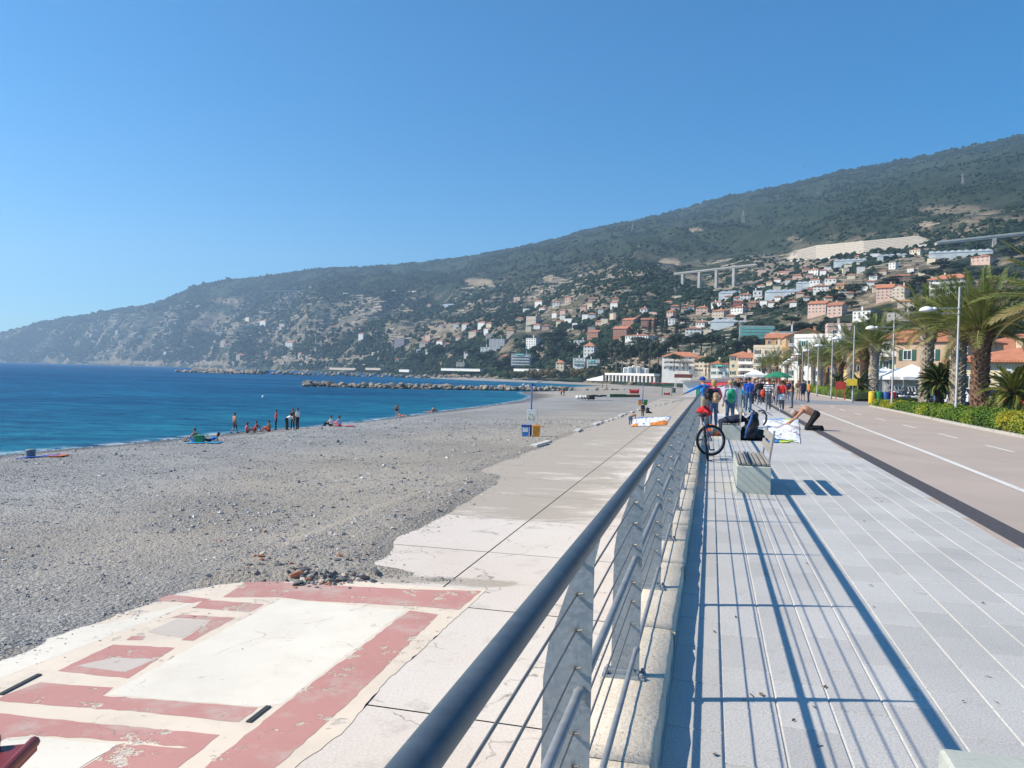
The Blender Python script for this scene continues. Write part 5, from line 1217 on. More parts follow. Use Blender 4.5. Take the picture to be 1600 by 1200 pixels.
    def row(n, L, T):
        for f in range(floors):
            for i in range(n):
                x = -L / 2 + L * (i + .5) / n; ww = min(1.15, L / n * .42) * (1.25 if h / floors > 3.6 else 1); wh = min(1.7, fh * .5)
                z = f * fh + fh * .28
                o = link('window', fr, t); M = T @ Matrix.Translation((x, 0, z)) @ Matrix.Diagonal((ww, 1, wh, 1)); o.matrix_local = M
                closed = clm is not None and r.random() < .35
                link('closed_shutter' if closed else 'pane', clm if closed else pn, o)
                if shm and not closed:
                    for sx_ in (-.755, .755): link('shutter', shm, o, (sx_, 0, 0))
    row(cols, w, Matrix.Translation((0, y0, 0)))
    if side:
        row(max(1, int(cols * d / w + .4)), d, Matrix.Translation((x1, 0, 0)) @ Matrix.Rotation(math.pi / 2, 4, 'Z'))
        if side == 'both': row(max(1, int(cols * d / w + .4)), d, Matrix.Translation((x0, 0, 0)) @ Matrix.Rotation(-math.pi / 2, 4, 'Z'))
    if balc:
        bmat = wallm('white') if balc != 2 else wallm('teal')
        for f in range(1, floors):
            z = f * fh
            bo = MB().box(x0 + w * .06, y0 - 1.2, z - .05, x1 - w * .06, y0 - .002, z + .12).build('balcony', wallm('white'), t)
            MB().box(x0 + w * .06, y0 - 1.2, z + .12, x1 - w * .06, y0 - 1.1, z + 1.0).build('balcony_front', bmat, bo)
    if awn:
        aw = AWN[awn]; z = fh * (floors - 1) + fh * .9
        MB().add([(x0 * .5, y0 - .02, z), (x1 * .3, y0 - .02, z), (x1 * .3, y0 - 1.6, z - .8), (x0 * .5, y0 - 1.6, z - .8), (x0 * .5, y0 - .02, z - .08), (x1 * .3, y0 - .02, z - .08), (x1 * .3, y0 - 1.6, z - .9), (x0 * .5, y0 - 1.6, z - .9)], [(0, 1, 2, 3), (7, 6, 5, 4), (3, 2, 6, 7), (0, 3, 7, 4), (1, 5, 6, 2)]).build('awning', aw, t)
    return t
def hp(label, px, py, wpx, hpx, wall, roof='hip', floors=2, cols=3, rz=-.45, dr=.8, Y=None, name='house', **k):
    p = hit(px, py) if Y is None else at(px, py, Y)
    s = p.y / F; w = wpx * s / (math.cos(rz) + dr * abs(math.sin(rz)) * .8); h = max(2.6, hpx * s)
    house(name, label, p, w, w * dr, h * (.8 if roof in ('hip', 'gable', 'gabley') else 1), rz + math.atan2(-p.x, p.y) * .6, wall, roof, floors, cols, rh=h * .28 if roof != 'flat' else None, **k)
def make_town():
    G = 'houses on the hillside above the town'
    # --- seafront, right to left (base on level ground)
    def sf(label, px, Y, w, d, h, wall, roof, floors, cols, rz=None, **k):
        p = at(px, 600, Y); p.z = -.05
        house('seafront_house', label, p, w, d, h, -PA - 1.05 if rz is None else rz, wall, roof, floors, cols, group='houses along the seafront', cat='house', side='both', **k)
    sf('low yellow house with an orange tiled roof at the right edge', 1628, 92, 15, 13, 4.7, 'pale', 'hip', 1, 4, -.85, sh='none', rh=2.0, ov=.9)
    sf('tall house with a big red roof behind the low yellow one', 1640, 128, 24, 15, 7.4, 'tan', 'hip', 2, 5, -.8, rh=3.2, ov=.7)
    sf('tan seafront house with dark green closed shutters behind the palms', 1482, 126, 11, 12, 8.6, 'tan', 'hip', 2, 3, -.95, sh='green', rh=2.2)
    sf('pale yellow house with balconies left of the tan house', 1428, 150, 11, 11, 10.2, 'pale', 'hip', 3, 3, -.7, sh='green', balc=1)
    sf('ochre house with a dark window seen beside a lamp post', 1380, 168, 13, 10, 6.2, 'yellow', 'hip', 2, 3, -.5, sh='brown')
    sf('white house with teal shutters and a flat pale roof', 1300, 205, 15, 14, 13, 'white', 'flat', 4, 3, -.75, sh='teal', parapet=True)
    sf('small pink flat roofed house above the white one', 1311, 262, 9, 9, 20.2, 'pink', 'flat', 5, 2, -.3, sh='none', parapet=True)
    sf('tall orange apartment house with a wide blank gable', 1256, 250, 13, 14, 15.6, 'orange', 'gabley', 5, 4, -.25, rh=2.8, balc=1, sh='none')
    sf('cream apartment house with stepped terraces left of the orange gable', 1208, 285, 12, 11, 13.4, 'cream', 'flat', 4, 4, -.55, balc=1, sh='brown', parapet=True)
    sf('narrow orange house behind the stepped cream one', 1216, 305, 9, 9, 18.2, 'orange', 'gable', 5, 3, -.5, sh='brown')
    sf('narrow pink seafront house with a red roof', 1178, 300, 9, 10, 10.2, 'pink', 'gable', 4, 3, -.7, sh='green', balc=1)
    sf('tall cream house at the far end of the seafront row', 1160, 318, 8.5, 10, 11.4, 'pale', 'hip', 4, 3, -.5, sh='green')
    sf('white terraced hotel block behind the orange gable', 1236, 345, 19, 12, 23.0, 'white', 'flat', 6, 6, -.3, sh='none', balc=1)
    # filler of the street behind the palms
    sf('cream house half hidden behind the small palms', 1268, 190, 10, 10, 7.2, 'white', 'hip', 3, 3, -.8, sh='green')
    sf('low cream house behind the twin palms', 1345, 176, 10, 9, 5.2, 'yellow', 'hip', 2, 3, -.8, sh='green')
    # --- around the bay
    hp('white hotel with a red roof and bare trees in front', 1066, 579, 62, 27, 'white', 'hip', 3, 6, -.25, .6, Y=372, balc=1, name='hotel_building', sh='none', group=None)
    hp('cream annexe right of the hotel, without balconies', 1098, 582, 26, 24, 'cream', 'hip', 3, 3, -.4, .8, Y=362, name='house', sh='brown')
    hp('low white house with a red roof behind the umbrella pines', 1128, 588, 34, 24, 'white', 'hip', 2, 3, -.4, .7, Y=352, sh='teal', awn='teal')
    hp('grey apartment block with long balconies left of the bare bank', 815, 575, 33, 22, 'grey', 'flat', 5, 5, -.2, .5, Y=690, balc=1, awn='teal', name='apartment_block', sh='none')
    hp('cream cottage tower with a red hip roof by the dry bank', 876, 577, 15, 13, 'cream', 'hip', 2, 2, -.35, .8, Y=610, sh='none')
    hp('left one of three white houses with green balconies', 906, 573, 21, 13, 'white', 'flat', 3, 3, -.3, .6, Y=590, balc=2, sh='none')
    hp('middle one of three white houses with green balconies', 928, 576, 22, 14, 'white', 'flat', 3, 4, -.3, .6, Y=580, balc=2, awn='teal', sh='none')
    hp('right one of three white houses with green balconies', 950, 577, 19, 14, 'white', 'flat', 3, 3, -.3, .6, Y=575, balc=2, sh='none')
    H = [('white modern flat roofed house above the green balconies', 906, 544, 19, 12, 'white', 'flat', 2, 3), ('three floor white villa with a red roof beside the grove', 922, 556, 20, 19, 'white', 'hip', 3, 3),
         ('square white apartment house with rows of windows left in the trees', 834, 544, 23, 15, 'white', 'flat', 4, 4), ('brick red house at the left of four on the green slope', 930, 531, 24, 14, 'brick', 'gable', 2, 4),
         ('brick red terrace house, second of four, above the grove', 972, 526, 27, 15, 'brick', 'gable', 3, 4), ('brick red terrace house, third of four, next higher up', 986, 511, 26, 13, 'brick', 'gable', 2, 4),
         ('brick red terrace house, last of four, by the cypresses', 1014, 510, 25, 12, 'brick', 'gable', 2, 4), ('long white house with a low red roof above the dark grove', 1004, 532, 50, 9, 'white', 'hip', 1, 8),
         ('small white house with orange roof right of the long one', 1044, 534, 17, 9, 'white', 'hip', 1, 3), ('white villa with red roof over the pines', 1084, 523, 27, 11, 'white', 'hip', 2, 4), ('white upper villa just above the pine villa', 1096, 511, 17, 9, 'white', 'hip', 1, 3),
         ('narrow pinkish house right of the cypresses', 1049, 498, 14, 13, 'pink', 'hip', 2, 2), ('plain white house below the narrow pink one', 1050, 507, 13, 9, 'white', 'flat', 2, 2),
         ('pink house with red roof below the white row', 1098, 490, 21, 11, 'pink', 'hip', 2, 3), ('beige house with a broad red roof above the greenhouse', 1126, 496, 24, 12, 'beige', 'hip', 2, 4), ('white house with red roof right of the beige one', 1156, 489, 25, 10, 'white', 'hip', 2, 4),
         ('low white double house above the pink one', 1122, 479, 20, 8, 'white', 'hip', 1, 3), ('small reddish brown house over the white one', 1154, 478, 17, 8, 'red', 'hip', 1, 2), ('brown house right of the reddish one', 1178, 481, 17, 9, 'brown', 'hip', 2, 2),
         ('white house with red roof below the left end of the viaduct greenhouses', 1165, 470, 18, 11, 'white', 'hip', 2, 3), ('small white house beside the upper greenhouse', 1184, 463, 15, 8, 'white', 'flat', 1, 2),
         ('pale house with a red roof high on the slope under the pine', 870, 478, 13, 7, 'white', 'hip', 1, 2), ('little pink house next uphill to the right', 889, 472, 12, 8, 'pink', 'hip', 1, 2), ('lone white house on the left terraces', 849, 488, 13, 8, 'white', 'hip', 1, 2),
         ('lone white house in the middle of the scrub below the rocks', 1007, 489, 14, 8, 'white', 'hip', 1, 2), ('beige house on the stepped dry terraces', 834, 505, 22, 10, 'beige', 'flat', 1, 3),
         ('pale yellow house high under the motorway bank', 1433, 397, 20, 8, 'cream', 'hip', 1, 4), ('yellow house below the pale one, right of it', 1459, 405, 16, 8, 'yellow', 'hip', 1, 3), ('red and pink house at the upper right', 1537, 411, 33, 11, 'pink', 'hip', 2, 4),
         ('small white house between greenhouses and dark trees', 1396, 420, 13, 9, 'white', 'flat', 2, 2), ('dark brown house with a red roof', 1409, 442, 31, 12, 'brown', 'hip', 2, 4), ('pink apartment house with balconies and a steep roof', 1384, 469, 28, 23, 'pink', 'gable', 4, 4),
         ('beige house with a big gable next to the pink flats', 1407, 467, 24, 20, 'beige', 'gabley', 3, 3), ('left half of a pair of pink houses with red roofs', 1281, 491, 34, 19, 'pink', 'gable', 3, 5), ('right half of a pair of pink houses, darker', 1308, 493, 28, 19, 'pink', 'gable', 3, 3),
         ('white house at the top of the bright terraces', 1274, 430, 19, 10, 'white', 'hip', 2, 3), ('white house below it on the terraces', 1275, 445, 18, 9, 'white', 'hip', 1, 3), ('white house right of it on the same terrace', 1299, 443, 20, 9, 'white', 'hip', 1, 3),
         ('pinkish white house just above the lower greenhouse', 1284, 455, 26, 9, 'white', 'hip', 2, 4), ('small orange house in the green right of the terraces', 1315, 452, 16, 8, 'orange', 'hip', 1, 2), ('white flat roofed building behind the tall palm fronds', 1352, 500, 34, 13, 'white', 'flat', 2, 4),
         ('grey white house among roofs above the yellow seafront', 1408, 500, 40, 10, 'stone', 'flat', 1, 4), ('beige house below the big gable', 1416, 479, 26, 9, 'beige', 'hip', 1, 3), ('beige building on the dry slope far left of the flats', 742, 525, 18, 8, 'beige', 'hip', 1, 3),
         ('pale square house at the edge of the pine wood', 766, 531, 14, 9, 'beige', 'flat', 2, 2), ('apartment house with grey balconies over the arches', 780, 543, 30, 13, 'grey', 'flat', 3, 4), ('bright white house left of the arched wall', 762, 552, 22, 9, 'white', 'flat', 2, 3),
         ('red roofed house in the trees above the shore', 790, 563, 14, 8, 'brick', 'hip', 1, 2), ('pink house by the foot of the dry slope', 699, 543, 11, 7, 'pink', 'hip', 1, 2), ('long beige villa at the foot of the dry slope', 667, 540, 22, 7, 'beige', 'hip', 1, 4),
         ('mauve grey building in the shadowed trees', 628, 542, 22, 12, 'mauve', 'flat', 3, 3), ('big stone villa beside the rail line', 721, 575, 16, 9, 'stone', 'flat', 2, 2), ('white house near the foot of the headland trees', 655, 552, 9, 6, 'white', 'flat', 1, 2), ('white house with a terrace next to it', 671, 552, 11, 6, 'white', 'flat', 1, 2)]
    for lab, px, py, w, h, wall, roof, fl, cols in H:
        hp(lab, px, py, w, h, wall, roof, fl, cols, -.45 + .25 * math.sin(px * 1.7), group=G, sh='none', chim=1 if w > 13 else 0, side=w > 16)
    hp('big pinkish white villa with terraces and a long red roof', 1486, 461, 60, 30, 'white', 'hip', 3, 7, -.5, .55, balc=1, name='villa', sh='none', group=None, ov=1.0)
    tiny = [(630, 480), (671, 480), (690, 512), (621, 566), (408, 546), (452, 476), (541, 461), (354, 542), (342, 522), (240, 541), (260, 553), (184, 521), (144, 526), (220, 528), (310, 481), (390, 509), (378, 560), (500, 540), (470, 556), (520, 515), (585, 555), (300, 545), (418, 575 - 12), (560, 560)]
    for i, (px, py) in enumerate(tiny):
        p = hit(px, py); s = p.y / F; rr = random.Random(i); wc = rr.choice(['white', 'beige', 'beige', 'stone']); rf_ = rr.choice(['hip', 'flat']); house('far_house', near_label(f"tiny {wc} house{' with a red roof' if rf_ == 'hip' else ', flat roofed,'}", px, py), p, rr.uniform(5, 9) * s, 5 * s, rr.uniform(3, 4.6) * s, rr.uniform(-.6, .1), wc, rf_, small=True, group='tiny houses on the far headland', rh=1.6 * s)
    tiny2 = [(880, 500), (900, 512), (945, 505), (960, 497), (936, 508), (966, 496), (1046, 478), (1080, 485), (1107, 521), (1203, 446), (1232, 444), (1246, 437), (1294, 423), (1214, 455), (1190, 452), (1222, 431), (1330, 436), (1345, 425), (1367, 404), (1380, 430), (1440, 430), (1360, 446), (1325, 420), (1350, 455), (1445, 470), (1520, 478), (1545, 470), (1216, 470), (1260, 470), (1590, 455), (912, 486), (925, 497), (853, 515), (868, 495), (1068, 505), (1140, 470)]
    rq = random.Random(77); zones = [(1190, 1330, 424, 480, 22), (1330, 1480, 405, 470, 10), (800, 960, 470, 520, 16), (1060, 1190, 468, 505, 8), (640, 800, 500, 560, 10), (300, 620, 490, 565, 7), (960, 1060, 470, 505, 6)]
    for x0, x1, y0, y1, n in zones:
        k = 0
        while k < n:
            q = (rq.uniform(x0, x1), rq.uniform(y0, y1)); k += 0.2
            if all(abs(q[0] - a) > 9 or abs(q[1] - b) > 6 for a, b in tiny2 + [(h_[1], h_[2]) for h_ in H]): tiny2.append(q); k += 0.8
    for i, (px, py) in enumerate(tiny2):
        p = hit(px, py); s = p.y / F; rr = random.Random(90 + i); wc = rr.choice(['white', 'white', 'beige', 'cream', 'pink']); rf_ = rr.choice(['hip', 'hip', 'flat']); house('hill_house', near_label(f"small {wc} house{' with a red roof' if rf_ == 'hip' else ', flat roofed,'}", px, py), p, rr.uniform(8, 14) * s, 8 * s, rr.uniform(5, 7.5) * s, rr.uniform(-.7, -.2), wc, rf_, small=True, group='small houses on the terraces', rh=2.0 * s)
    # --- netted scaffold block
    p = hit(1182, 536); s = p.y / F; net = mat('scaffold_net', (0.16, 0.46, 0.40), 0.8, 0.2, 0.35, .3, 2); pole = mat('scaffold_tube', (0.42, 0.42, 0.42), 0.5)
    t = thing('scaffolded_building', 'building wrapped in green scaffold netting', 'building', p, -.25)
    w, h, d = 52 * s, 25 * s, 20 * s
    MB().box(-w / 2, 0, -5, w / 2, d, h).build('wall', wallm('grey'), t)
    for k in range(5):
        MB().box(-w / 2, -1.2, h * k / 5 + .3, w / 2 - (k % 2) * w * .04, -1.05, h * (k + 1) / 5 - .25).build('net_strip', net, t); MB().box(-w / 2 - .3, -1.15, h * (k + 1) / 5 - .22, w / 2 + .3, -.2, h * (k + 1) / 5 + .05).build('scaffold_deck', pole, t)
    MB().box(w / 2 + .3, -.6, 0, w / 2 + .45, d * .8, h * .96).build('net_strip', net, t)
    MB().box(-w / 2, 0, h, w / 2, d, h + .6).build('roof', FLATM, t)
    # --- greenhouses
    n = NT('greenhouse_glass'); f = n.noise(n.geo(), .12, 3); n.col(n.ramp(f, [(.3, (0.42, 0.46, 0.48)), (.7, (0.64, 0.67, 0.68))])); n.b.inputs['Roughness'].default_value = .3; gg = n.m
    gw = mat('greenhouse_frame', (0.55, 0.56, 0.56), .5)
    for lab, px, py, wpx, hpx, dr in (('long low greenhouse under the motorway bank, left part', 1338, 412, 64, 7, .35), ('greenhouse behind the little brown roof under the motorway', 1394, 404, 42, 5, .35), ('wide glasshouse terrace below the motorway bridge', 1500, 401, 86, 8, .4),
                                      ('pale blue greenhouse on the bright terraces', 1230, 462, 64, 7, .4), ('greenhouse roof beside the white houses below the viaduct', 1146, 463, 42, 6, .5), ('dark roofed glasshouse above the scaffold building', 1140, 509, 54, 11, .5), ('small far greenhouse on the middle slope', 708, 479, 34, 5, .4), ('greenhouse row over the pink houses', 1266, 447, 40, 5, .4)):
        p = hit(px, py); s = p.y / F; t = thing('greenhouse', lab, 'greenhouse', p, -.48, 'greenhouses on the slope'); w, h = wpx * s, max(2.6, hpx * s * .34); d = w * dr * .8; k = max(5, int(w / 4.5))
        MB().box(-w / 2, -d / 2, -4, w / 2, d / 2, h).build('glass_wall', gg, t)
        for i in range(k):
            a, b = -w / 2 + w * i / k, -w / 2 + w * (i + 1) / k - .15; m_ = (a + b) / 2; r_ = min(1.1, h * .28); zb = h + d * .22
            MB().add([(a, -d / 2 - .2, h), (m_, -d / 2 - .2, h + r_), (b, -d / 2 - .2, h), (a, d / 2, zb), (m_, d / 2, zb + r_), (b, d / 2, zb)], [(0, 1, 4, 3), (1, 2, 5, 4), (0, 2, 1), (3, 4, 5)]).build('roof_span', gg, t)
        MB().box(-w / 2 - .1, -d / 2 - .35, h - .3, w / 2 + .1, -d / 2 - .22, h).build('gutter', gw, t)
    # --- motorway works
    con = mat('motorway_concrete', (0.46, 0.44, 0.40), .9, .15, .2, .2, 2); asp = MATS['car_park_asphalt']
    def viaduct(label, A, B, thick, piers, pw, drop=None):
        t = thing('viaduct', label, 'viaduct', A, 0); D = B - A; L = math.hypot(D.x, D.y); u = Vector((D.x, D.y, 0)) / L; nn = Vector((-u.y, u.x, 0))
        def slab(nm, off0, off1, z0, z1, m):
            P = [nn * off0, nn * off1]; V = []
            for q in (Vector((0, 0, 0)), D): V += [q + P[0] + Vector((0, 0, z0)), q + P[1] + Vector((0, 0, z0)), q + P[1] + Vector((0, 0, z1)), q + P[0] + Vector((0, 0, z1))]
            MB().add(V, [(0, 1, 2, 3), (7, 6, 5, 4), (0, 4, 5, 1), (1, 5, 6, 2), (2, 6, 7, 3), (3, 7, 4, 0)]).build(nm, m, t)
        slab('deck', -thick * 2, thick * 2, -thick, 0, con); slab('parapet', -thick * 2 - .4, -thick * 2 - .02, -.3, 1.2, con); slab('parapet', thick * 2 + .02, thick * 2 + .4, -.3, 1.2, con)
        for u_ in piers:
            q = D * u_; 
            for off in (-thick * 1.3, thick * 1.3):
                w = q + nn * off; gx = A + w; zg = float(tz(gx.x, gx.y)) - A.z - 3
                MB().box(-pw / 2, -pw * .4, zg, pw / 2, pw * .4, w.z - thick - .01, 0, Matrix.Translation((w.x, w.y, 0)) @ Matrix.Rotation(math.atan2(u.y, u.x), 4, 'Z')).build('pier', con, t)
        return t
    q0, q1 = hit(1056, 437), hit(1180, 421); zoff = .0
    yv = min(q0.y, q1.y, hit(1120, 452).y) - 8
    A, B = at(1054, 428.5, yv + 40), at(1182, 414, yv - 10)
    viaduct('motorway viaduct on tall pale piers over the gully', A, B, 1.3, (.11, .32, .53, .74), 2.6)
    A, B = at(420, 454.5, hit(455, 468).y - 60), at(500, 454, hit(455, 468).y - 30); viaduct('distant motorway bridge on the left hillside', A, B, 2.2, (.2, .4, .55), 4)
    yb = hit(1540, 392).y - 6
    A, B = at(1462, 380, yb + 25), at(1720, 352, yb - 5); viaduct('motorway bridge sloping down from the right edge', A, B, 1.7, (.36, .8), 3)
    # terraced cutting above the motorway
    n = NT('gabion_wall'); sx = n.n('SeparateXYZ'); n.l(n.geo(), sx.inputs[0]); f = n.noise(n.geo((.25, .25, 1.5)), .8, 5, .7); n.col(n.ramp(f, [(.3, (0.36, 0.31, 0.25)), (.7, (0.50, 0.45, 0.38))])); n.b.inputs['Roughness'].default_value = .95; gab = n.m
    t = thing('terraced_cutting', 'long pale terraced retaining wall cut into the hill', 'retaining wall', hit(1340, 396))
    o = Vector(t.location); steps = 8; up = [(1236, 402), (1246, 391), (1275, 383), (1350, 376), (1434, 368), (1452, 374), (1465, 380)]; dn = [(1234, 407), (1246, 407.5), (1275, 405), (1350, 397), (1434, 385), (1452, 382), (1466, 381)]
    ydn = [hit(x, y).y - 4 for x, y in dn]
    for k in range(steps):
        V = []; 
        for (ux, uy), (dx, dy), yy in zip(up, dn, ydn):
            for f0, back in ((k / steps, k), ((k + 1) / steps - .02, k + .75)):
                V.append(at(dx + (ux - dx) * f0, dy + (uy - dy) * f0, yy + back * 3.0) - o)
        m_ = MB(); nn = len(up)
        for i in range(nn - 1): m_.add([V[2 * i], V[2 * i + 2], V[2 * i + 3], V[2 * i + 1], V[2 * i] + Vector((0, 14, 0)), V[2 * i + 2] + Vector((0, 14, 0)), V[2 * i + 3] + Vector((0, 14, 0)), V[2 * i + 1] + Vector((0, 14, 0))], [(0, 1, 2, 3), (3, 2, 6, 7), (0, 4, 5, 1), (1, 5, 6, 2), (0, 3, 7, 4)])
        m_.build('wall_tier', gab, t)
    V = MB(); pal_ = mat('motorway_barrier', (0.60, 0.58, 0.54), .8)
    for i in range(len(dn) - 1):
        a, b = at(dn[i][0], dn[i][1], ydn[i] - 2) - o, at(dn[i + 1][0], dn[i + 1][1], ydn[i + 1] - 2) - o
        V.add([a + Vector((0, 0, -3)), b + Vector((0, 0, -3)), b + Vector((0, 0, .6)), a + Vector((0, 0, .6)), a + Vector((0, 5, -3)), b + Vector((0, 5, -3)), b + Vector((0, 5, .6)), a + Vector((0, 5, .6))], [(0, 1, 2, 3), (3, 2, 6, 7)])
    V.build('barrier', pal_, t)
    # pylons
    stl = mat('pylon_steel', (0.34, 0.35, 0.36), .6)
    for lab, px, py, hpx in (('lattice power pylon high on the right slope', 1504, 287, 15), ('lattice power pylon above the bare rock', 1161, 349, 20), ('lattice power pylon on the left upper slope', 988, 362, 13), ('lattice power pylon on the skyline', 912, 356, 9)):
        p = hit(px, py); s = p.y / F; h = hpx * s; t = thing('power_pylon', lab, 'pylon', p, .3, 'power pylons on the mountain'); b = h * .11; m_ = MB()
        for sx_, sy_ in ((1, 1), (1, -1), (-1, 1), (-1, -1)): m_.tube([(b * sx_, b * sy_, -2), (b * .2 * sx_, b * .2 * sy_, h)], .22, 4)
        for k in range(6):
            z0, z1 = h * k / 6, h * (k + 1) / 6; b0, b1 = b * (1 - .8 * k / 6), b * (1 - .8 * (k + 1) / 6)
            for sg in (1, -1): m_.tube([(-b0, b0 * sg, z0), (b1, b1 * sg, z1)], .14, 3); m_.tube([(b0 * sg, -b0, z0), (b1 * sg, b1, z1)], .14, 3)
        m_.build('lattice_mast', stl, t); MB().tube([(-h * .17, 0, h * .8), (h * .17, 0, h * .8)], .2, 4).tube([(-h * .12, 0, h * .93), (h * .12, 0, h * .93)], .2, 4).build('cross_arm', stl, t)
    # --- arcaded sea wall of the old promenade
    ww = wallm('white'); A, B = at(946, 588, 445), at(1022, 590, 405); D = B - A; L = D.length; rz = math.atan2(D.y, D.x)
    t = thing('arcaded_wall', 'white seaside wall with a row of dark arches behind the beach', 'wall', A + Vector((0, 0, -2.6)), rz); k = 13; cell = L / k
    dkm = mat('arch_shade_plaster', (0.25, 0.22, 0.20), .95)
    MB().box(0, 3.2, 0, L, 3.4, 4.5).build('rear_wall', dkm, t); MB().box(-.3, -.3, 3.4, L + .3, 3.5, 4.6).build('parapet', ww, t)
    for i in range(k + 1): MB().box(i * cell - .42, 0, 0, i * cell + .42, .7, 2.7).build('arch_pier', ww, t)
    for i in range(k):
        m_ = MB(); N = 8; r_ = cell / 2 - .42; cx = (i + .5) * cell; top = 3.39
        for q in range(N):
            a0, a1 = math.pi * q / N, math.pi * (q + 1) / N; z = lambda a: 2.7 + min(.68, r_ * .9 * math.sin(a)); x = lambda a: cx - r_ * math.cos(a)
            m_.add([(x(a0), 0, z(a0)), (x(a1), 0, z(a1)), (x(a1), 0, top), (x(a0), 0, top), (x(a0), .7, z(a0)), (x(a1), .7, z(a1))], [(0, 1, 2, 3), (0, 4, 5, 1)])
        m_.add([(cx - cell / 2, 0, 2.7), (cx - r_, 0, 2.7), (cx - r_, 0, top), (cx - cell / 2, 0, top)], [(0, 1, 2, 3)]); m_.add([(cx + r_, 0, 2.7), (cx + cell / 2, 0, 2.7), (cx + cell / 2, 0, top), (cx + r_, 0, top)], [(0, 1, 2, 3)])
        m_.build('arch', ww, t)
    r0 = A + Vector((-2, 1, -2.7))
    tt = thing('beach_ramp', 'sloping white ramp at the left end of the arches', 'ramp', r0, rz); MB().add([(-16, 0, 0), (1.4, 0, 0), (1.4, 0, 3.2), (-16, 0, .6), (-16, 2, 0), (1.4, 2, 0), (1.4, 2, 3.2), (-16, 2, .6)], [(0, 1, 2, 3), (3, 2, 6, 7), (0, 3, 7, 4), (4, 7, 6, 5)]).build('ramp_wall', ww, tt)
    for i in range(5): MB().box(-13 + i * 3, -.05, -.1, -12.6 + i * 3, -.002, 1.0 + i * .42).build('buttress', ww, tt)
    # white sheeted slope
    P = at(994, 583, 455); t = thing('sheeted_structure', 'white sheeted terrace structure on the bank over the arches', 'structure', P, -.1); s = 455 / F; rr = random.Random(4)
    for i in range(6):
        x = (-20 + i * 6.6) * s; MB().bevbox(x, -4 * s - (i % 2) * .5, -3, x + 6.9 * s, 6 * s, (12.5 - abs(i - 2.2) * 1.6 + rr.uniform(-.8, .8)) * s, .5).build('sheet_panel', ww, t)
    # long seaside walls at the far harbour
    for lab, px, py, wpx, hpx, wall in (('long white harbour building at the foot of the headland', 537, 577, 58, 4.5, 'white'), ('second long white harbour building right of it', 585, 577, 32, 4, 'white'), ('low white shed by the harbour beach', 634, 580, 20, 5, 'white'), ('long white railway wall behind the far beach', 722, 578, 74, 4, 'white'), ('white wall under the grey apartment block', 826, 578, 44, 3, 'white'), ('thin white roadside building on the upper left slope', 648, 456, 36, 2.2, 'white')):
        p = at(px, py, np.interp(px, T_PX, T_D0) * .985) if py > 500 else hit(px, py); s = p.y / F; house('shore_building' if 'wall' not in lab else 'shore_wall', lab, p, wpx * s * 1.2, 6, hpx * s * .5, -.75, 'beige' if px < 600 else wall, 'flat', small=True, base=-1.2, cat='building' if 'wall' not in lab else 'wall')
make_town()
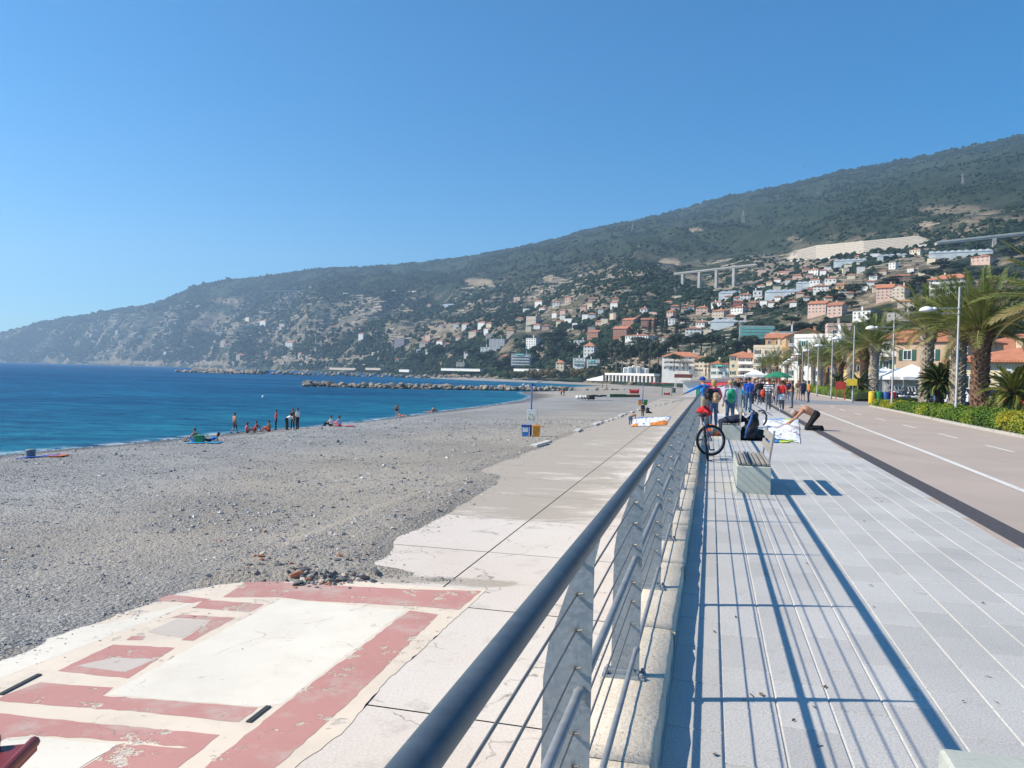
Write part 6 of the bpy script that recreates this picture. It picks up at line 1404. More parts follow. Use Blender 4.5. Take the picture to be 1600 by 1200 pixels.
# ---------------------------------------------------------------- trees that can be told apart
def make_trees():
    pine = leaf_mat('pine_needles', [(0.0, (0.012, 0.030, 0.010)), (.5, (0.035, 0.075, 0.018)), (1.0, (0.085, 0.13, 0.035))], .6, .12)
    dark = leaf_mat('dark_foliage', [(0.0, (0.008, 0.020, 0.010)), (.5, (0.022, 0.044, 0.020)), (1.0, (0.055, 0.085, 0.036))], .6, .12)
    cyp = leaf_mat('cypress_foliage', [(0.0, (0.006, 0.016, 0.010)), (1.0, (0.024, 0.044, 0.022))], .6, .08)
    euc = leaf_mat('eucalyptus_foliage', [(0.0, (0.018, 0.030, 0.018)), (.5, (0.05, 0.07, 0.038)), (1.0, (0.11, 0.13, 0.075))], .6, .15)
    dry = leaf_mat('dry_reeds', [(0.0, (0.10, 0.075, 0.035)), (.5, (0.21, 0.165, 0.075)), (1.0, (0.26, 0.25, 0.10))], .8, .1)
    bk = mat('tree_bark', (0.14, 0.10, 0.075), .9, .3, 1.5); bkp = mat('pale_tree_bark', (0.36, 0.32, 0.27), .9, .25, 1.5)
    def proto(kind, seed):
        r = random.Random(seed); h = 1.0      # unit height
        tb = MB()
        if kind == 'pine':
            bl = [((math.cos(a) * q, math.sin(a) * q, .80 + r.uniform(-.05, .06) - q * .10), (.26, .26, .13)) for a, q in [(r.uniform(0, 6.28), r.uniform(.12, .42)) for _ in range(11)]] + [((0, 0, .86), (.3, .3, .13))]
            P, N, k = crown_points(bl, 900, seed, .5); sz = .075; m = pine; base = .62
            tb.tube([(0, 0, -.15), (.01, 0, .4), (.0, .02, .72)], [.032, .026, .018], 6)
            for i in range(5): a = i * 1.26; tb.tube([(0, 0, .55 + .03 * i), (math.cos(a) * .3, math.sin(a) * .3, .78)], [.015, .006], 4)
        elif kind == 'cypress':
            bl = [((r.uniform(-.02, .02), r.uniform(-.02, .02), z), (.115 * math.sin(math.pi * min(1, .25 + z * .72)) + .02, .115 * math.sin(math.pi * min(1, .25 + z * .72)) + .02, .12)) for z in np.linspace(.1, .93, 10)]
            P, N, k = crown_points(bl, 700, seed, .6); sz = .05; m = cyp; tb.tube([(0, 0, -.15), (0, 0, .5)], [.02, .012], 5)
        elif kind == 'round':
            bl = [((r.uniform(-.30, .30), r.uniform(-.30, .30), r.uniform(.42, .80)), (r.uniform(.16, .26), r.uniform(.16, .26), r.uniform(.12, .20))) for _ in range(13)]
            P, N, k = crown_points(bl, 1000, seed, .5); sz = .075; m = dark; tb.tube([(0, 0, -.15), (.02, 0, .3), (0, .02, .6)], [.035, .028, .015], 6)
            for i in range(4): a = i * 1.6; tb.tube([(0, 0, .25 + .06 * i), (math.cos(a) * .22, math.sin(a) * .22, .62)], [.016, .006], 4)
        elif kind == 'tall':
            bl = [((r.uniform(-.20, .20), r.uniform(-.20, .20), r.uniform(.36, .90)), (r.uniform(.10, .17), r.uniform(.10, .17), r.uniform(.08, .15))) for _ in range(15)]
            P, N, k = crown_points(bl, 1000, seed, .45); sz = .06; m = euc; tb.tube([(0, 0, -.15), (.015, 0, .45), (0, .02, .8)], [.026, .02, .008], 6)
            for i in range(5): a = i * 1.3; tb.tube([(0, 0, .3 + .08 * i), (math.cos(a) * .16, math.sin(a) * .16, .52 + .07 * i)], [.012, .005], 4)
        elif kind == 'bare':
            P, N, k = crown_points([((0, 0, .7), (.35, .35, .3))], 60, seed, .4); sz = .05; m = dry; tb.tube([(0, 0, -.1), (0, 0, .35)], [.03, .024], 5)
            for i in range(9): a = i * 2.4; q = r.uniform(.15, .32); tb.tube([(0, 0, .28 + .02 * i), (math.cos(a) * q * .5, math.sin(a) * q * .5, .6), (math.cos(a) * q, math.sin(a) * q, r.uniform(.8, 1))], [.016, .010, .004], 4)
        else:
            bl = [((r.uniform(-.5, .5), r.uniform(-.3, .3), r.uniform(.2, .5)), (r.uniform(.2, .35), r.uniform(.2, .3), r.uniform(.25, .45))) for _ in range(9)]
            P, N, k = crown_points(bl, 800, seed, .5); sz = .10; m = dry if kind == 'dry' else dark; tb.tube([(0, 0, -.2), (0, 0, .4)], [.03, .01], 4)
        lay = np.array([b[0][2] for b in bl])[k] if kind not in ('bare',) else np.full(len(P), .5)
        tone = .42 + .30 * np.random.default_rng(seed).random(len(P)) * 0 + .5 * (np.random.default_rng(seed + 1).random(len(bl) if kind != 'bare' else 1)[k if kind != 'bare' else np.zeros(len(P), int)] - .5) * .7
        return leaf_cloud('crown', P, N, sz, m, seed, tone, 1.3, .7), tb.mesh('trunk', bkp if kind in ('tall', 'bare') else bk, True)
    PR = {k: [proto(k, 100 + 7 * i + len(k)) for i in range(3)] for k in ('pine', 'cypress', 'round', 'tall', 'bare', 'dry', 'bush')}
    NM = dict(pine='umbrella_pine', cypress='cypress_tree', round='broadleaf_tree', tall='eucalyptus_tree', bare='bare_tree', dry='dry_reed_clump', bush='evergreen_bush')
    cnt = [0]
    def tree(kind, label, px, py, wpx, hpx, group, Y=None):
        p = hit(px, py) if Y is None else at(px, py, Y); s = p.y / F; cnt[0] += 1; c, tr = PR[kind][cnt[0] % 3]
        t = thing(NM[kind], label, 'tree' if kind not in ('dry', 'bush') else 'plant', p, cnt[0] * 1.7, group)
        nat = dict(pine=1.1, cypress=.25, round=.85, tall=.6, bare=.65, dry=1.5, bush=1.5)[kind]; h = hpx * s; k = (wpx / nat) / hpx
        t.scale = (h * k, h * k, h); link('crown', c, t); link('trunk', tr, t)
    GP, GC, GR, GE, GD = 'umbrella pines of the town', 'cypresses on the slope', 'broadleaf trees of the hillside', 'trees of the dark seaside grove', 'dry reeds behind the far beach'
    tree('pine', 'large umbrella pine between the hotel and the flag', 1103, 584, 36, 28, GP, 345)
    tree('pine', 'large umbrella pine left of the tall cream seafront house', 1139, 588, 30, 32, GP, 330)
    tree('pine', 'flat umbrella pine right in front of the white hotel', 1053, 577, 27, 25, GP, 362)
    tree('pine', 'umbrella pine, left one of a pair above the glasshouse roof', 1110, 511, 17, 15, GP); tree('pine', 'umbrella pine, right one of a pair above the glasshouse roof', 1126, 511, 17, 15, GP)
    tree('pine', 'single umbrella pine at the right end of the dark glasshouse', 1154, 511, 17, 16, GP); tree('pine', 'broad umbrella pine over the pink pair of houses', 1236, 512, 44, 18, GP)
    tree('pine', 'umbrella pine behind the beige gable and pink flats', 1407, 463, 22, 14, GP); tree('pine', 'umbrella pine high behind the brick red houses', 1031, 497, 20, 13, GP)
    for i, (px, py, h) in enumerate(((1015, 521, 22), (1023, 522, 26), (1034, 522, 30), (1041, 522, 26), (1057, 524, 20), (1130, 543, 20))):
        tree('cypress', ['leftmost and lowest cypress by the brick red houses', 'second cypress from the left by the brick red houses', 'tallest cypress right of the brick red houses', 'cypress just right of the tallest one', 'lone cypress left of the pine villa', 'short cypress left of the netted scaffold'][i], px, py, 7, h, GC)
    for i, (px, py, w, h, k) in enumerate(((938, 572, 24, 30, 'round'), (955, 565, 30, 36, 'round'), (972, 578, 26, 44, 'tall'), (985, 570, 28, 38, 'round'), (1000, 560, 30, 34, 'round'), (1015, 572, 26, 42, 'tall'), (1028, 570, 30, 44, 'round'), (1045, 555, 30, 32, 'round'), (1060, 548, 30, 28, 'round'), (1078, 546, 30, 26, 'round'), (1095, 548, 34, 30, 'round'), (1112, 545, 26, 24, 'round'), (963, 575, 22, 40, 'tall'), (1006, 575, 24, 36, 'tall'))):
        tree(k, near_label('tall pale trunked eucalyptus' if k == 'tall' else 'dense dark grove tree', px, py), px, py, w, h, GE, 500 - (px - 930) * .6)
    for i, (px, py, w, h) in enumerate(((1166, 545, 26, 22), (1150, 552, 26, 24), (1178, 546, 30, 24), (1152, 538, 24, 20), (1196, 548, 24, 16), (850, 535, 26, 18), (866, 548, 36, 24), (885, 556, 34, 26), (872, 530, 30, 18), (815, 552, 26, 18), (795, 575, 26, 22), (780, 582, 30, 20), (800, 587, 34, 16), (760, 570, 30, 26), (740, 562, 30, 24), (715, 560, 30, 22), (680, 560, 34, 22), (655, 570, 30, 22), (908, 522, 22, 16), (1250, 520, 34, 18), (1310, 470, 24, 14), (1335, 462, 28, 16), (1360, 438, 26, 14), (1390, 446, 30, 16), (1440, 450, 34, 20), (1455, 436, 36, 18), (1470, 420, 34, 16), (1545, 445, 44, 24), (1565, 436, 34, 22), (1500, 425, 30, 16), (1582, 408, 40, 24), (1580, 470, 40, 20), (1420, 460, 30, 18), (1220, 528, 30, 16), (1010, 500, 20, 12), (1064, 520, 24, 16), (1330, 482, 22, 12), (843, 556, 14, 20), (860, 566, 26, 26), (1480, 440, 30, 16), (1525, 470, 30, 16), (1365, 500, 30, 14), (1000, 545, 30, 20), (1070, 508, 26, 14))):
        where = 'near the netted scaffold' if 1140 < px < 1230 else 'around the left shore villas' if px < 900 else 'below the motorway at the right' if px > 1430 else 'between the hillside houses'
        tree('round', near_label('dark green broadleaf tree', px, py), px, py, w, h, GR)
    for px, lb in ((1062, 'left bare pale tree in front of the white hotel'), (1074, 'right bare pale tree in front of the white hotel'), (1068, 'middle bare pale tree in front of the white hotel')): tree('bare', lb, px, 578, 14, 20, 'bare trees by the hotel', 358)
    for i in range(26):
        px = 800 + i * 6.3 + random.uniform(-3, 3); tree('dry' if random.random() < .75 else 'bush', near_label('yellow brown reed clump', px, 588), px, 588 - 4 * random.random(), 20, 9 + 5 * random.random(), GD, float(np.interp(px, T_PX, T_D0)) * .97)
make_trees()
# ---------------------------------------------------------------- people
POSES = {}
def P_(s, a): return {k: Vector(v) for k, v in s.items()} if a is None else a
def mirror(d):
    o = {}
    for k, v in d.items():
        if k.endswith('*'): o[k[:-1] + 'R'] = Vector(v); o[k[:-1] + 'L'] = Vector((-v[0], v[1], v[2]))
        else: o[k] = Vector(v)
    return o
POSES['stand'] = mirror({'pel': (0, 0, .95), 'che': (0, .0, 1.28), 'nec': (0, -.01, 1.47), 'hea': (0, .02, 1.635), 'sh*': (.185, -.01, 1.42), 'el*': (.245, -.03, 1.14), 'wr*': (.25, .05, .89), 'hi*': (.085, 0, .92), 'kn*': (.10, .02, .49), 'an*': (.11, -.02, .08), 'to*': (.13, .15, .035)})
def var(base, **k):
    d = {a: v.copy() for a, v in POSES[base].items()}
    for a, v in k.items(): d[a] = Vector(v)
    return d
POSES['walk'] = var('stand', knR=(.09, .17, .52), anR=(.09, .24, .10), toR=(.10, .40, .09), knL=(-.09, .03, .49), anL=(-.09, -.26, .15), toL=(-.09, -.16, .035), elR=(.25, -.12, 1.16), wrR=(.25, -.10, .90), elL=(-.25, .06, 1.15), wrL=(-.24, .20, .95))
POSES['arms_folded'] = var('stand', elR=(.26, -.01, 1.13), wrR=(.02, .18, 1.16), elL=(-.26, -.01, 1.13), wrL=(-.02, .20, 1.10))
POSES['lean'] = var('stand', che=(-.03, .06, 1.26), nec=(-.03, .10, 1.44), hea=(-.04, .15, 1.60), shL=(-.21, .08, 1.40), shR=(.15, .06, 1.40), elL=(-.42, .16, 1.28), wrL=(-.62, .24, 1.16), elR=(.24, .08, 1.12), wrR=(.14, .28, 1.08))
POSES['reach_rail'] = var('stand', che=(-.02, .03, 1.27), elL=(-.38, .05, 1.24), wrL=(-.55, .18, 1.13), elR=(.30, .0, 1.17), wrR=(.30, .18, 1.02))
POSES['bend'] = mirror({'pel': (0, -.12, .93), 'che': (0, .18, 1.10), 'nec': (0, .37, 1.14), 'hea': (0, .53, 1.10), 'sh*': (.18, .32, 1.10), 'el*': (.24, .42, .84), 'wr*': (.20, .52, .62), 'hi*': (.09, -.10, .90), 'kn*': (.13, -.02, .48), 'an*': (.15, -.06, .08), 'to*': (.17, .10, .035)})
POSES['kneel'] = mirror({'pel': (0, 0, .56), 'che': (0, .32, .70), 'nec': (0, .52, .68), 'hea': (0, .67, .58), 'sh*': (.20, .46, .66), 'el*': (.24, .62, .42), 'wr*': (.14, .80, .23), 'hi*': (.09, 0, .53), 'kn*': (.14, .30, .075), 'an*': (.12, -.14, .11), 'to*': (.12, -.20, .03)})
POSES['kneel']['knR'] = Vector((.14, .22, .075)); POSES['kneel']['anR'] = Vector((.13, -.22, .12)); POSES['kneel']['toR'] = Vector((.13, -.27, .03))
POSES['kneel']['elL'] = Vector((-.24, .66, .43)); POSES['kneel']['wrL'] = Vector((-.12, .90, .24))
POSES['sit'] = mirror({'pel': (0, 0, .13), 'che': (0, -.05, .45), 'nec': (0, -.02, .64), 'hea': (0, .02, .81), 'sh*': (.18, -.03, .59), 'el*': (.27, .14, .38), 'wr*': (.18, .35, .42), 'hi*': (.09, .02, .12), 'kn*': (.16, .40, .42), 'an*': (.13, .62, .07), 'to*': (.14, .76, .035)})
POSES['sit_back'] = mirror({'pel': (0, 0, .12), 'che': (0, -.15, .42), 'nec': (0, -.18, .61), 'hea': (0, -.14, .78), 'sh*': (.18, -.19, .55), 'el*': (.25, -.36, .32), 'wr*': (.24, -.42, .06), 'hi*': (.09, .02, .11), 'kn*': (.13, .46, .17), 'an*': (.10, .86, .07), 'to*': (.12, .95, .12)})
POSES['recline'] = mirror({'pel': (0, 0, .12), 'che': (0, -.28, .26), 'nec': (0, -.44, .36), 'hea': (0, -.52, .50), 'sh*': (.18, -.42, .30), 'el*': (.26, -.55, .06), 'wr*': (.2, -.32, .05), 'hi*': (.09, .03, .11), 'kn*': (.12, .46, .24), 'an*': (.10, .88, .06), 'to*': (.12, .95, .14)})
BODY = {}
def body_mesh(pose, sleeves, legs, vox, hi):
    key = (pose, sleeves, legs, vox, hi)
    if key in BODY: return BODY[key]
    J = POSES[pose]; caps = []     # (a, b, ra, rb, material)
    SK, TO, BO, SH = 0, 1, 2, 3
    tors = SK if sleeves == 'bare' else TO; wst = BO
    X = Vector((1, 0, 0))
    up = (J['che'] - J['pel']).normalized()
    for s in (.065, -.065):
        caps.append((J['pel'] + X * s + up * .10, J['che'] + X * s * 1.1, .110, .122, tors)); caps.append((J['pel'] + X * s * 1.1, J['pel'] + X * s * 1.1 + up * .07, .122, .115, BO))
    caps.append((J['che'] + up * .04, (J['shL'] + J['shR']) / 2, .12, .085, tors))
    caps.append((J['shL'], J['shR'], .066, .066, tors)); caps.append((J['nec'] - up * .04, J['hea'], .058, .052, SK))
    hd = J['hea']; f = Vector((0, 1, 0)) if pose not in ('kneel', 'bend') else Vector((0, .6, -.8)); hu = (J['hea'] - J['nec']).normalized()
    caps += [(hd + hu * .03, hd + hu * .045, .098, .095, SK), (hd - hu * .045 + f * .025, hd - hu * .03 + f * .02, .070, .078, SK), (hd + f * .095 - hu * .005, hd + f * .108 - hu * .02, .012, .016, SK), (hd + X * .088, hd + X * .092 - hu * .02, .016, .014, SK), (hd - X * .088, hd - X * .092 - hu * .02, .016, .014, SK)]
    for s in 'LR':
        sgn = 1 if s == 'R' else -1
        m1 = SK if sleeves in ('bare', 'none') else TO; m2 = TO if sleeves == 'long' else SK; sh, el, wr = J['sh' + s], J['el' + s], J['wr' + s]; mid = sh.lerp(el, .62)
        k = 1.12 if m1 == TO else 1; caps += [(sh, mid, .057 * k, .048 * k, m1), (mid, el, .046 * (k if m2 == TO else 1), .041, m2), (el, wr, .041 * (1.1 if m2 == TO else 1), .029 * (1.2 if m2 == TO else 1), m2)]
        d = (wr - el).normalized(); side = d.cross(X); side = side.normalized() if side.length > .1 else Vector((0, 1, 0)); lat = d.cross(side).normalized(); hnd = wr + d * .05
        caps.append((wr + d * .015, wr + d * .075, .030, .033, SK))
        if hi:
            curl = side if side.z < 0 or abs(side.z) < .3 else side
            for q, ln in enumerate((.070, .080, .074, .058)):
                o = hnd + d * .03 + lat * (.030 - .020 * q); kn = o + d * ln * .55 - curl * .006; caps += [(o, kn, .0115, .0105, SK), (kn, kn + d * ln * .38 - curl * .022, .0105, .0085, SK)]
            th = wr + d * .03 + lat * .028; caps += [(th, th + d * .03 + lat * .032, .0135, .012, SK), (th + d * .03 + lat * .032, th + d * .062 + lat * .040, .012, .0095, SK)]
        else: caps.append((wr + d * .07, wr + d * .14, .028, .018, SK)); caps.append((wr + d * .03 + lat * .02, wr + d * .08 + lat * .05, .014, .011, SK))
        hp_, kn, an, to = J['hi' + s], J['kn' + s], J['an' + s], J['to' + s]
        b1 = BO if legs in ('long', 'shorts') else SK; b2 = BO if legs == 'long' else SK; g = 1.1 if b1 == BO else 1; g2 = 1.22 if b2 == BO else 1
        q1 = hp_.lerp(kn, .8); caps += [(hp_, q1, .092 * g, .066 * g, b1), (q1, kn, .064 * g, .058, b1), (kn, kn.lerp(an, .35), .056 * g2, .056 * g2, b2), (kn.lerp(an, .35), an, .056 * g2, .040 * g2, b2)]
        if legs == 'swim': caps.append((hp_, hp_.lerp(kn, .12), .10, .09, BO))
        shm = SH if legs == 'long' or legs == 'shorts' else SK; caps += [(an, to, .048, .036, shm), (an, an + (an - to) * .25 + Vector((0, 0, -.02)), .044, .036, shm)]
    if pose == 'kneel': caps = [(a, b, ra * 1.17, rb * 1.17, m) if ra > .03 else (a, b, ra, rb, m) for a, b, ra, rb, m in caps]
    mb = MB()
    for a, b, ra, rb, m in caps:
        d = b - a; L = d.length; d = d / L if L > 1e-6 else Vector((0, 0, 1)); n = 10
        prof = [(ra * math.sin(t), -ra * math.cos(t)) for t in np.linspace(0.15, math.pi / 2, 4)] + [(rb * math.cos(t), L + rb * math.sin(t)) for t in np.linspace(0, math.pi / 2 - .15, 4)]
        mb.lathe(prof, n, 0, Matrix.Translation(a) @ d.to_track_quat('Z', 'Y').to_matrix().to_4x4())
    o = mb.build('tmp', WALLS and wallm('white')); md = o.modifiers.new('r', 'REMESH'); md.mode = 'VOXEL'; md.voxel_size = vox
    sm = o.modifiers.new('s', 'SMOOTH'); sm.factor = .5; sm.iterations = 2 if hi else 1
    me = bpy.data.meshes.new_from_object(o.evaluated_get(bpy.context.evaluated_depsgraph_get())); bpy.data.objects.remove(o); me.name = 'body'
    nf = len(me.polygons); ce = np.zeros(nf * 3, np.float32); me.polygons.foreach_get('center', ce); ce = ce.reshape(-1, 3)
    best = np.full(nf, 1e9); idx = np.zeros(nf, np.int32)
    for a, b, ra, rb, m in caps:
        A = np.array(a); D = np.array(b) - A; L2 = max(1e-9, D @ D); t = np.clip(((ce - A) @ D) / L2, 0, 1); dist = np.linalg.norm(ce - (A + t[:, None] * D), axis=1) - (ra + (rb - ra) * t)
        s = dist < best; best[s] = dist[s]; idx[s] = m
    me.materials.clear()
    for k in range(4): me.materials.append(None)
    me.polygons.foreach_set('material_index', idx); me.polygons.foreach_set('use_smooth', [True] * nf)
    BODY[key] = me; return me
HAIR = {}
def hair_mesh(kind):
    if kind not in HAIR:
        if kind == 'cap': HAIR[kind] = MB().lathe([(.108, -.01), (.112, .03), (.10, .075), (.06, .105), (.01, .115)], 14).add([(-.07, .09, .0), (.07, .09, .0), (.06, .185, -.012), (-.06, .185, -.012), (-.07, .09, .016), (.07, .09, .016), (.06, .185, .002), (-.06, .185, .002)], [(3, 2, 1, 0), (4, 5, 6, 7), (0, 1, 5, 4), (1, 2, 6, 5), (2, 3, 7, 6), (3, 0, 4, 7)]).mesh('cap', None, True)
        else:
            mb = MB().ball((0, -.012, .028), (.106, .112, .108), 0, 3); V = mb.v
            low = -.02 if kind == 'short' else -.20
            mb.v = [(x, y if y < .06 else .06 + (y - .06) * .6, max(z, -.015 + (.055 if y > .02 else 0)) if kind == 'short' else (z if z > -.01 else (z * 2.3 if y < .03 else max(z, .03)))) for x, y, z in V]
            HAIR[kind] = mb.mesh('hair', None, True)
    return HAIR[kind]
SKINM = [mat('skin_light', (0.52, 0.30, 0.21), .55, .08, 4), mat('skin_tanned', (0.40, 0.20, 0.125), .55, .08, 4), mat('skin_brown', (0.26, 0.13, 0.08), .55, .08, 4)]
HM = dict(dark=mat('hair_dark', (0.022, 0.016, 0.012), .6), grey=mat('hair_grey', (0.36, 0.34, 0.32), .6), blond=mat('hair_blond', (0.42, 0.28, 0.13), .6), brown=mat('hair_brown', (0.09, 0.05, 0.03), .6), bluecap=mat('cap_blue', (0.02, 0.06, 0.34), .7), orangecap=mat('cap_orange', (0.75, 0.20, 0.02), .7), redcap=mat('cap_red', (.5, .03, .03), .7))
CL_ = dict(blue=(0.03, 0.20, 0.56), royal=(0.01, 0.07, 0.42), navy=(0.018, 0.026, 0.07), jeans=(0.06, 0.11, 0.20), greyjeans=(0.13, 0.15, 0.18), khaki=(0.36, 0.30, 0.22), black=(0.014, 0.014, 0.016), white=(0.74, 0.74, 0.73), red=(0.60, 0.03, 0.03), pink=(0.66, 0.12, 0.17), grey=(0.22, 0.22, 0.23), olive=(0.11, 0.10, 0.06), green=(0.03, 0.22, 0.10), cyan=(0.03, 0.35, 0.62), orange=(0.70, 0.18, 0.03), brown=(0.12, 0.07, 0.045), skin=(0.40, 0.20, 0.125), lilac=(0.45, 0.42, 0.60))
def cloth_m(k):
    if k == 'stripes':
        if 'cloth_stripes' not in MATS:
            n = NT('cloth_stripes'); w = n.n('TexWave'); w.bands_direction = 'Z'; w.inputs['Scale'].default_value = 2.6; n.l(n.coord(), w.inputs['Vector']); n.col(n.ramp(w.outputs['Fac'], [(.48, (0.02, 0.025, 0.06)), (.54, (0.74, 0.74, 0.74))])); n.b.inputs['Roughness'].default_value = .85; MATS['cloth_stripes'] = n.m
        return MATS['cloth_stripes']
    return mat('cloth_' + k, CL_[k], .85, .16, 6, .25, 14)
def person(label, loc, rz, pose='stand', h=1.72, top='navy', bottom='jeans', skin=1, hair='dark', hk='short', sleeves='long', legs='long', shoes='black', vox=.03, hi=False, group=None):
    t = thing('person', label, 'person', loc, rz, group); s = h / 1.75; t.scale = (s, s, s)
    b = link('body', body_mesh(pose, sleeves, legs, vox, hi), t)
    for sl, m in zip(b.material_slots, (SKINM[skin], cloth_m(top), cloth_m(bottom), cloth_m(shoes))): sl.link = 'OBJECT'; sl.material = m
    if hair:
        J = POSES[pose]; k = 'cap' if hair.endswith('cap') else hk; o = link('cap' if k == 'cap' else 'hair', hair_mesh(k), t, J['hea'] + (J['hea'] - J['nec']).normalized() * .03); me = o.data
        if not me.materials: me.materials.append(None)
        o.material_slots[0].link = 'OBJECT'; o.material_slots[0].material = HM[hair]
        if pose in ('kneel', 'bend'): o.rotation_euler = (-1.2 if pose == 'kneel' else -.9, 0, 0)
        if pose in ('recline',): o.rotation_euler = (.3, 0, 0)
    return t
def worn_pack(label, per, m, size=(.17, .13, .25), off=(0, -.23, 1.22), strap=None, cat='backpack', vox=.02):
    a = per.rotation_euler.z; s = per.scale[0]; p = Vector(per.location) + rot2(Vector(off) * s, a)
    t = thing('backpack', label, cat, p, a)
    lump('pack_body', [((0, 0, 0), size), ((0, -.03, size[2] * .55), (size[0] * .8, size[1] * .8, size[2] * .5)), ((0, -.06, -size[2] * .3), (size[0] * .9, size[1] * .8, size[2] * .5))], m, t, None, vox)
    sm = strap or m
    for sx_ in (.085, -.085): MB().tube([(sx_, .06, -.16), (sx_ * 1.1, .075, .02), (sx_, .09, .19), (sx_, .15, .24)], .018, 6).build('shoulder_strap', sm, t, True)
    return t
def make_people():
    sk = dict(vox=.015, hi=True)
    G = 'people walking and standing on the promenade'
    man = person('shirtless grey haired man in black trousers kneeling over the white wing', gp(1273, 672.5) + Vector((.02, 0, 0)), math.radians(76), 'kneel', 1.78, 'skin', 'black', 1, 'grey', 'short', 'bare', 'long', 'black', **sk)
    a = person('man in a blue cap and blue jacket leaning on the railing', gp(1101, 667), .30, 'lean', 1.80, 'blue', 'khaki', 0, 'bluecap', 'cap', 'long', 'long', 'brown', **sk)
    tan = mat('tan_leather', (0.46, 0.29, 0.16), .6, .25, 8, .3, 18); grn = mat('green_nylon', (0.015, 0.30, 0.14), .55, .25, 8, .3, 18)
    worn_pack('black bag worn by the man in the blue cap', a, CL['black'], (.16, .12, .2), (0, -.20, 1.15))
    b = person('blond woman in a navy vest with pink sleeves', gp(1114, 667.5), .12, 'reach_rail', 1.66, 'pink', 'jeans', 0, 'blond', 'long', 'long', 'long', 'brown', **sk)
    ves = MB()
    for z, w, d in ((.98, .185, .135), (1.12, .190, .14), (1.28, .205, .15), (1.40, .19, .13)): pass
    prof = [(.185, .98), (.19, 1.12), (.20, 1.27), (.19, 1.38), (.12, 1.45)]
    ves.lathe(prof, 18, 0, None, 1.0, .74); o = ves.build('vest', cloth_m('navy'), b, True, (-.01, .01, 0))
    worn_pack('tan leather backpack worn by the blond woman', b, tan, (.15, .12, .19), (0, -.20, 1.10), mat('white_strap', (.62, .58, .52), .7))
    c = person('person in grey blue with a big green rucksack on the back', gp(1140, 667), -.15, 'stand', 1.66, 'lilac', 'jeans', 0, 'blond', 'short', 'long', 'long', 'grey', **sk)
    worn_pack('big green rucksack worn by the person beside the far bench', c, grn, (.17, .15, .27), (0, -.24, 1.17), CL['black'])
    person('man in a royal blue polo shirt and jeans seen from behind', gp(1169, 643.5), -.25, 'arms_folded', 1.80, 'royal', 'jeans', 1, 'dark', 'short', 'short', 'long', 'cyan', vox=.015, hi=True, group=G)
    s_ = person('man in a striped t shirt walking with a red bag', gp(1200, 642), -.30, 'walk', 1.78, 'stripes', 'greyjeans', 1, 'brown', 'short', 'short', 'long', 'grey', vox=.015, hi=True, group=G)
    redb = mat('red_orange_nylon', (0.66, 0.06, 0.025), .6, .25, 8, .3, 18)
    t = thing('shoulder_bag', 'red bag and dark jacket carried by the man in stripes', 'bag', Vector(s_.location) + rot2(Vector((-.30, .02, 0)), -.3)); lump('bag_body', [((0, 0, 1.0), (.14, .13, .2)), ((-.02, .03, .82), (.13, .12, .12))], redb, t, None, .02); lump('jacket', [((-.18, 0, .84), (.16, .07, .06)), ((0, 0, .68), (.12, .09, .08))], CL['black'], t, None, .02)
    r_ = person('woman in a red t shirt with a white cloth round her waist', gp(1221, 642.5), -.30, 'walk', 1.70, 'red', 'greyjeans', 2, 'dark', 'short', 'short', 'long', 'white', vox=.015, hi=True, group=G)
    MB().lathe([(.18, .99), (.20, .9), (.225, .74), (.23, .66)], 16, 0, None, 1.0, .8).build('waist_cloth', cloth_m('white'), r_, True)
    w_ = person('person in dark clothes with a white carrier bag', gp(1211.5, 631), -.35, 'walk', 1.72, 'black', 'jeans', 1, 'brown', 'short', 'long', 'long', 'white', vox=.02, group=G)
    t = thing('carrier_bag', 'white carrier bag held by the person in dark clothes', 'bag', Vector(w_.location) + Vector((-.22, -.1, .62))); lump('bag_body', [((0, 0, 0), (.2, .12, .16)), ((0, 0, .12), (.12, .08, .08))], cloth_m('white'), t, None, .025)
    person('man in an orange cap and navy top on the cycle way', gp(1233, 620.5), -.3, 'walk', 1.78, 'navy', 'greyjeans', 1, 'orangecap', 'cap', 'long', 'long', 'black', vox=.02, group=G)
    person('man in a black jacket walking ahead of the striped shirt', gp(1184, 624), -.3, 'walk', 1.80, 'black', 'greyjeans', 1, 'dark', 'short', 'long', 'long', 'black', vox=.02, group=G)
    person('person in a navy jumper left of the striped shirt', gp(1193.5, 626), -.3, 'walk', 1.70, 'navy', 'navy', 1, 'brown', 'short', 'long', 'long', 'black', vox=.02, group=G)
    person('child in a light blue shirt beside the royal blue polo', gp(1160, 640), -.2, 'stand', 1.45, 'cyan', 'greyjeans', 0, 'brown', 'short', 'short', 'long', 'white', vox=.02, group=G)
    rr = random.Random(12); cols = ['black', 'navy', 'grey', 'black', 'brown', 'white', 'olive', 'navy', 'red', 'orange', 'blue', 'black', 'royal', 'grey', 'orange']
    combos = [('stand', 'long', 'long'), ('walk', 'long', 'long'), ('arms_folded', 'short', 'long'), ('stand', 'short', 'shorts')]
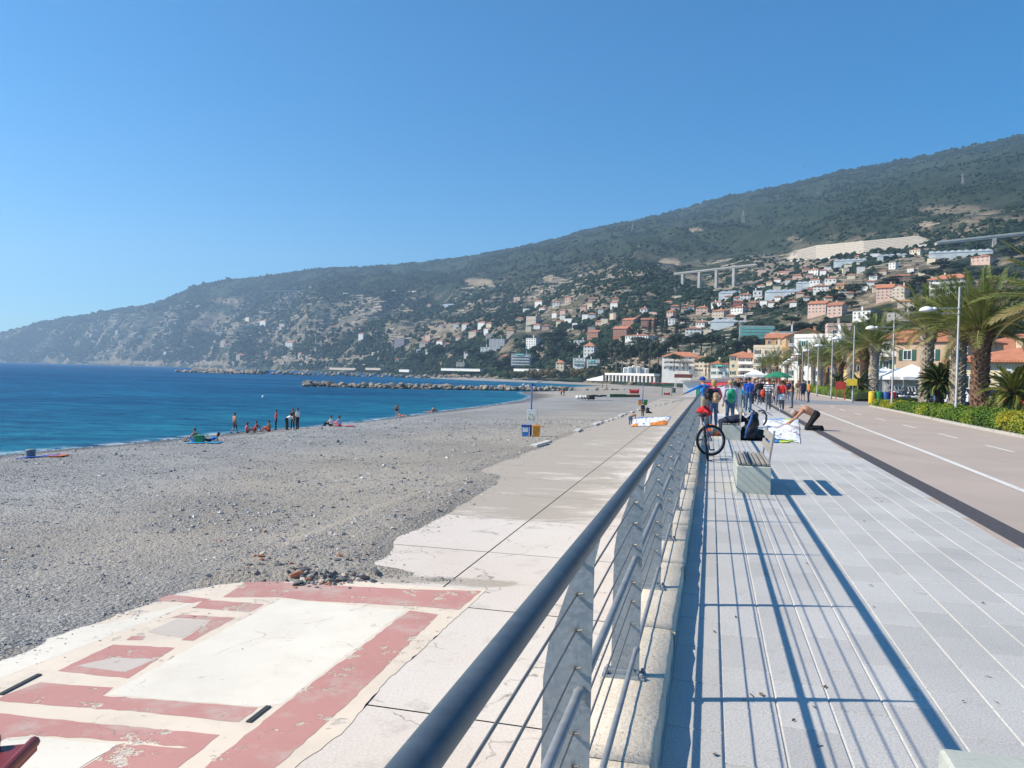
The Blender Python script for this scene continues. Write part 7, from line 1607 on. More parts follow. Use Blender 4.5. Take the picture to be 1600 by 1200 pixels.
    for i in range(100):
        y = rr.uniform(46, 140) if i < 70 else rr.uniform(60, 120); cmin, cmax = 1.9, 4.6 + (3.0 if y > 60 else 1.0); q = pr(rr.uniform(cmin, cmax) + .00008 * y * y, y); po, sl, lg = rr.choice(combos); tc = rr.choice(cols); hc = rr.choice(['dark', 'brown', 'grey', 'dark', 'blond', 'orangecap'] if i % 7 else ['orangecap', 'redcap'])
        bc = rr.choice(['jeans', 'black', 'greyjeans', 'navy', 'khaki']); hn = {'dark': 'dark haired', 'brown': 'brown haired', 'grey': 'grey haired', 'blond': 'blond', 'orangecap': 'orange capped', 'redcap': 'red capped'}[hc]; bn = {'jeans': 'blue jeans', 'greyjeans': 'grey jeans'}.get(bc, bc + ' trousers' if lg == 'long' else bc + ' shorts'); ac = {'stand': 'standing', 'walk': 'walking', 'arms_folded': 'waiting'}[po]; person(f'{hn} person in {"an" if tc[0] in "aeiou" else "a"} {tc} top and {bn} {ac} in the distant crowd', q, rr.choice([-.3, -.2, 2.9, 1.2, -1.4]) + rr.uniform(-.4, .4), po, rr.uniform(1.58, 1.84), tc, bc, rr.choice([0, 1, 1]), hc, 'cap' if hc.endswith('cap') else rr.choice(['short', 'short', 'long']), sl, lg, 'black', .045, group='crowd on the promenade')
    # ---- beach
    GB = 'people on the pebble beach'
    def bp(px, py, z0=-3.5):
        z = z0
        for _ in range(6): p = gp(px, py, z); z = float(surf_z(p.x, p.y))
        p.z = z + .01; return p
    L = [('tanned man sitting bare chested beside a green bag at the waterline', 304, 692, 'sit', 'skin', 'blue', 1, 'brown', 'bare', 'shorts', 1.2), ('woman in a blue top and dark trousers reclining by the green bag', 327, 691, 'recline', 'blue', 'navy', 1, 'dark', 'none', 'long', 2.0),
         ('person in swimwear standing alone left of the seated group', 366, 677.5, 'walk', 'skin', 'brown', 1, 'dark', 'bare', 'shorts', -.6), ('woman in a pink top sitting in the middle seated group', 386, 677, 'sit', 'pink', 'brown', 1, 'brown', 'none', 'swim', -1.2), ('person in red sitting at the right of the middle group', 398, 674, 'sit_back', 'red', 'red', 1, 'brown', 'none', 'swim', 1.3),
         ('bare chested person sitting low left of the standing man in red', 420, 675, 'sit', 'skin', 'red', 1, 'dark', 'bare', 'shorts', 1.4), ('man in a red shirt and dark trousers standing at the waterline', 431, 672.5, 'stand', 'red', 'navy', 1, 'dark', 'short', 'long', 1.8), ('person in a pale shirt bending beside the man in white', 449, 672.5, 'bend', 'white', 'black', 1, 'dark', 'short', 'long', -.9),
         ('person in olive standing half behind the man in white', 457, 671, 'stand', 'olive', 'black', 1, 'brown', 'short', 'long', .4), ('man in a white shirt and black trousers standing at the waterline', 464.5, 671.5, 'arms_folded', 'white', 'black', 1, 'dark', 'short', 'long', 1.2), ('person in a white top sitting on the far left of a pair', 517, 667, 'sit', 'white', 'black', 1, 'dark', 'short', 'long', 1.3),
         ('woman in a pink wrap sitting at the right of a pair', 530, 667, 'sit', 'lilac', 'pink', 0, 'brown', 'short', 'shorts', .9), ('person in dark swimwear standing near the breakwater', 619.5, 651, 'stand', 'skin', 'black', 1, 'brown', 'bare', 'swim', .3), ('sunbather lying beside the standing bather', 627, 651, 'recline', 'skin', 'red', 0, 'blond', 'bare', 'swim', -1.9),
         ('sunbather reclining far along the shore, left of two', 671, 645, 'recline', 'skin', 'red', 1, 'brown', 'bare', 'swim', 1.2), ('sunbather sitting far along the shore, right of two', 677, 644, 'sit', 'skin', 'red', 1, 'dark', 'bare', 'swim', -1.0)]
    for lab, px, py, po, tp, bo, skn, hr, sl, lg, rz in L:
        person(lab, bp(px, py), rz, po, 1.74, tp, bo, skn, hr, 'long' if 'woman' in lab else 'short', sl, lg, 'black', .022, group=GB)
    person('bare chested man in jeans bending over the beach wing', bp(985.5, 667.5), -.9, 'bend', 1.74, 'skin', 'jeans', 1, 'brown', 'short', 'bare', 'long', 'black', .02); person('man in a dark t shirt and camouflage shorts by the beach wing', bp(1004, 653.5), .2, 'stand', 1.76, 'navy', 'olive', 1, 'dark', 'short', 'short', 'long', 'black', .02)
    for i, (px, py) in enumerate(((941.5, 606), (948, 607), (877, 618.5), (881, 619))): person(['tiny walker in navy by the end of the water strip', 'tiny walker in black right of the one in navy', 'tiny walker in pink on the gravel by the rock groyne', 'tiny walker in olive beside the one in pink'][i], bp(px, py), 1 + i, 'walk', 1.7, ['navy', 'black', 'pink', 'olive'][i], 'black', 1, 'dark', 'short', 'short', 'long', 'black', .035, group='distant walkers on the far beach')
    tw = [('pale blue towel under the pair by the green bag', 318, 692.5, .9, 2.2, 'cyan'), ('bright blue towel lying alone at the left end of the beach', 66, 714.5, .9, 2.3, 'royal'), ('ochre mat in front of the middle seated group', 398, 678.5, 1.2, 1.3, 'khaki'), ('pink and green towel right of the seated pair', 537, 666.5, .9, 1.8, 'pink'), ('pale towel under the far sunbathers', 633, 651.5, .9, 2.6, 'grey'), ('orange cloth at the end of the bright blue towel', 92, 713.5, .8, .7, 'orange')]
    for lab, px, py, w, l, c in tw:
        p = bp(px, py); nu, nv = 12, 8; u = np.linspace(-l / 2, l / 2, nu); v = np.linspace(-w / 2, w / 2, nv); UU, VV = np.meshgrid(u, v); Z = surf_z(p.x + UU, p.y + VV) - p.z + .05 + .04 * fbm(UU * 3 + px, VV * 3, 3, 2)
        me = npmesh('towel', np.stack([UU, VV, Z], -1).reshape(-1, 3), gridfaces(nv, nu), cloth_m(c), True); o = link('beach_towel', me, None, p); tag(o, lab, 'towel'); md = o.modifiers.new('s', 'SOLIDIFY'); md.thickness = .02
    p = bp(311.5, 692.5); t = thing('beach_bag', 'green square bag between the two people on the blue towel', 'bag', p); MB().bevbox(-.28, -.2, 0, .28, .2, .5, .05).build('bag_body', cloth_m('green'), t); MB().tube([(-.15, -.2, .48), (-.12, -.2, .64), (.12, -.2, .64), (.15, -.2, .48)], .02, 6).build('bag_handle', cloth_m('green'), t)
    p = bp(48, 715); t = thing('plastic_drum', 'grey green tub standing alone by the bright blue towel', 'tub', p); MB().lathe([(.19, 0), (.21, .03), (.23, .34), (.25, .36), (.25, .39)], 16).build('tub_body', mat('tub_plastic', (.20, .24, .22), .6), t, True); MB().lathe([(.20, .39), (.21, .41), (.12, .43)], 16).build('lid', mat('tub_lid', (.28, .32, .30), .6), t, True)
    p = bp(1012, 648); B = thing('backpack', 'black backpack standing on the beach terrace behind the man in shorts', 'backpack', p); lump('pack_body', [((0, 0, .3), (.3, .25, .32)), ((-.05, 0, .7), (.22, .2, .25)), ((.3, 0, .2), (.28, .22, .2))], CL['black'], B, None, .04); MB().tube([(-.2, -.2, .2), (-.25, -.28, .5), (-.1, -.2, .85)], .03, 5).build('shoulder_strap', CL['black'], B)
    p = bp(1036, 647); t = thing('ball', 'orange ball lying on the beach terrace near the wing', 'ball', p); MB().ball((0, 0, .17), .17, 0, 3).build('ball_skin', mat('ball_orange', (.55, .12, .05), .5), t, True)
make_people()
# ---------------------------------------------------------------- beach furniture, breakwaters, stones, boats, vehicles
def make_rocks():
    rk = NT('breakwater_rock'); n = rk; co = n.geo(); f = n.noise(co, 1.3, 6, .7); g = n.noise(co, 5, 4); c = n.ramp(f, [(.3, (0.21, 0.17, 0.13)), (.7, (0.42, 0.36, 0.29))]); c = n.mix(1.0, c, n.math('MULTIPLY_ADD', n.rnd(), .6, .62), 'MULTIPLY')
    sx = n.n('SeparateXYZ'); n.l(n.geo(), sx.inputs[0]); wetf = n.ramp(n.math('ADD', sx.outputs[2], 4.2), [(0.0, 1.0), (.35, .85), (.6, 0.0)]); c = n.mix(wetf, c, (0.06, 0.05, 0.04)); n.col(c); n.b.inputs['Roughness'].default_value = .9; n.l(n.bump(n.math('ADD', f, g), .8, .15), n.b.inputs['Normal']); rk = n.m
    rr = random.Random(8); shapes = []
    for k in range(5):
        mb = MB(); V0, F0 = ICO[2]; q = [rr.uniform(-.3, .3) for _ in range(6)]
        V = []
        for p in V0:
            s = 1 + .28 * (vn(p[0] * 1.6 + k * 7, p[1] * 1.6 + p[2] * 2.1, k) - .5) * 2; x, y, z = p[0] * s, p[1] * s, p[2] * s
            for a, b, cc, lim in ((1, .3, .2, .75), (-.4, 1, .1, .7), (.2, -.6, 1, .72), (-1, -.2, .5, .78)): 
                d = (a * x + b * y + cc * z) / math.sqrt(a * a + b * b + cc * cc)
                if d > lim: L = d - lim; nn = math.sqrt(a * a + b * b + cc * cc); x -= a / nn * L; y -= b / nn * L; z -= cc / nn * L
            V.append((x, y, z))
        shapes.append(mb.add(V, F0).mesh('rock', rk))
    def bw(label, pts, n, size, width, crest, seed):
        t = thing('breakwater', label, 'breakwater', Vector(pts[0]), 0, 'rock breakwaters off the beach'); o = Vector(pts[0]); r = random.Random(seed); P = [Vector(p) for p in pts]; L = [(b - a).length for a, b in zip(P, P[1:])]; tot = sum(L)
        for i in range(n):
            s = tot * (i + r.random()) / n; k = 0
            while k < len(L) - 1 and s > L[k]: s -= L[k]; k += 1
            q = P[k].lerp(P[k + 1], s / L[k]); d = (P[k + 1] - P[k]).normalized(); nn = Vector((-d.y, d.x, 0)); u = r.uniform(-1, 1)
            if i % 2: u = -abs(u) if nn.y > 0 else abs(u)
            sz = size * r.uniform(.6, 1.25); z = -4.2 + crest * (1 - abs(u) ** 1.5) + r.uniform(-.25, .25) - .3
            ob = link('rock', shapes[r.randrange(5)], t, q - o + nn * u * width + Vector((0, 0, z - o.z))); ob.rotation_euler = (r.uniform(-.5, .5), r.uniform(-.5, .5), r.uniform(0, 6.28)); ob.scale = (sz * r.uniform(.9, 1.5), sz * r.uniform(.8, 1.2), sz * r.uniform(.6, .9))
        return t
    bw('nearer long rock breakwater reaching from the beach', [(-69, 259, -4.2), (-34, 262, -4.2), (0, 274, -4.2), (22, 284, -4.2)], 250, 1.0, 3.0, 1.45, 3)
    bw('rock groyne sunk in the gravel at the landward end of the breakwater', [(23, 285, -3.6), (36, 292, -3.3), (46, 296, -3.1)], 26, .8, 1.6, 1.0, 4)
    bw('long farther breakwater of jumbled blocks in front of the harbour', [(-468, 1150, -4.2), (-216, 664, -4.2), (-147, 694, -4.2), (-80, 700, -4.2), (-20, 716, -4.2)], 290, 1.9, 4.6, 3.0, 5)
    bw('outermost low breakwater with its tip toward the open sea', [(-300, 700, -4.2), (-225, 655, -4.2)], 60, 1.4, 3.2, 1.6, 6)
    # loose stones of the beach
    st = NT('beach_stone'); n = st; a = n.attr('tone'); n.col(n.ramp(a, [(0.0, (0.075, 0.078, 0.085)), (.4, (0.24, 0.24, 0.237)), (.75, (0.40, 0.39, 0.375)), (.93, (0.58, 0.56, 0.52)), (.97, (0.40, 0.20, 0.11)), (1.0, (0.72, 0.70, 0.66))])); n.b.inputs['Roughness'].default_value = .85; n.b.inputs['Specular IOR Level'].default_value = .25; st = n.m
    N = 120000; px = rng.uniform(-30, 1020, N); v = rng.random(N); py = 655 + 400 * v ** 1.15; P = np.zeros((N, 3)); z = np.full(N, -3.0)
    D = VR[None] * ((px - 800) / F)[:, None] + VU[None] * ((600 - py) / F)[:, None] + VF[None]
    for _ in range(4): t = (z - HC) / D[:, 2]; X, Y = D[:, 0] * t, D[:, 1] * t; z = surf_z(X, Y)
    c = X - SL * Y; k = over_slab(X, Y); on = (c > slabC(Y)); clump = fbm(X / 1.6, Y / 1.6, 4, 77)
    keep = (Y > 9) & (Y < 110) & (X > shoreX(Y) + .5) & (~on | (k > -.02) | ((k > -.16) & (rng.random(N) < .16)) | (rng.random(N) < .004)) & (rng.random(N) < .25 + 1.5 * np.clip(clump - .38, 0, 1) * 2.6)
    X, Y, z, on, k = X[keep], Y[keep], z[keep], on[keep], k[keep]; m = len(X); r = np.clip(Y / F * rng.uniform(.5, 1.45, m) * (1 + 1.9 * (rng.random(m) > np.where((Y < 34) & (X - SL * Y > -17), .93, .985))), .012, .16) * np.where(on & (k < .05), .7, 1.0)
    O = np.array([(1, 0, 0), (0, 1, 0), (-1, 0, 0), (0, -1, 0), (0, 0, 1), (0, 0, -1)], float); FO = np.array([(0, 1, 4), (1, 2, 4), (2, 3, 4), (3, 0, 4), (1, 0, 5), (2, 1, 5), (3, 2, 5), (0, 3, 5)])
    Sz = np.stack([r * rng.uniform(.8, 1.6, m), r * rng.uniform(.7, 1.2, m), r * rng.uniform(.35, .75, m)], -1); zz = np.where(on, np.maximum(z, ZS), z)
    V, Fc = scatter(O, FO, np.stack([X, Y, zz + r * .15], -1), Sz, rng.uniform(0, 6.28, m)); V = V + (rng.random(V.shape) - .5) * np.repeat(r, 6)[:, None] * .7
    me = npmesh('beach_stones', V, Fc, st); tone = np.clip(rng.normal(.60, .14, m), 0, .93); sp = rng.random(m); tone = np.where(sp > .985, 1.0, np.where((sp < .006), .97, tone)); vattr(me, 'tone', np.repeat(tone, 6)); tag(link('beach_stones', me), kind='stuff')
    # broken bricks and lumps on the rubble tongue
    br = mat('broken_brick', (0.48, 0.20, 0.12), .9, .3, 6, .5, 20); rr = random.Random(2); sh2 = [MB().ball((0, 0, 0), (1, .8, .6), 0, 1, .6, rr).mesh('rubble_stone', m_) for m_ in (br, mat('rubble_grey', (.24, .235, .225), .9, .3, 6), mat('rubble_dark', (.16, .16, .16), .9, .3, 6), mat('rubble_pale', (.50, .45, .38), .9, .3, 6))]
    g = thing('rubble_heap', 'loose rubble with broken bricks drifted against the painted floor', 'rubble', gp(500, 905, ZS))
    for i in range(170):
        px, py = (rr.gauss(515, 34), rr.gauss(908, 5)) if i < 110 else (rr.uniform(385, 560), rr.gauss(888, 13)); p = gp(px, py, ZS); z = max(ZS, float(surf_z(p.x, p.y))); s = rr.uniform(.025, .075) * (1.8 if i % 9 == 0 else 1)
        o = link('rubble_stone', sh2[rr.choice([0, 1, 1, 1, 2, 3] if i % 9 else [0, 3, 2])], g, Vector((p.x, p.y, z + s * .3)) - Vector(g.location)); o.scale = (s * rr.uniform(.9, 1.5), s, s * rr.uniform(.7, 1.1)); o.rotation_euler = (rr.uniform(-.4, .4), rr.uniform(-.4, .4), rr.uniform(0, 6))
def make_beach_things():
    bl = mat('pole_blue_paint', (0.025, 0.06, 0.30), .5, .12, 3); vi = mat('pole_violet_paint', (0.10, 0.085, 0.27), .5); wp = mat('board_white', (0.76, 0.75, 0.71), .6, .06); sy = mat('symbol_olive', (0.44, 0.42, 0.10), .6); bb = mat('bin_sky_blue', (0.05, 0.24, 0.60), .5); bo = mat('bin_orange_paint', (0.66, 0.27, 0.02), .5); bg_ = mat('bin_grass_green', (0.03, 0.18, 0.04), .5); dk = mat('bin_lid_navy', (0.02, 0.045, 0.20), .5)
    def post(label, px, py, hpx, z0, m, board, bins):
        p = gp(px, py, z0); p.z = z0 - .05; s = p.y / F; h = hpx * s; t = thing('recycling_post', label, 'post', p, -.05)
        MB().lathe([(.075, -.3), (.075, h * .5), (.06, h * .5 + .02), (.055, h)], 10).build('pole', m, t, True); MB().tube([(0, 0, h - .12), (.28, 0, h - .10)], .05, 8).lathe([(.09, h - .02), (.09, h + .04)], 10).build('pole_head', m, t, True)
        if board:
            b = MB().bevbox(-.30, -.12, 1.02, .30, -.085, 2.14, .01).build('sign_board', wp, t); g = MB(); R = .20; cz = 1.60
            for k in range(3):
                a0 = math.radians(90 + 120 * k - 45); pts = [(R * math.cos(a0 + q * .26), -.128, cz + R * math.sin(a0 + q * .26)) for q in range(5)]
                g.tube(pts, .026, 5); e = Vector(pts[-1]); d = (Vector(pts[-1]) - Vector(pts[-2])).normalized(); sd = Vector((-d.z, 0, d.x)); g.add([e + sd * .075, e - sd * .075, e + d * .12], [(0, 1, 2)]); 
            g.build('recycling_symbol', sy, b)
        for x, m1, lid in bins:
            o = MB(); o.add([(x - .22, -.3, .16), (x + .22, -.3, .16), (x + .22, .1, .16), (x - .22, .1, .16), (x - .28, -.36, .92), (x + .28, -.36, .92), (x + .28, .14, .92), (x - .28, .14, .92)], [(3, 2, 1, 0), (4, 5, 6, 7), (0, 1, 5, 4), (1, 2, 6, 5), (2, 3, 7, 6), (3, 0, 4, 7)]); bn = o.build('hanging_bin', m1, t)
            MB().bevbox(x - .31, -.39, .90, x + .31, .17, 1.02, .03).build('lid', lid, bn)
            if x < 0 and board: MB().bevbox(x - .2, -.356, .52, x + .2, -.335, .84, .005).build('bin_label', wp, bn)
        MB().tube([(.16, .1, h * .6), (.42, .1, h * .58), (.50, .1, h * .4), (.52, .1, .2)], .012, 5).build('hose', mat('hose_grey', (.35, .36, .38), .6), t)
        return t
    post('blue post on the gravel with a recycling sign and two hanging bins', 829, 684.5, 86, -2.95, bl, True, ((-.38, bb, dk), (.42, bo, bo)))
    post('violet blue post farther along with an orange and a green bin', 1004, 634, 42, -2.8, vi, False, ((-.45, bo, bb), (.45, bg_, bg_)))
    # goal-like green frame, red pedalo and other shapes of the far beach
    gm = mat('frame_green', (0.03, 0.24, 0.12), .6); p = gp(1042, 618.5, ZS); s = p.y / F; w, h = 15 * s, 17 * s; t = thing('goal_frame', 'green metal goal frame standing on the far beach', 'frame', p, -.1)
    for x in (-w / 2, w / 2): MB().box(x - .07, -.07, -.1, x + .07, .07, h).build('upright', gm, t); MB().box(x - .05, -.05, 0, x + .05, 1.6, .08).build('foot_bar', gm, t)
    MB().box(-w / 2 + .07, -.07, h - .16, w / 2 - .07, .07, h - .02).build('crossbar', gm, t); MB().box(-w / 2 + .07, .02, h * .75, w / 2 - .07, .08, h * .80).build('crossbar', gm, t)
    rd = mat('hull_red', (0.55, 0.04, 0.04), .4); wh = mat('hull_white', (0.74, 0.73, 0.70), .4); bu = mat('hull_blue', (0.05, 0.16, 0.36), .4); wd = mat('hull_wood', (0.24, 0.13, 0.07), .6)
    HB = {}
    def boat(label, p, L, B, H, m, rz, group=None, cabin=False, mast=0):
        t = thing('small_boat', label, 'boat', p, rz, group); mb = MB(); n = 9; V = []
        for i in range(n):
            u = i / (n - 1); b = B / 2 * (math.sin(math.pi * (.12 + .88 * (1 - u) ** .8 * 1.0)) ** .55 if u < .98 else .02); x = L * (u - .5); sh = H * (1 + .35 * (2 * u - 1) ** 2)
            V += [(x, -b, sh), (x, -b * .75, H * .3), (x * .96, 0, 0), (x, b * .75, H * .3), (x, b, sh), (x, b * .86, sh - .06), (x, 0, H * .45), (x, -b * .86, sh - .06)]
        fs = [(i * 8 + j, i * 8 + (j + 1) % 8, (i + 1) * 8 + (j + 1) % 8, (i + 1) * 8 + j) for i in range(n - 1) for j in range(8)] + [tuple(range(7, -1, -1)), tuple(range((n - 1) * 8, n * 8))]
        mb.add(V, fs).build('hull', m, t, True)
        for u in (-.18, .12): MB().box(L * u - .1, -B * .38, H * .72, L * u + .1, B * .38, H * .78).build('thwart', wd, t)
        if mast: MB().tube([(0, 0, H * .4), (0, 0, mast)], .06, 5).build('mast', wh, t)
        return t
    r = random.Random(6)
    for i, (px, py, m, l) in enumerate(((828, 593, bu, 4.5), (842, 594, wh, 4), (858, 593.5, bu, 5), (868, 593.5, wh, 5), (884, 594.5, wh, 6), (896, 593.5, wd, 5), (908, 594.5, wh, 5), (921, 593, bu, 4.5), (928, 596, rd, 5), (806, 592, wh, 5), (936, 594, wh, 4))):
        p = gp(px, py, -2.3); p.z = float(surf_z(p.x, p.y)) if p.y < 700 else -2.2; col_ = {id(bu): 'blue', id(wh): 'white', id(wd): 'brown', id(rd): 'red'}[id(m)]
        boat(['dark blue rowing boat at the left of the row on the far beach', 'short white rowing boat second in the row on the far beach', 'dark blue boat third in the row on the far beach', 'white boat fourth in the row on the far beach', 'long white boat in the middle of the far beach row', 'brown wooden boat right of the middle of the row', 'white boat between the brown and the last blue boat', 'blue boat near the right end of the beach row', 'red boat lying lower on the far beach', 'white boat at the far left end of the beach row', 'white boat at the right end of the beach row'][i], p, l, 1.8, 1.0, m, r.uniform(-.5, .5), 'boats drawn up on the far beach')
    boat('red pedal boat lying tilted in the middle of the far beach', gp(991, 615.5, ZS) + Vector((0, 0, .1)), 2.8, 1.5, .9, rd, .3); boat('red canoe lying inside the green goal frame', gp(1042, 617, ZS), 2.6, .8, .45, rd, .7)
    boat('tiny white sailing boat out by the headland', at(135, 569.6, 2400) * 1 + Vector((0, 0, .5)), 9, 3, 2, wh, .4, None, False, 14); boat('tiny white motor boat under the headland, right of the sailing boat', at(191, 570.8, 2300), 11, 3, 2, wh, 0); boat('tiny white motor boat close to the headland shore', at(233, 571.6, 2250), 11, 3, 2, wh, .1)
    p = gp(411, 621.3, -4.15); t = thing('marker_buoy', 'small white marker buoy floating in the bay', 'buoy', p); MB().lathe([(.1, -.1), (.26, .05), (.28, .2), (.16, .42), (.04, .5)], 10).build('buoy_float', wh, t, True)
    p = gp(818, 602, -4.15); t = thing('marker_buoy', 'white buoy in the strip of water behind the breakwater', 'buoy', p); MB().lathe([(.2, -.1), (.5, .05), (.55, .3), (.3, .75), (.08, .9)], 10).build('buoy_float', wh, t, True)
    # low timber walls and a pile on the beach
    gp_ = mat('low_wall_green', (0.04, 0.13, 0.06), .8); bw_ = mat('low_wall_brown', (0.16, 0.08, 0.05), .8); pal = mat('pile_white', (0.58, 0.56, 0.52), .8, .2, 1); dk2 = mat('pile_dark', (0.06, 0.06, 0.06), .8)
    A, B = gp(953, 620, ZS), gp(978, 620, ZS); t = thing('beach_screen', 'low green and brown screen wall across the beach', 'wall', A, 0); D = B - A; a = math.atan2(D.y, D.x); L = D.length
    MB().box(0, -.06, -.1, L, .06, .62, 0, Matrix.Rotation(a, 4, 'Z')).build('green_panel', gp_, t); MB().box(L + .02, -.06, -.1, L * 1.9, .06, .5, 0, Matrix.Rotation(a, 4, 'Z')).build('brown_panel', bw_, t)
    p = gp(926, 623.5, ZS); t = thing('slab_pile', 'pile of white sacks and dark planks on the gravel', 'pile', p, .1); s = p.y / F
    for i in range(7): MB().ball(((-24 + i * 4.2) * s, r.uniform(-.4, .4), .30), (2.6 * s, 1.0, .42), 0, 2, .25, r).build('sack', pal if i < 4 else dk2, t, True)
    for i in range(4): MB().box((-8 + i * 7) * s, -.8, .45 + .1 * (i % 2), (0 + i * 7) * s, .9, .75 + .1 * (i % 2)).build('plank', dk2, t)
    t = thing('waste_barrel', 'black barrel right of the green goal frame', 'barrel', gp(1053, 613.5, ZS)); MB().lathe([(.45, 0), (.5, .1), (.5, 1.3), (.42, 1.4)], 12).build('barrel_body', dk2, t, True)
    # beach establishment with red awning
    p = gp(1086, 619.5, ZS); t = thing('beach_kiosk', 'white beach kiosk with a red awning and green doors', 'kiosk', p, -.25); w, d, h0, h1 = 13.5, 9, 3.6, 5.3; ww = wallm('white'); tl = mat('door_green', (0.04, 0.34, 0.22), .5)
    V = [(-3, 0, -1), (w, 0, -1), (w, d, -1), (-3, d, -1), (-3, 0, h0), (w, 0, h1), (w, d, h1), (-3, d, h0)]
    MB().add(V, [(0, 1, 5, 4), (1, 2, 6, 5), (2, 3, 7, 6), (3, 0, 4, 7), (4, 5, 6, 7)]).build('wall', ww, t)
    MB().add([(-3.5, -.6, h0 + .02), (w + .3, -.6, h1 + .05), (w + .3, d, h1 + .05), (-3.5, d, h0 + .02), (-3.5, -.6, h0 + .3), (w + .3, -.6, h1 + .33), (w + .3, d, h1 + .33), (-3.5, d, h0 + .3)], [(3, 2, 1, 0), (4, 5, 6, 7), (0, 1, 5, 4), (1, 2, 6, 5), (2, 3, 7, 6), (3, 0, 4, 7)]).build('roof', wallm('grey'), t)
    for x, ww_ in ((.2, 1.4), (4.2, 2.2), (8.5, 1.6)):
        do = MB().box(x, -.05, .02, x + ww_, -.005, 2.35).build('door', tl, t); MB().box(x - .12, -.08, 2.36, x + ww_ + .12, -.005, 2.5).box(x - .12, -.08, 0, x - .005, -.005, 2.36).box(x + ww_ + .005, -.08, 0, x + ww_ + .12, -.005, 2.36).build('door_frame', ww, do)
    MB().add([(1.2, -.02, 3.6), (9.8, -.02, 3.9), (9.8, -1.8, 2.95), (1.2, -1.8, 2.75), (1.2, -1.8, 2.45), (9.8, -1.8, 2.65)], [(0, 1, 2, 3), (3, 2, 5, 4)]).build('awning', AWN['red'], t)
    # restaurant terrace behind, and parasols
    p = at(1068, 590, 300); p.z = -1.2; t = thing('beach_pavilion', 'dark red roofed pavilion on stilts by the umbrella pines', 'pavilion', p, -.3); MB().box(-3.2, -3, 3.0, 3.2, 3, 3.2).box(-3.2, -3, 3.21, 3.2, 3, 4.4).build('roof', mat('pavilion_red', (.16, .04, .035), .7), t)
    for x in (-3, 3):
        for y in (-2.8, 2.8): MB().box(x - .12, y - .12, -1, x + .12, y + .12, 2.99).build('post', wallm('white'), t)
    MB().box(-3.2, -3, .9, 3.2, -2.9, 1.7).build('railing', ww, t)
    for i in range(9):
        q = gp(1022 + i * 4.2 + r.uniform(-1, 1), 602 - (i % 3) * 2, -2.4); q.z = float(surf_z(q.x, q.y)); t = thing('beach_parasol', f'small {["red", "white", "orange"][i % 3]} beach umbrella among the far sunbeds', 'parasol', q, 0, 'parasols on the far beach'); MB().tube([(0, 0, 0), (0, 0, 2.2)], .04, 5).build('pole', wh, t); MB().lathe([(1.5, 1.75), (.8, 2.1), (.05, 2.35)], 8).build('canopy', [AWN['red'], wh, AWN['orange']][i % 3], t)
    # roof corner of the hut below the railing, lower left of the view
    tr = mat('red_roof_metal', (0.20, 0.028, 0.026), .45, .2, 4); P = at(56, 1170, 5.0); t = thing('beach_hut', 'corner of a hut with a dark red roof at the lower left edge', 'hut', P)
    T = Matrix.Rotation(math.radians(8), 4, 'Z'); MB().box(-2.0, -2.0, -3.6, -.17, -.12, -.17, 0, T).build('wall', ww, t)
    m_ = MB(); m_.add([T @ Vector(v) for v in ((-2.2, -2.2, -.16), (.0, -2.2, -.02), (0, .02, -.02), (-2.2, .02, -.16), (-2.2, -2.2, -.10), (0, -2.2, .03), (0, .02, .03), (-2.2, .02, -.10))], [(3, 2, 1, 0), (4, 5, 6, 7), (0, 1, 5, 4), (1, 2, 6, 5), (2, 3, 7, 6), (3, 0, 4, 7)]); rf = m_.build('roof', tr, t)
    for i in range(9): MB().tube([T @ Vector((-.02 - i * .24, -2.2, .035 - i * .0153)), T @ Vector((-.02 - i * .24, .03, .035 - i * .0153))], .035, 8).build('roof_rib', tr, rf, True)
    MB().tube([T @ Vector((-.22, -.02, .06)), T @ Vector((-2.2, -.02, .12))], .05, 8).build('ridge_cap', tr, rf, True)
    # ---- gazebo, parasol, market tents, vehicles beyond the hedge
    fab = AWN['white']; stl = mat('tent_pole', (.5, .5, .5), .5)
    def tent(label, p, w, h, rz=-.25, group=None, walls=False):
        t = thing('market_tent', label, 'tent', p, rz, group); e = w / 2
        MB().add([(-e, -e, h), (e, -e, h), (e, e, h), (-e, e, h), (0, 0, h + w * .28), (-e, -e, h - .35), (e, -e, h - .35), (e, e, h - .35), (-e, e, h - .35)], [(0, 1, 4), (1, 2, 4), (2, 3, 4), (3, 0, 4), (0, 5, 6, 1), (1, 6, 7, 2), (2, 7, 8, 3), (3, 8, 5, 0)]).build('canopy', fab, t)
        for x in (-e + .05, e - .05):
            for y in (-e + .05, e - .05): MB().tube([(x, y, 0), (x, y, h)], .03, 5).build('pole', stl, t)
        if walls: MB().box(-e + .1, e - .06, 0, e - .1, e - .02, h - .3).build('side_sheet', fab, t)
    tent('white gazebo over the promenade crowd', pr(6.6, 118), 3.0, 2.5)
    p = pr(9.6, 112); t = thing('market_parasol', 'big green parasol beside the white gazebo', 'parasol', p); MB().tube([(0, 0, 0), (0, 0, 3.0)], .04, 6).build('pole', stl, t); MB().lathe([(2.1, 2.15), (2.08, 2.28), (1.2, 2.68), (.05, 3.05)], 8).build('canopy', AWN['green'], t)
    for i, (px, y, w) in enumerate(((1382, 104, 5), (1402, 100, 4.5), (1424, 92, 5.5), (1439, 90, 4.5), (1372, 112, 4))): tent(['x', 'x', 'white market tent between the pale palm and the lamp', 'small white market tent hidden beside the pale palm trunk', 'farthest left white market tent behind the twin palms'][i] if i > 1 else ['white market tent nearest the second lamp post', 'white market tent right of the twin palms'][i], Vector((at(px, 600, y).x, y, 0)), w, 2.5, -.3, 'market tents in the car park', True)
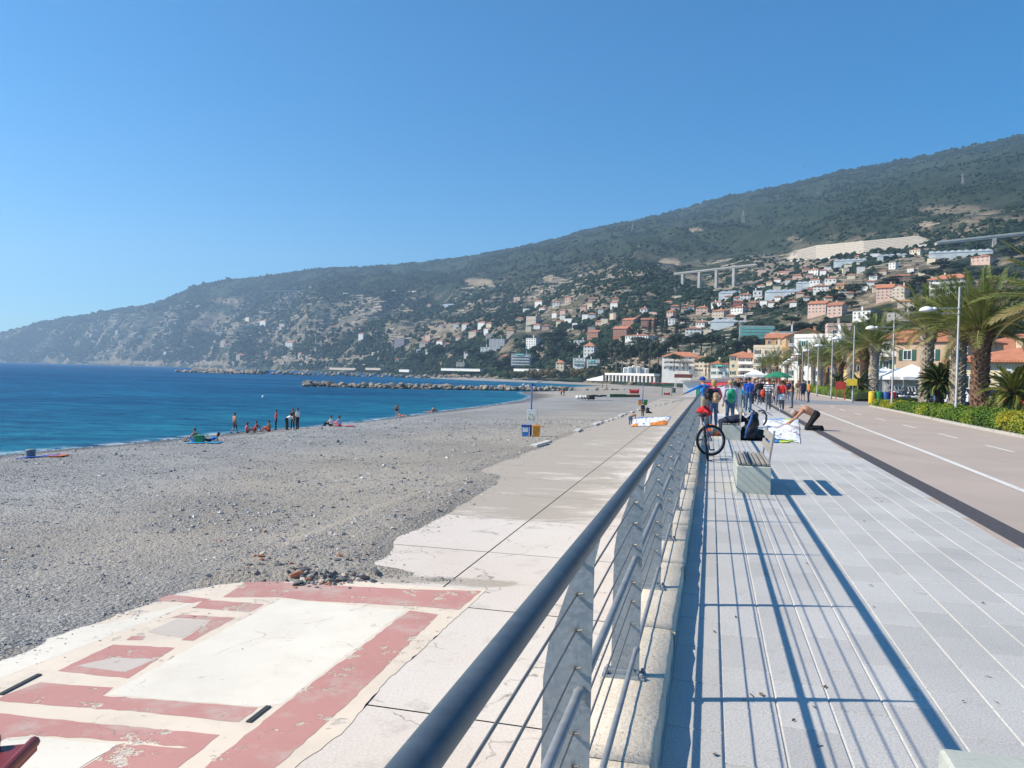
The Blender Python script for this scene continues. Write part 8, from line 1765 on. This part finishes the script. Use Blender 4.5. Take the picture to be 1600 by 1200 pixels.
    carm = {k: mat('car_' + k, c, .25, .06, 1, spec=.6) for k, c in dict(white=(.72, .72, .72), blue=(.04, .10, .28), grey=(.24, .25, .26), black=(.02, .02, .022), red=(.42, .03, .03), silver=(.45, .46, .47)).items()}; gls = WINM; tyr = MATS['tyre_rubber']; rm = MATS['rim_alloy']; lt = mat('car_headlight', (.7, .7, .68), .2); rl = mat('car_tail_light', (.4, .01, .01), .3)
    CM = {}
    def car(label, p, rz, k):
        t = thing('parked_car', label, 'car', p, rz, 'cars parked behind the palms'); L, B = 4.2, 1.7
        prof = [(-2.1, .30), (-2.12, .62), (-1.95, .86), (-1.0, .95), (-.45, 1.40), (.9, 1.45), (1.7, 1.02), (2.05, .92), (2.1, .55), (2.08, .30)]; n = len(prof); V = [(x, -B / 2 * (1 if z < 1 else .86), z) for x, z in prof] + [(x, B / 2 * (1 if z < 1 else .86), z) for x, z in prof]
        if 'b' not in CM:
            CM['b'] = MB().add(V, [tuple(range(n)), tuple(range(2 * n - 1, n - 1, -1))] + [((i + 1) % n, i, n + i, n + (i + 1) % n) for i in range(n)]).mesh('body', None)
            CM['w'] = MB().lathe([(.12, -.09), (.31, -.10), (.31, .10), (.12, .09)], 16, 0, Matrix.Rotation(math.pi / 2, 4, 'X')).mesh('wheel', tyr); CM['r'] = MB().lathe([(.03, -.105), (.20, -.10), (.20, .10), (.03, .105)], 12, 0, Matrix.Rotation(math.pi / 2, 4, 'X')).mesh('rim', rm)
            CM['g'] = [MB().add([(x0, s * (B / 2 * .935), .99), (x1, s * B / 2 * .935, 1.0), (x1b, s * B / 2 * .875, 1.36), (x0b, s * B / 2 * .875, 1.34)], [(0, 1, 2, 3) if s < 0 else (3, 2, 1, 0)]).mesh('side_window', gls) for s in (-1, 1) for x0, x1, x1b, x0b in ((-.85, .18, .18, -.42), (.26, 1.45, .95, .26))]
            CM['s'] = [MB().add([(-.98, -.7, .985), (-.98, .7, .985), (-.50, .62, 1.375), (-.50, -.62, 1.375)], [(0, 1, 2, 3)]).mesh('windscreen', gls), MB().add([(1.68, -.7, 1.06), (1.68, .7, 1.06), (1.0, .62, 1.42), (1.0, -.62, 1.42)], [(3, 2, 1, 0)]).mesh('rear_window', gls)]
        o = link('body', CM['b'], t); 
        if not o.data.materials: o.data.materials.append(None)
        o.material_slots[0].link = 'OBJECT'; o.material_slots[0].material = carm[k]
        for x in (-1.3, 1.3):
            for y in (-.80, .80): w_ = link('wheel', CM['w'], t, (x, y, .31)); link('rim', CM['r'], w_)
        for g in CM['g']: link('side_window', g, t)
        link('windscreen', CM['s'][0], t, (-.02, 0, .015)); link('rear_window', CM['s'][1], t, (.02, 0, .015))
        for y in (-.6, .6): MB().bevbox(-2.13, y - .16, .62, -2.05, y + .16, .76, .02).build('headlight', lt, t); MB().bevbox(2.06, y - .14, .68, 2.12, y + .14, .84, .02).build('tail_light', rl, t)
    for lab, px, y, k in (('white parked car seen between two big palm trunks', 1512, 62, 'white'), ('blue parked car left of the pale palm trunk', 1478, 66, 'blue'), ('dark parked car behind the motor scooters', 1432, 78, 'black'), ('silver parked car right of the brown palm', 1556, 58, 'silver'), ('red parked car at the right edge behind the cycad', 1598, 54, 'red'), ('grey parked car behind the twin palms', 1398, 90, 'grey'), ('white parked car far behind the bins', 1345, 120, 'white')): car(lab, Vector((at(px, 600, y).x, y, 0)), -PA + math.pi / 2 + random.uniform(-.2, .2) + (math.pi if px % 3 == 0 else 0), k)
    SCM = {}
    def scooter(p, rz, k, lab):
        t = thing('motor_scooter', lab, 'scooter', p, rz, 'motor scooters parked in a row')
        if not SCM:
            SCM['w'] = MB().lathe([(.1, -.05), (.26, -.06), (.26, .06), (.1, .05)], 14, 0, Matrix.Rotation(math.pi / 2, 4, 'X')).mesh('wheel', tyr)
            SCM['b'] = MB().tube([(-.75, 0, .55), (-.45, 0, .62), (.0, 0, .50), (.1, 0, .30), (.45, 0, .30), (.62, 0, .62), (.66, 0, .95)], [.10, .20, .18, .12, .12, .14, .10], 8).mesh('body', None, True); SCM['s'] = MB().bevbox(-.75, -.15, .70, .0, .15, .84, .05).mesh('saddle', carm['black']); SCM['h'] = MB().tube([(.60, -.34, 1.02), (.64, 0, .98), (.60, .34, 1.02)], .022, 6).mesh('handlebar', carm['black']); SCM['g'] = MB().add([(.72, -.2, 1.0), (.72, .2, 1.0), (.60, .17, 1.42), (.60, -.17, 1.42), (.735, -.2, 1.0), (.735, .2, 1.0), (.615, .17, 1.42), (.615, -.17, 1.42)], [(0, 1, 2, 3), (7, 6, 5, 4), (0, 4, 5, 1), (2, 6, 7, 3)]).mesh('windshield', mat('windshield_grey', (.45, .48, .5), .2))
        o = link('body', SCM['b'], t)
        if not o.data.materials: o.data.materials.append(None)
        o.material_slots[0].link = 'OBJECT'; o.material_slots[0].material = carm[k]
        for x in (-.55, .68): link('wheel', SCM['w'], t, (x, 0, .26))
        link('saddle', SCM['s'], t); link('handlebar', SCM['h'], t); link('windshield', SCM['g'], t)
    for i in range(12): y = 78 - i * .9; scooter(Vector((at(1382 + i * 5.2, 600, y).x, y, 0)), -.3 + random.uniform(-.2, .2), ['black', 'white', 'grey', 'blue', 'black', 'silver'][i % 6], ['black', 'white', 'grey', 'blue', 'black', 'silver'][i % 6] + (' motor scooter in the left half of the row beyond the hedge' if i < 6 else ' motor scooter in the right half of the row beyond the hedge'))
    p = Vector((at(1573, 600, 70).x, 70, 0)); t = thing('parking_sign', 'white sign with a blue square on a pole before the yellow house', 'sign', p, -.5); MB().tube([(0, 0, 0), (0, 0, 3.3)], .035, 6).build('pole', stl, t); b = MB().bevbox(-.36, -.06, 2.3, .36, -.03, 3.25, .01).build('sign_panel', wp, t); MB().box(-.24, -.075, 2.48, .24, -.062, 3.08).build('blue_square', bl, b)
    m_ = MB(); T = Matrix.Identity(4); m_.box(-.05, -.09, 2.56, .05, -.077, 2.98).box(-.14, -.09, 2.88, .14, -.077, 2.98).build('symbol', wp, b)
    p = Vector((at(1590, 600, 64).x, 64, 0)); t = thing('shade_canopy', 'grey flat shade canopy in front of the yellow house', 'canopy', p, -.4); MB().box(-3.2, -2, 2.3, 3.2, 2, 2.42).build('canopy_sheet', wallm('grey'), t)
    for x in (-3, 3): MB().tube([(x, -1.8, 0), (x, -1.8, 2.3)], .05, 6).build('pole', stl, t)
    # paraglider in the air
    p = at(1256, 259.5, 2000); t = thing('flying_paraglider', 'tiny white paraglider flying in the blue sky over the ridge', 'paraglider', p, .4); m_ = MB(); n = 10; V = []
    for i in range(n + 1): a = math.radians(20 + 140 * i / n); V += [(-5 * math.cos(a), -1.2, 2.6 * math.sin(a)), (-5 * math.cos(a), 1.2, 2.6 * math.sin(a) - .1), (-5 * math.cos(a), 1.2, 2.6 * math.sin(a) - .5), (-5 * math.cos(a), -1.2, 2.6 * math.sin(a) - .5)]
    m_.add(V, [(i * 4 + j, i * 4 + (j + 1) % 4, i * 4 + 4 + (j + 1) % 4, i * 4 + 4 + j) for i in range(n) for j in range(4)] + [(3, 2, 1, 0), tuple(n * 4 + q for q in range(4))]).build('wing', wh, t); MB().ball((0, 0, -4.2), (.35, .4, .8), 0, 2).build('pilot', carm['black'], t, True)
    for sx_ in (-3.5, -1.5, 1.5, 3.5): MB().tube([(sx_, 0, 1.6), (0, 0, -3.6)], .03, 3).build('line', carm['black'], t)
make_rocks(); make_beach_things()
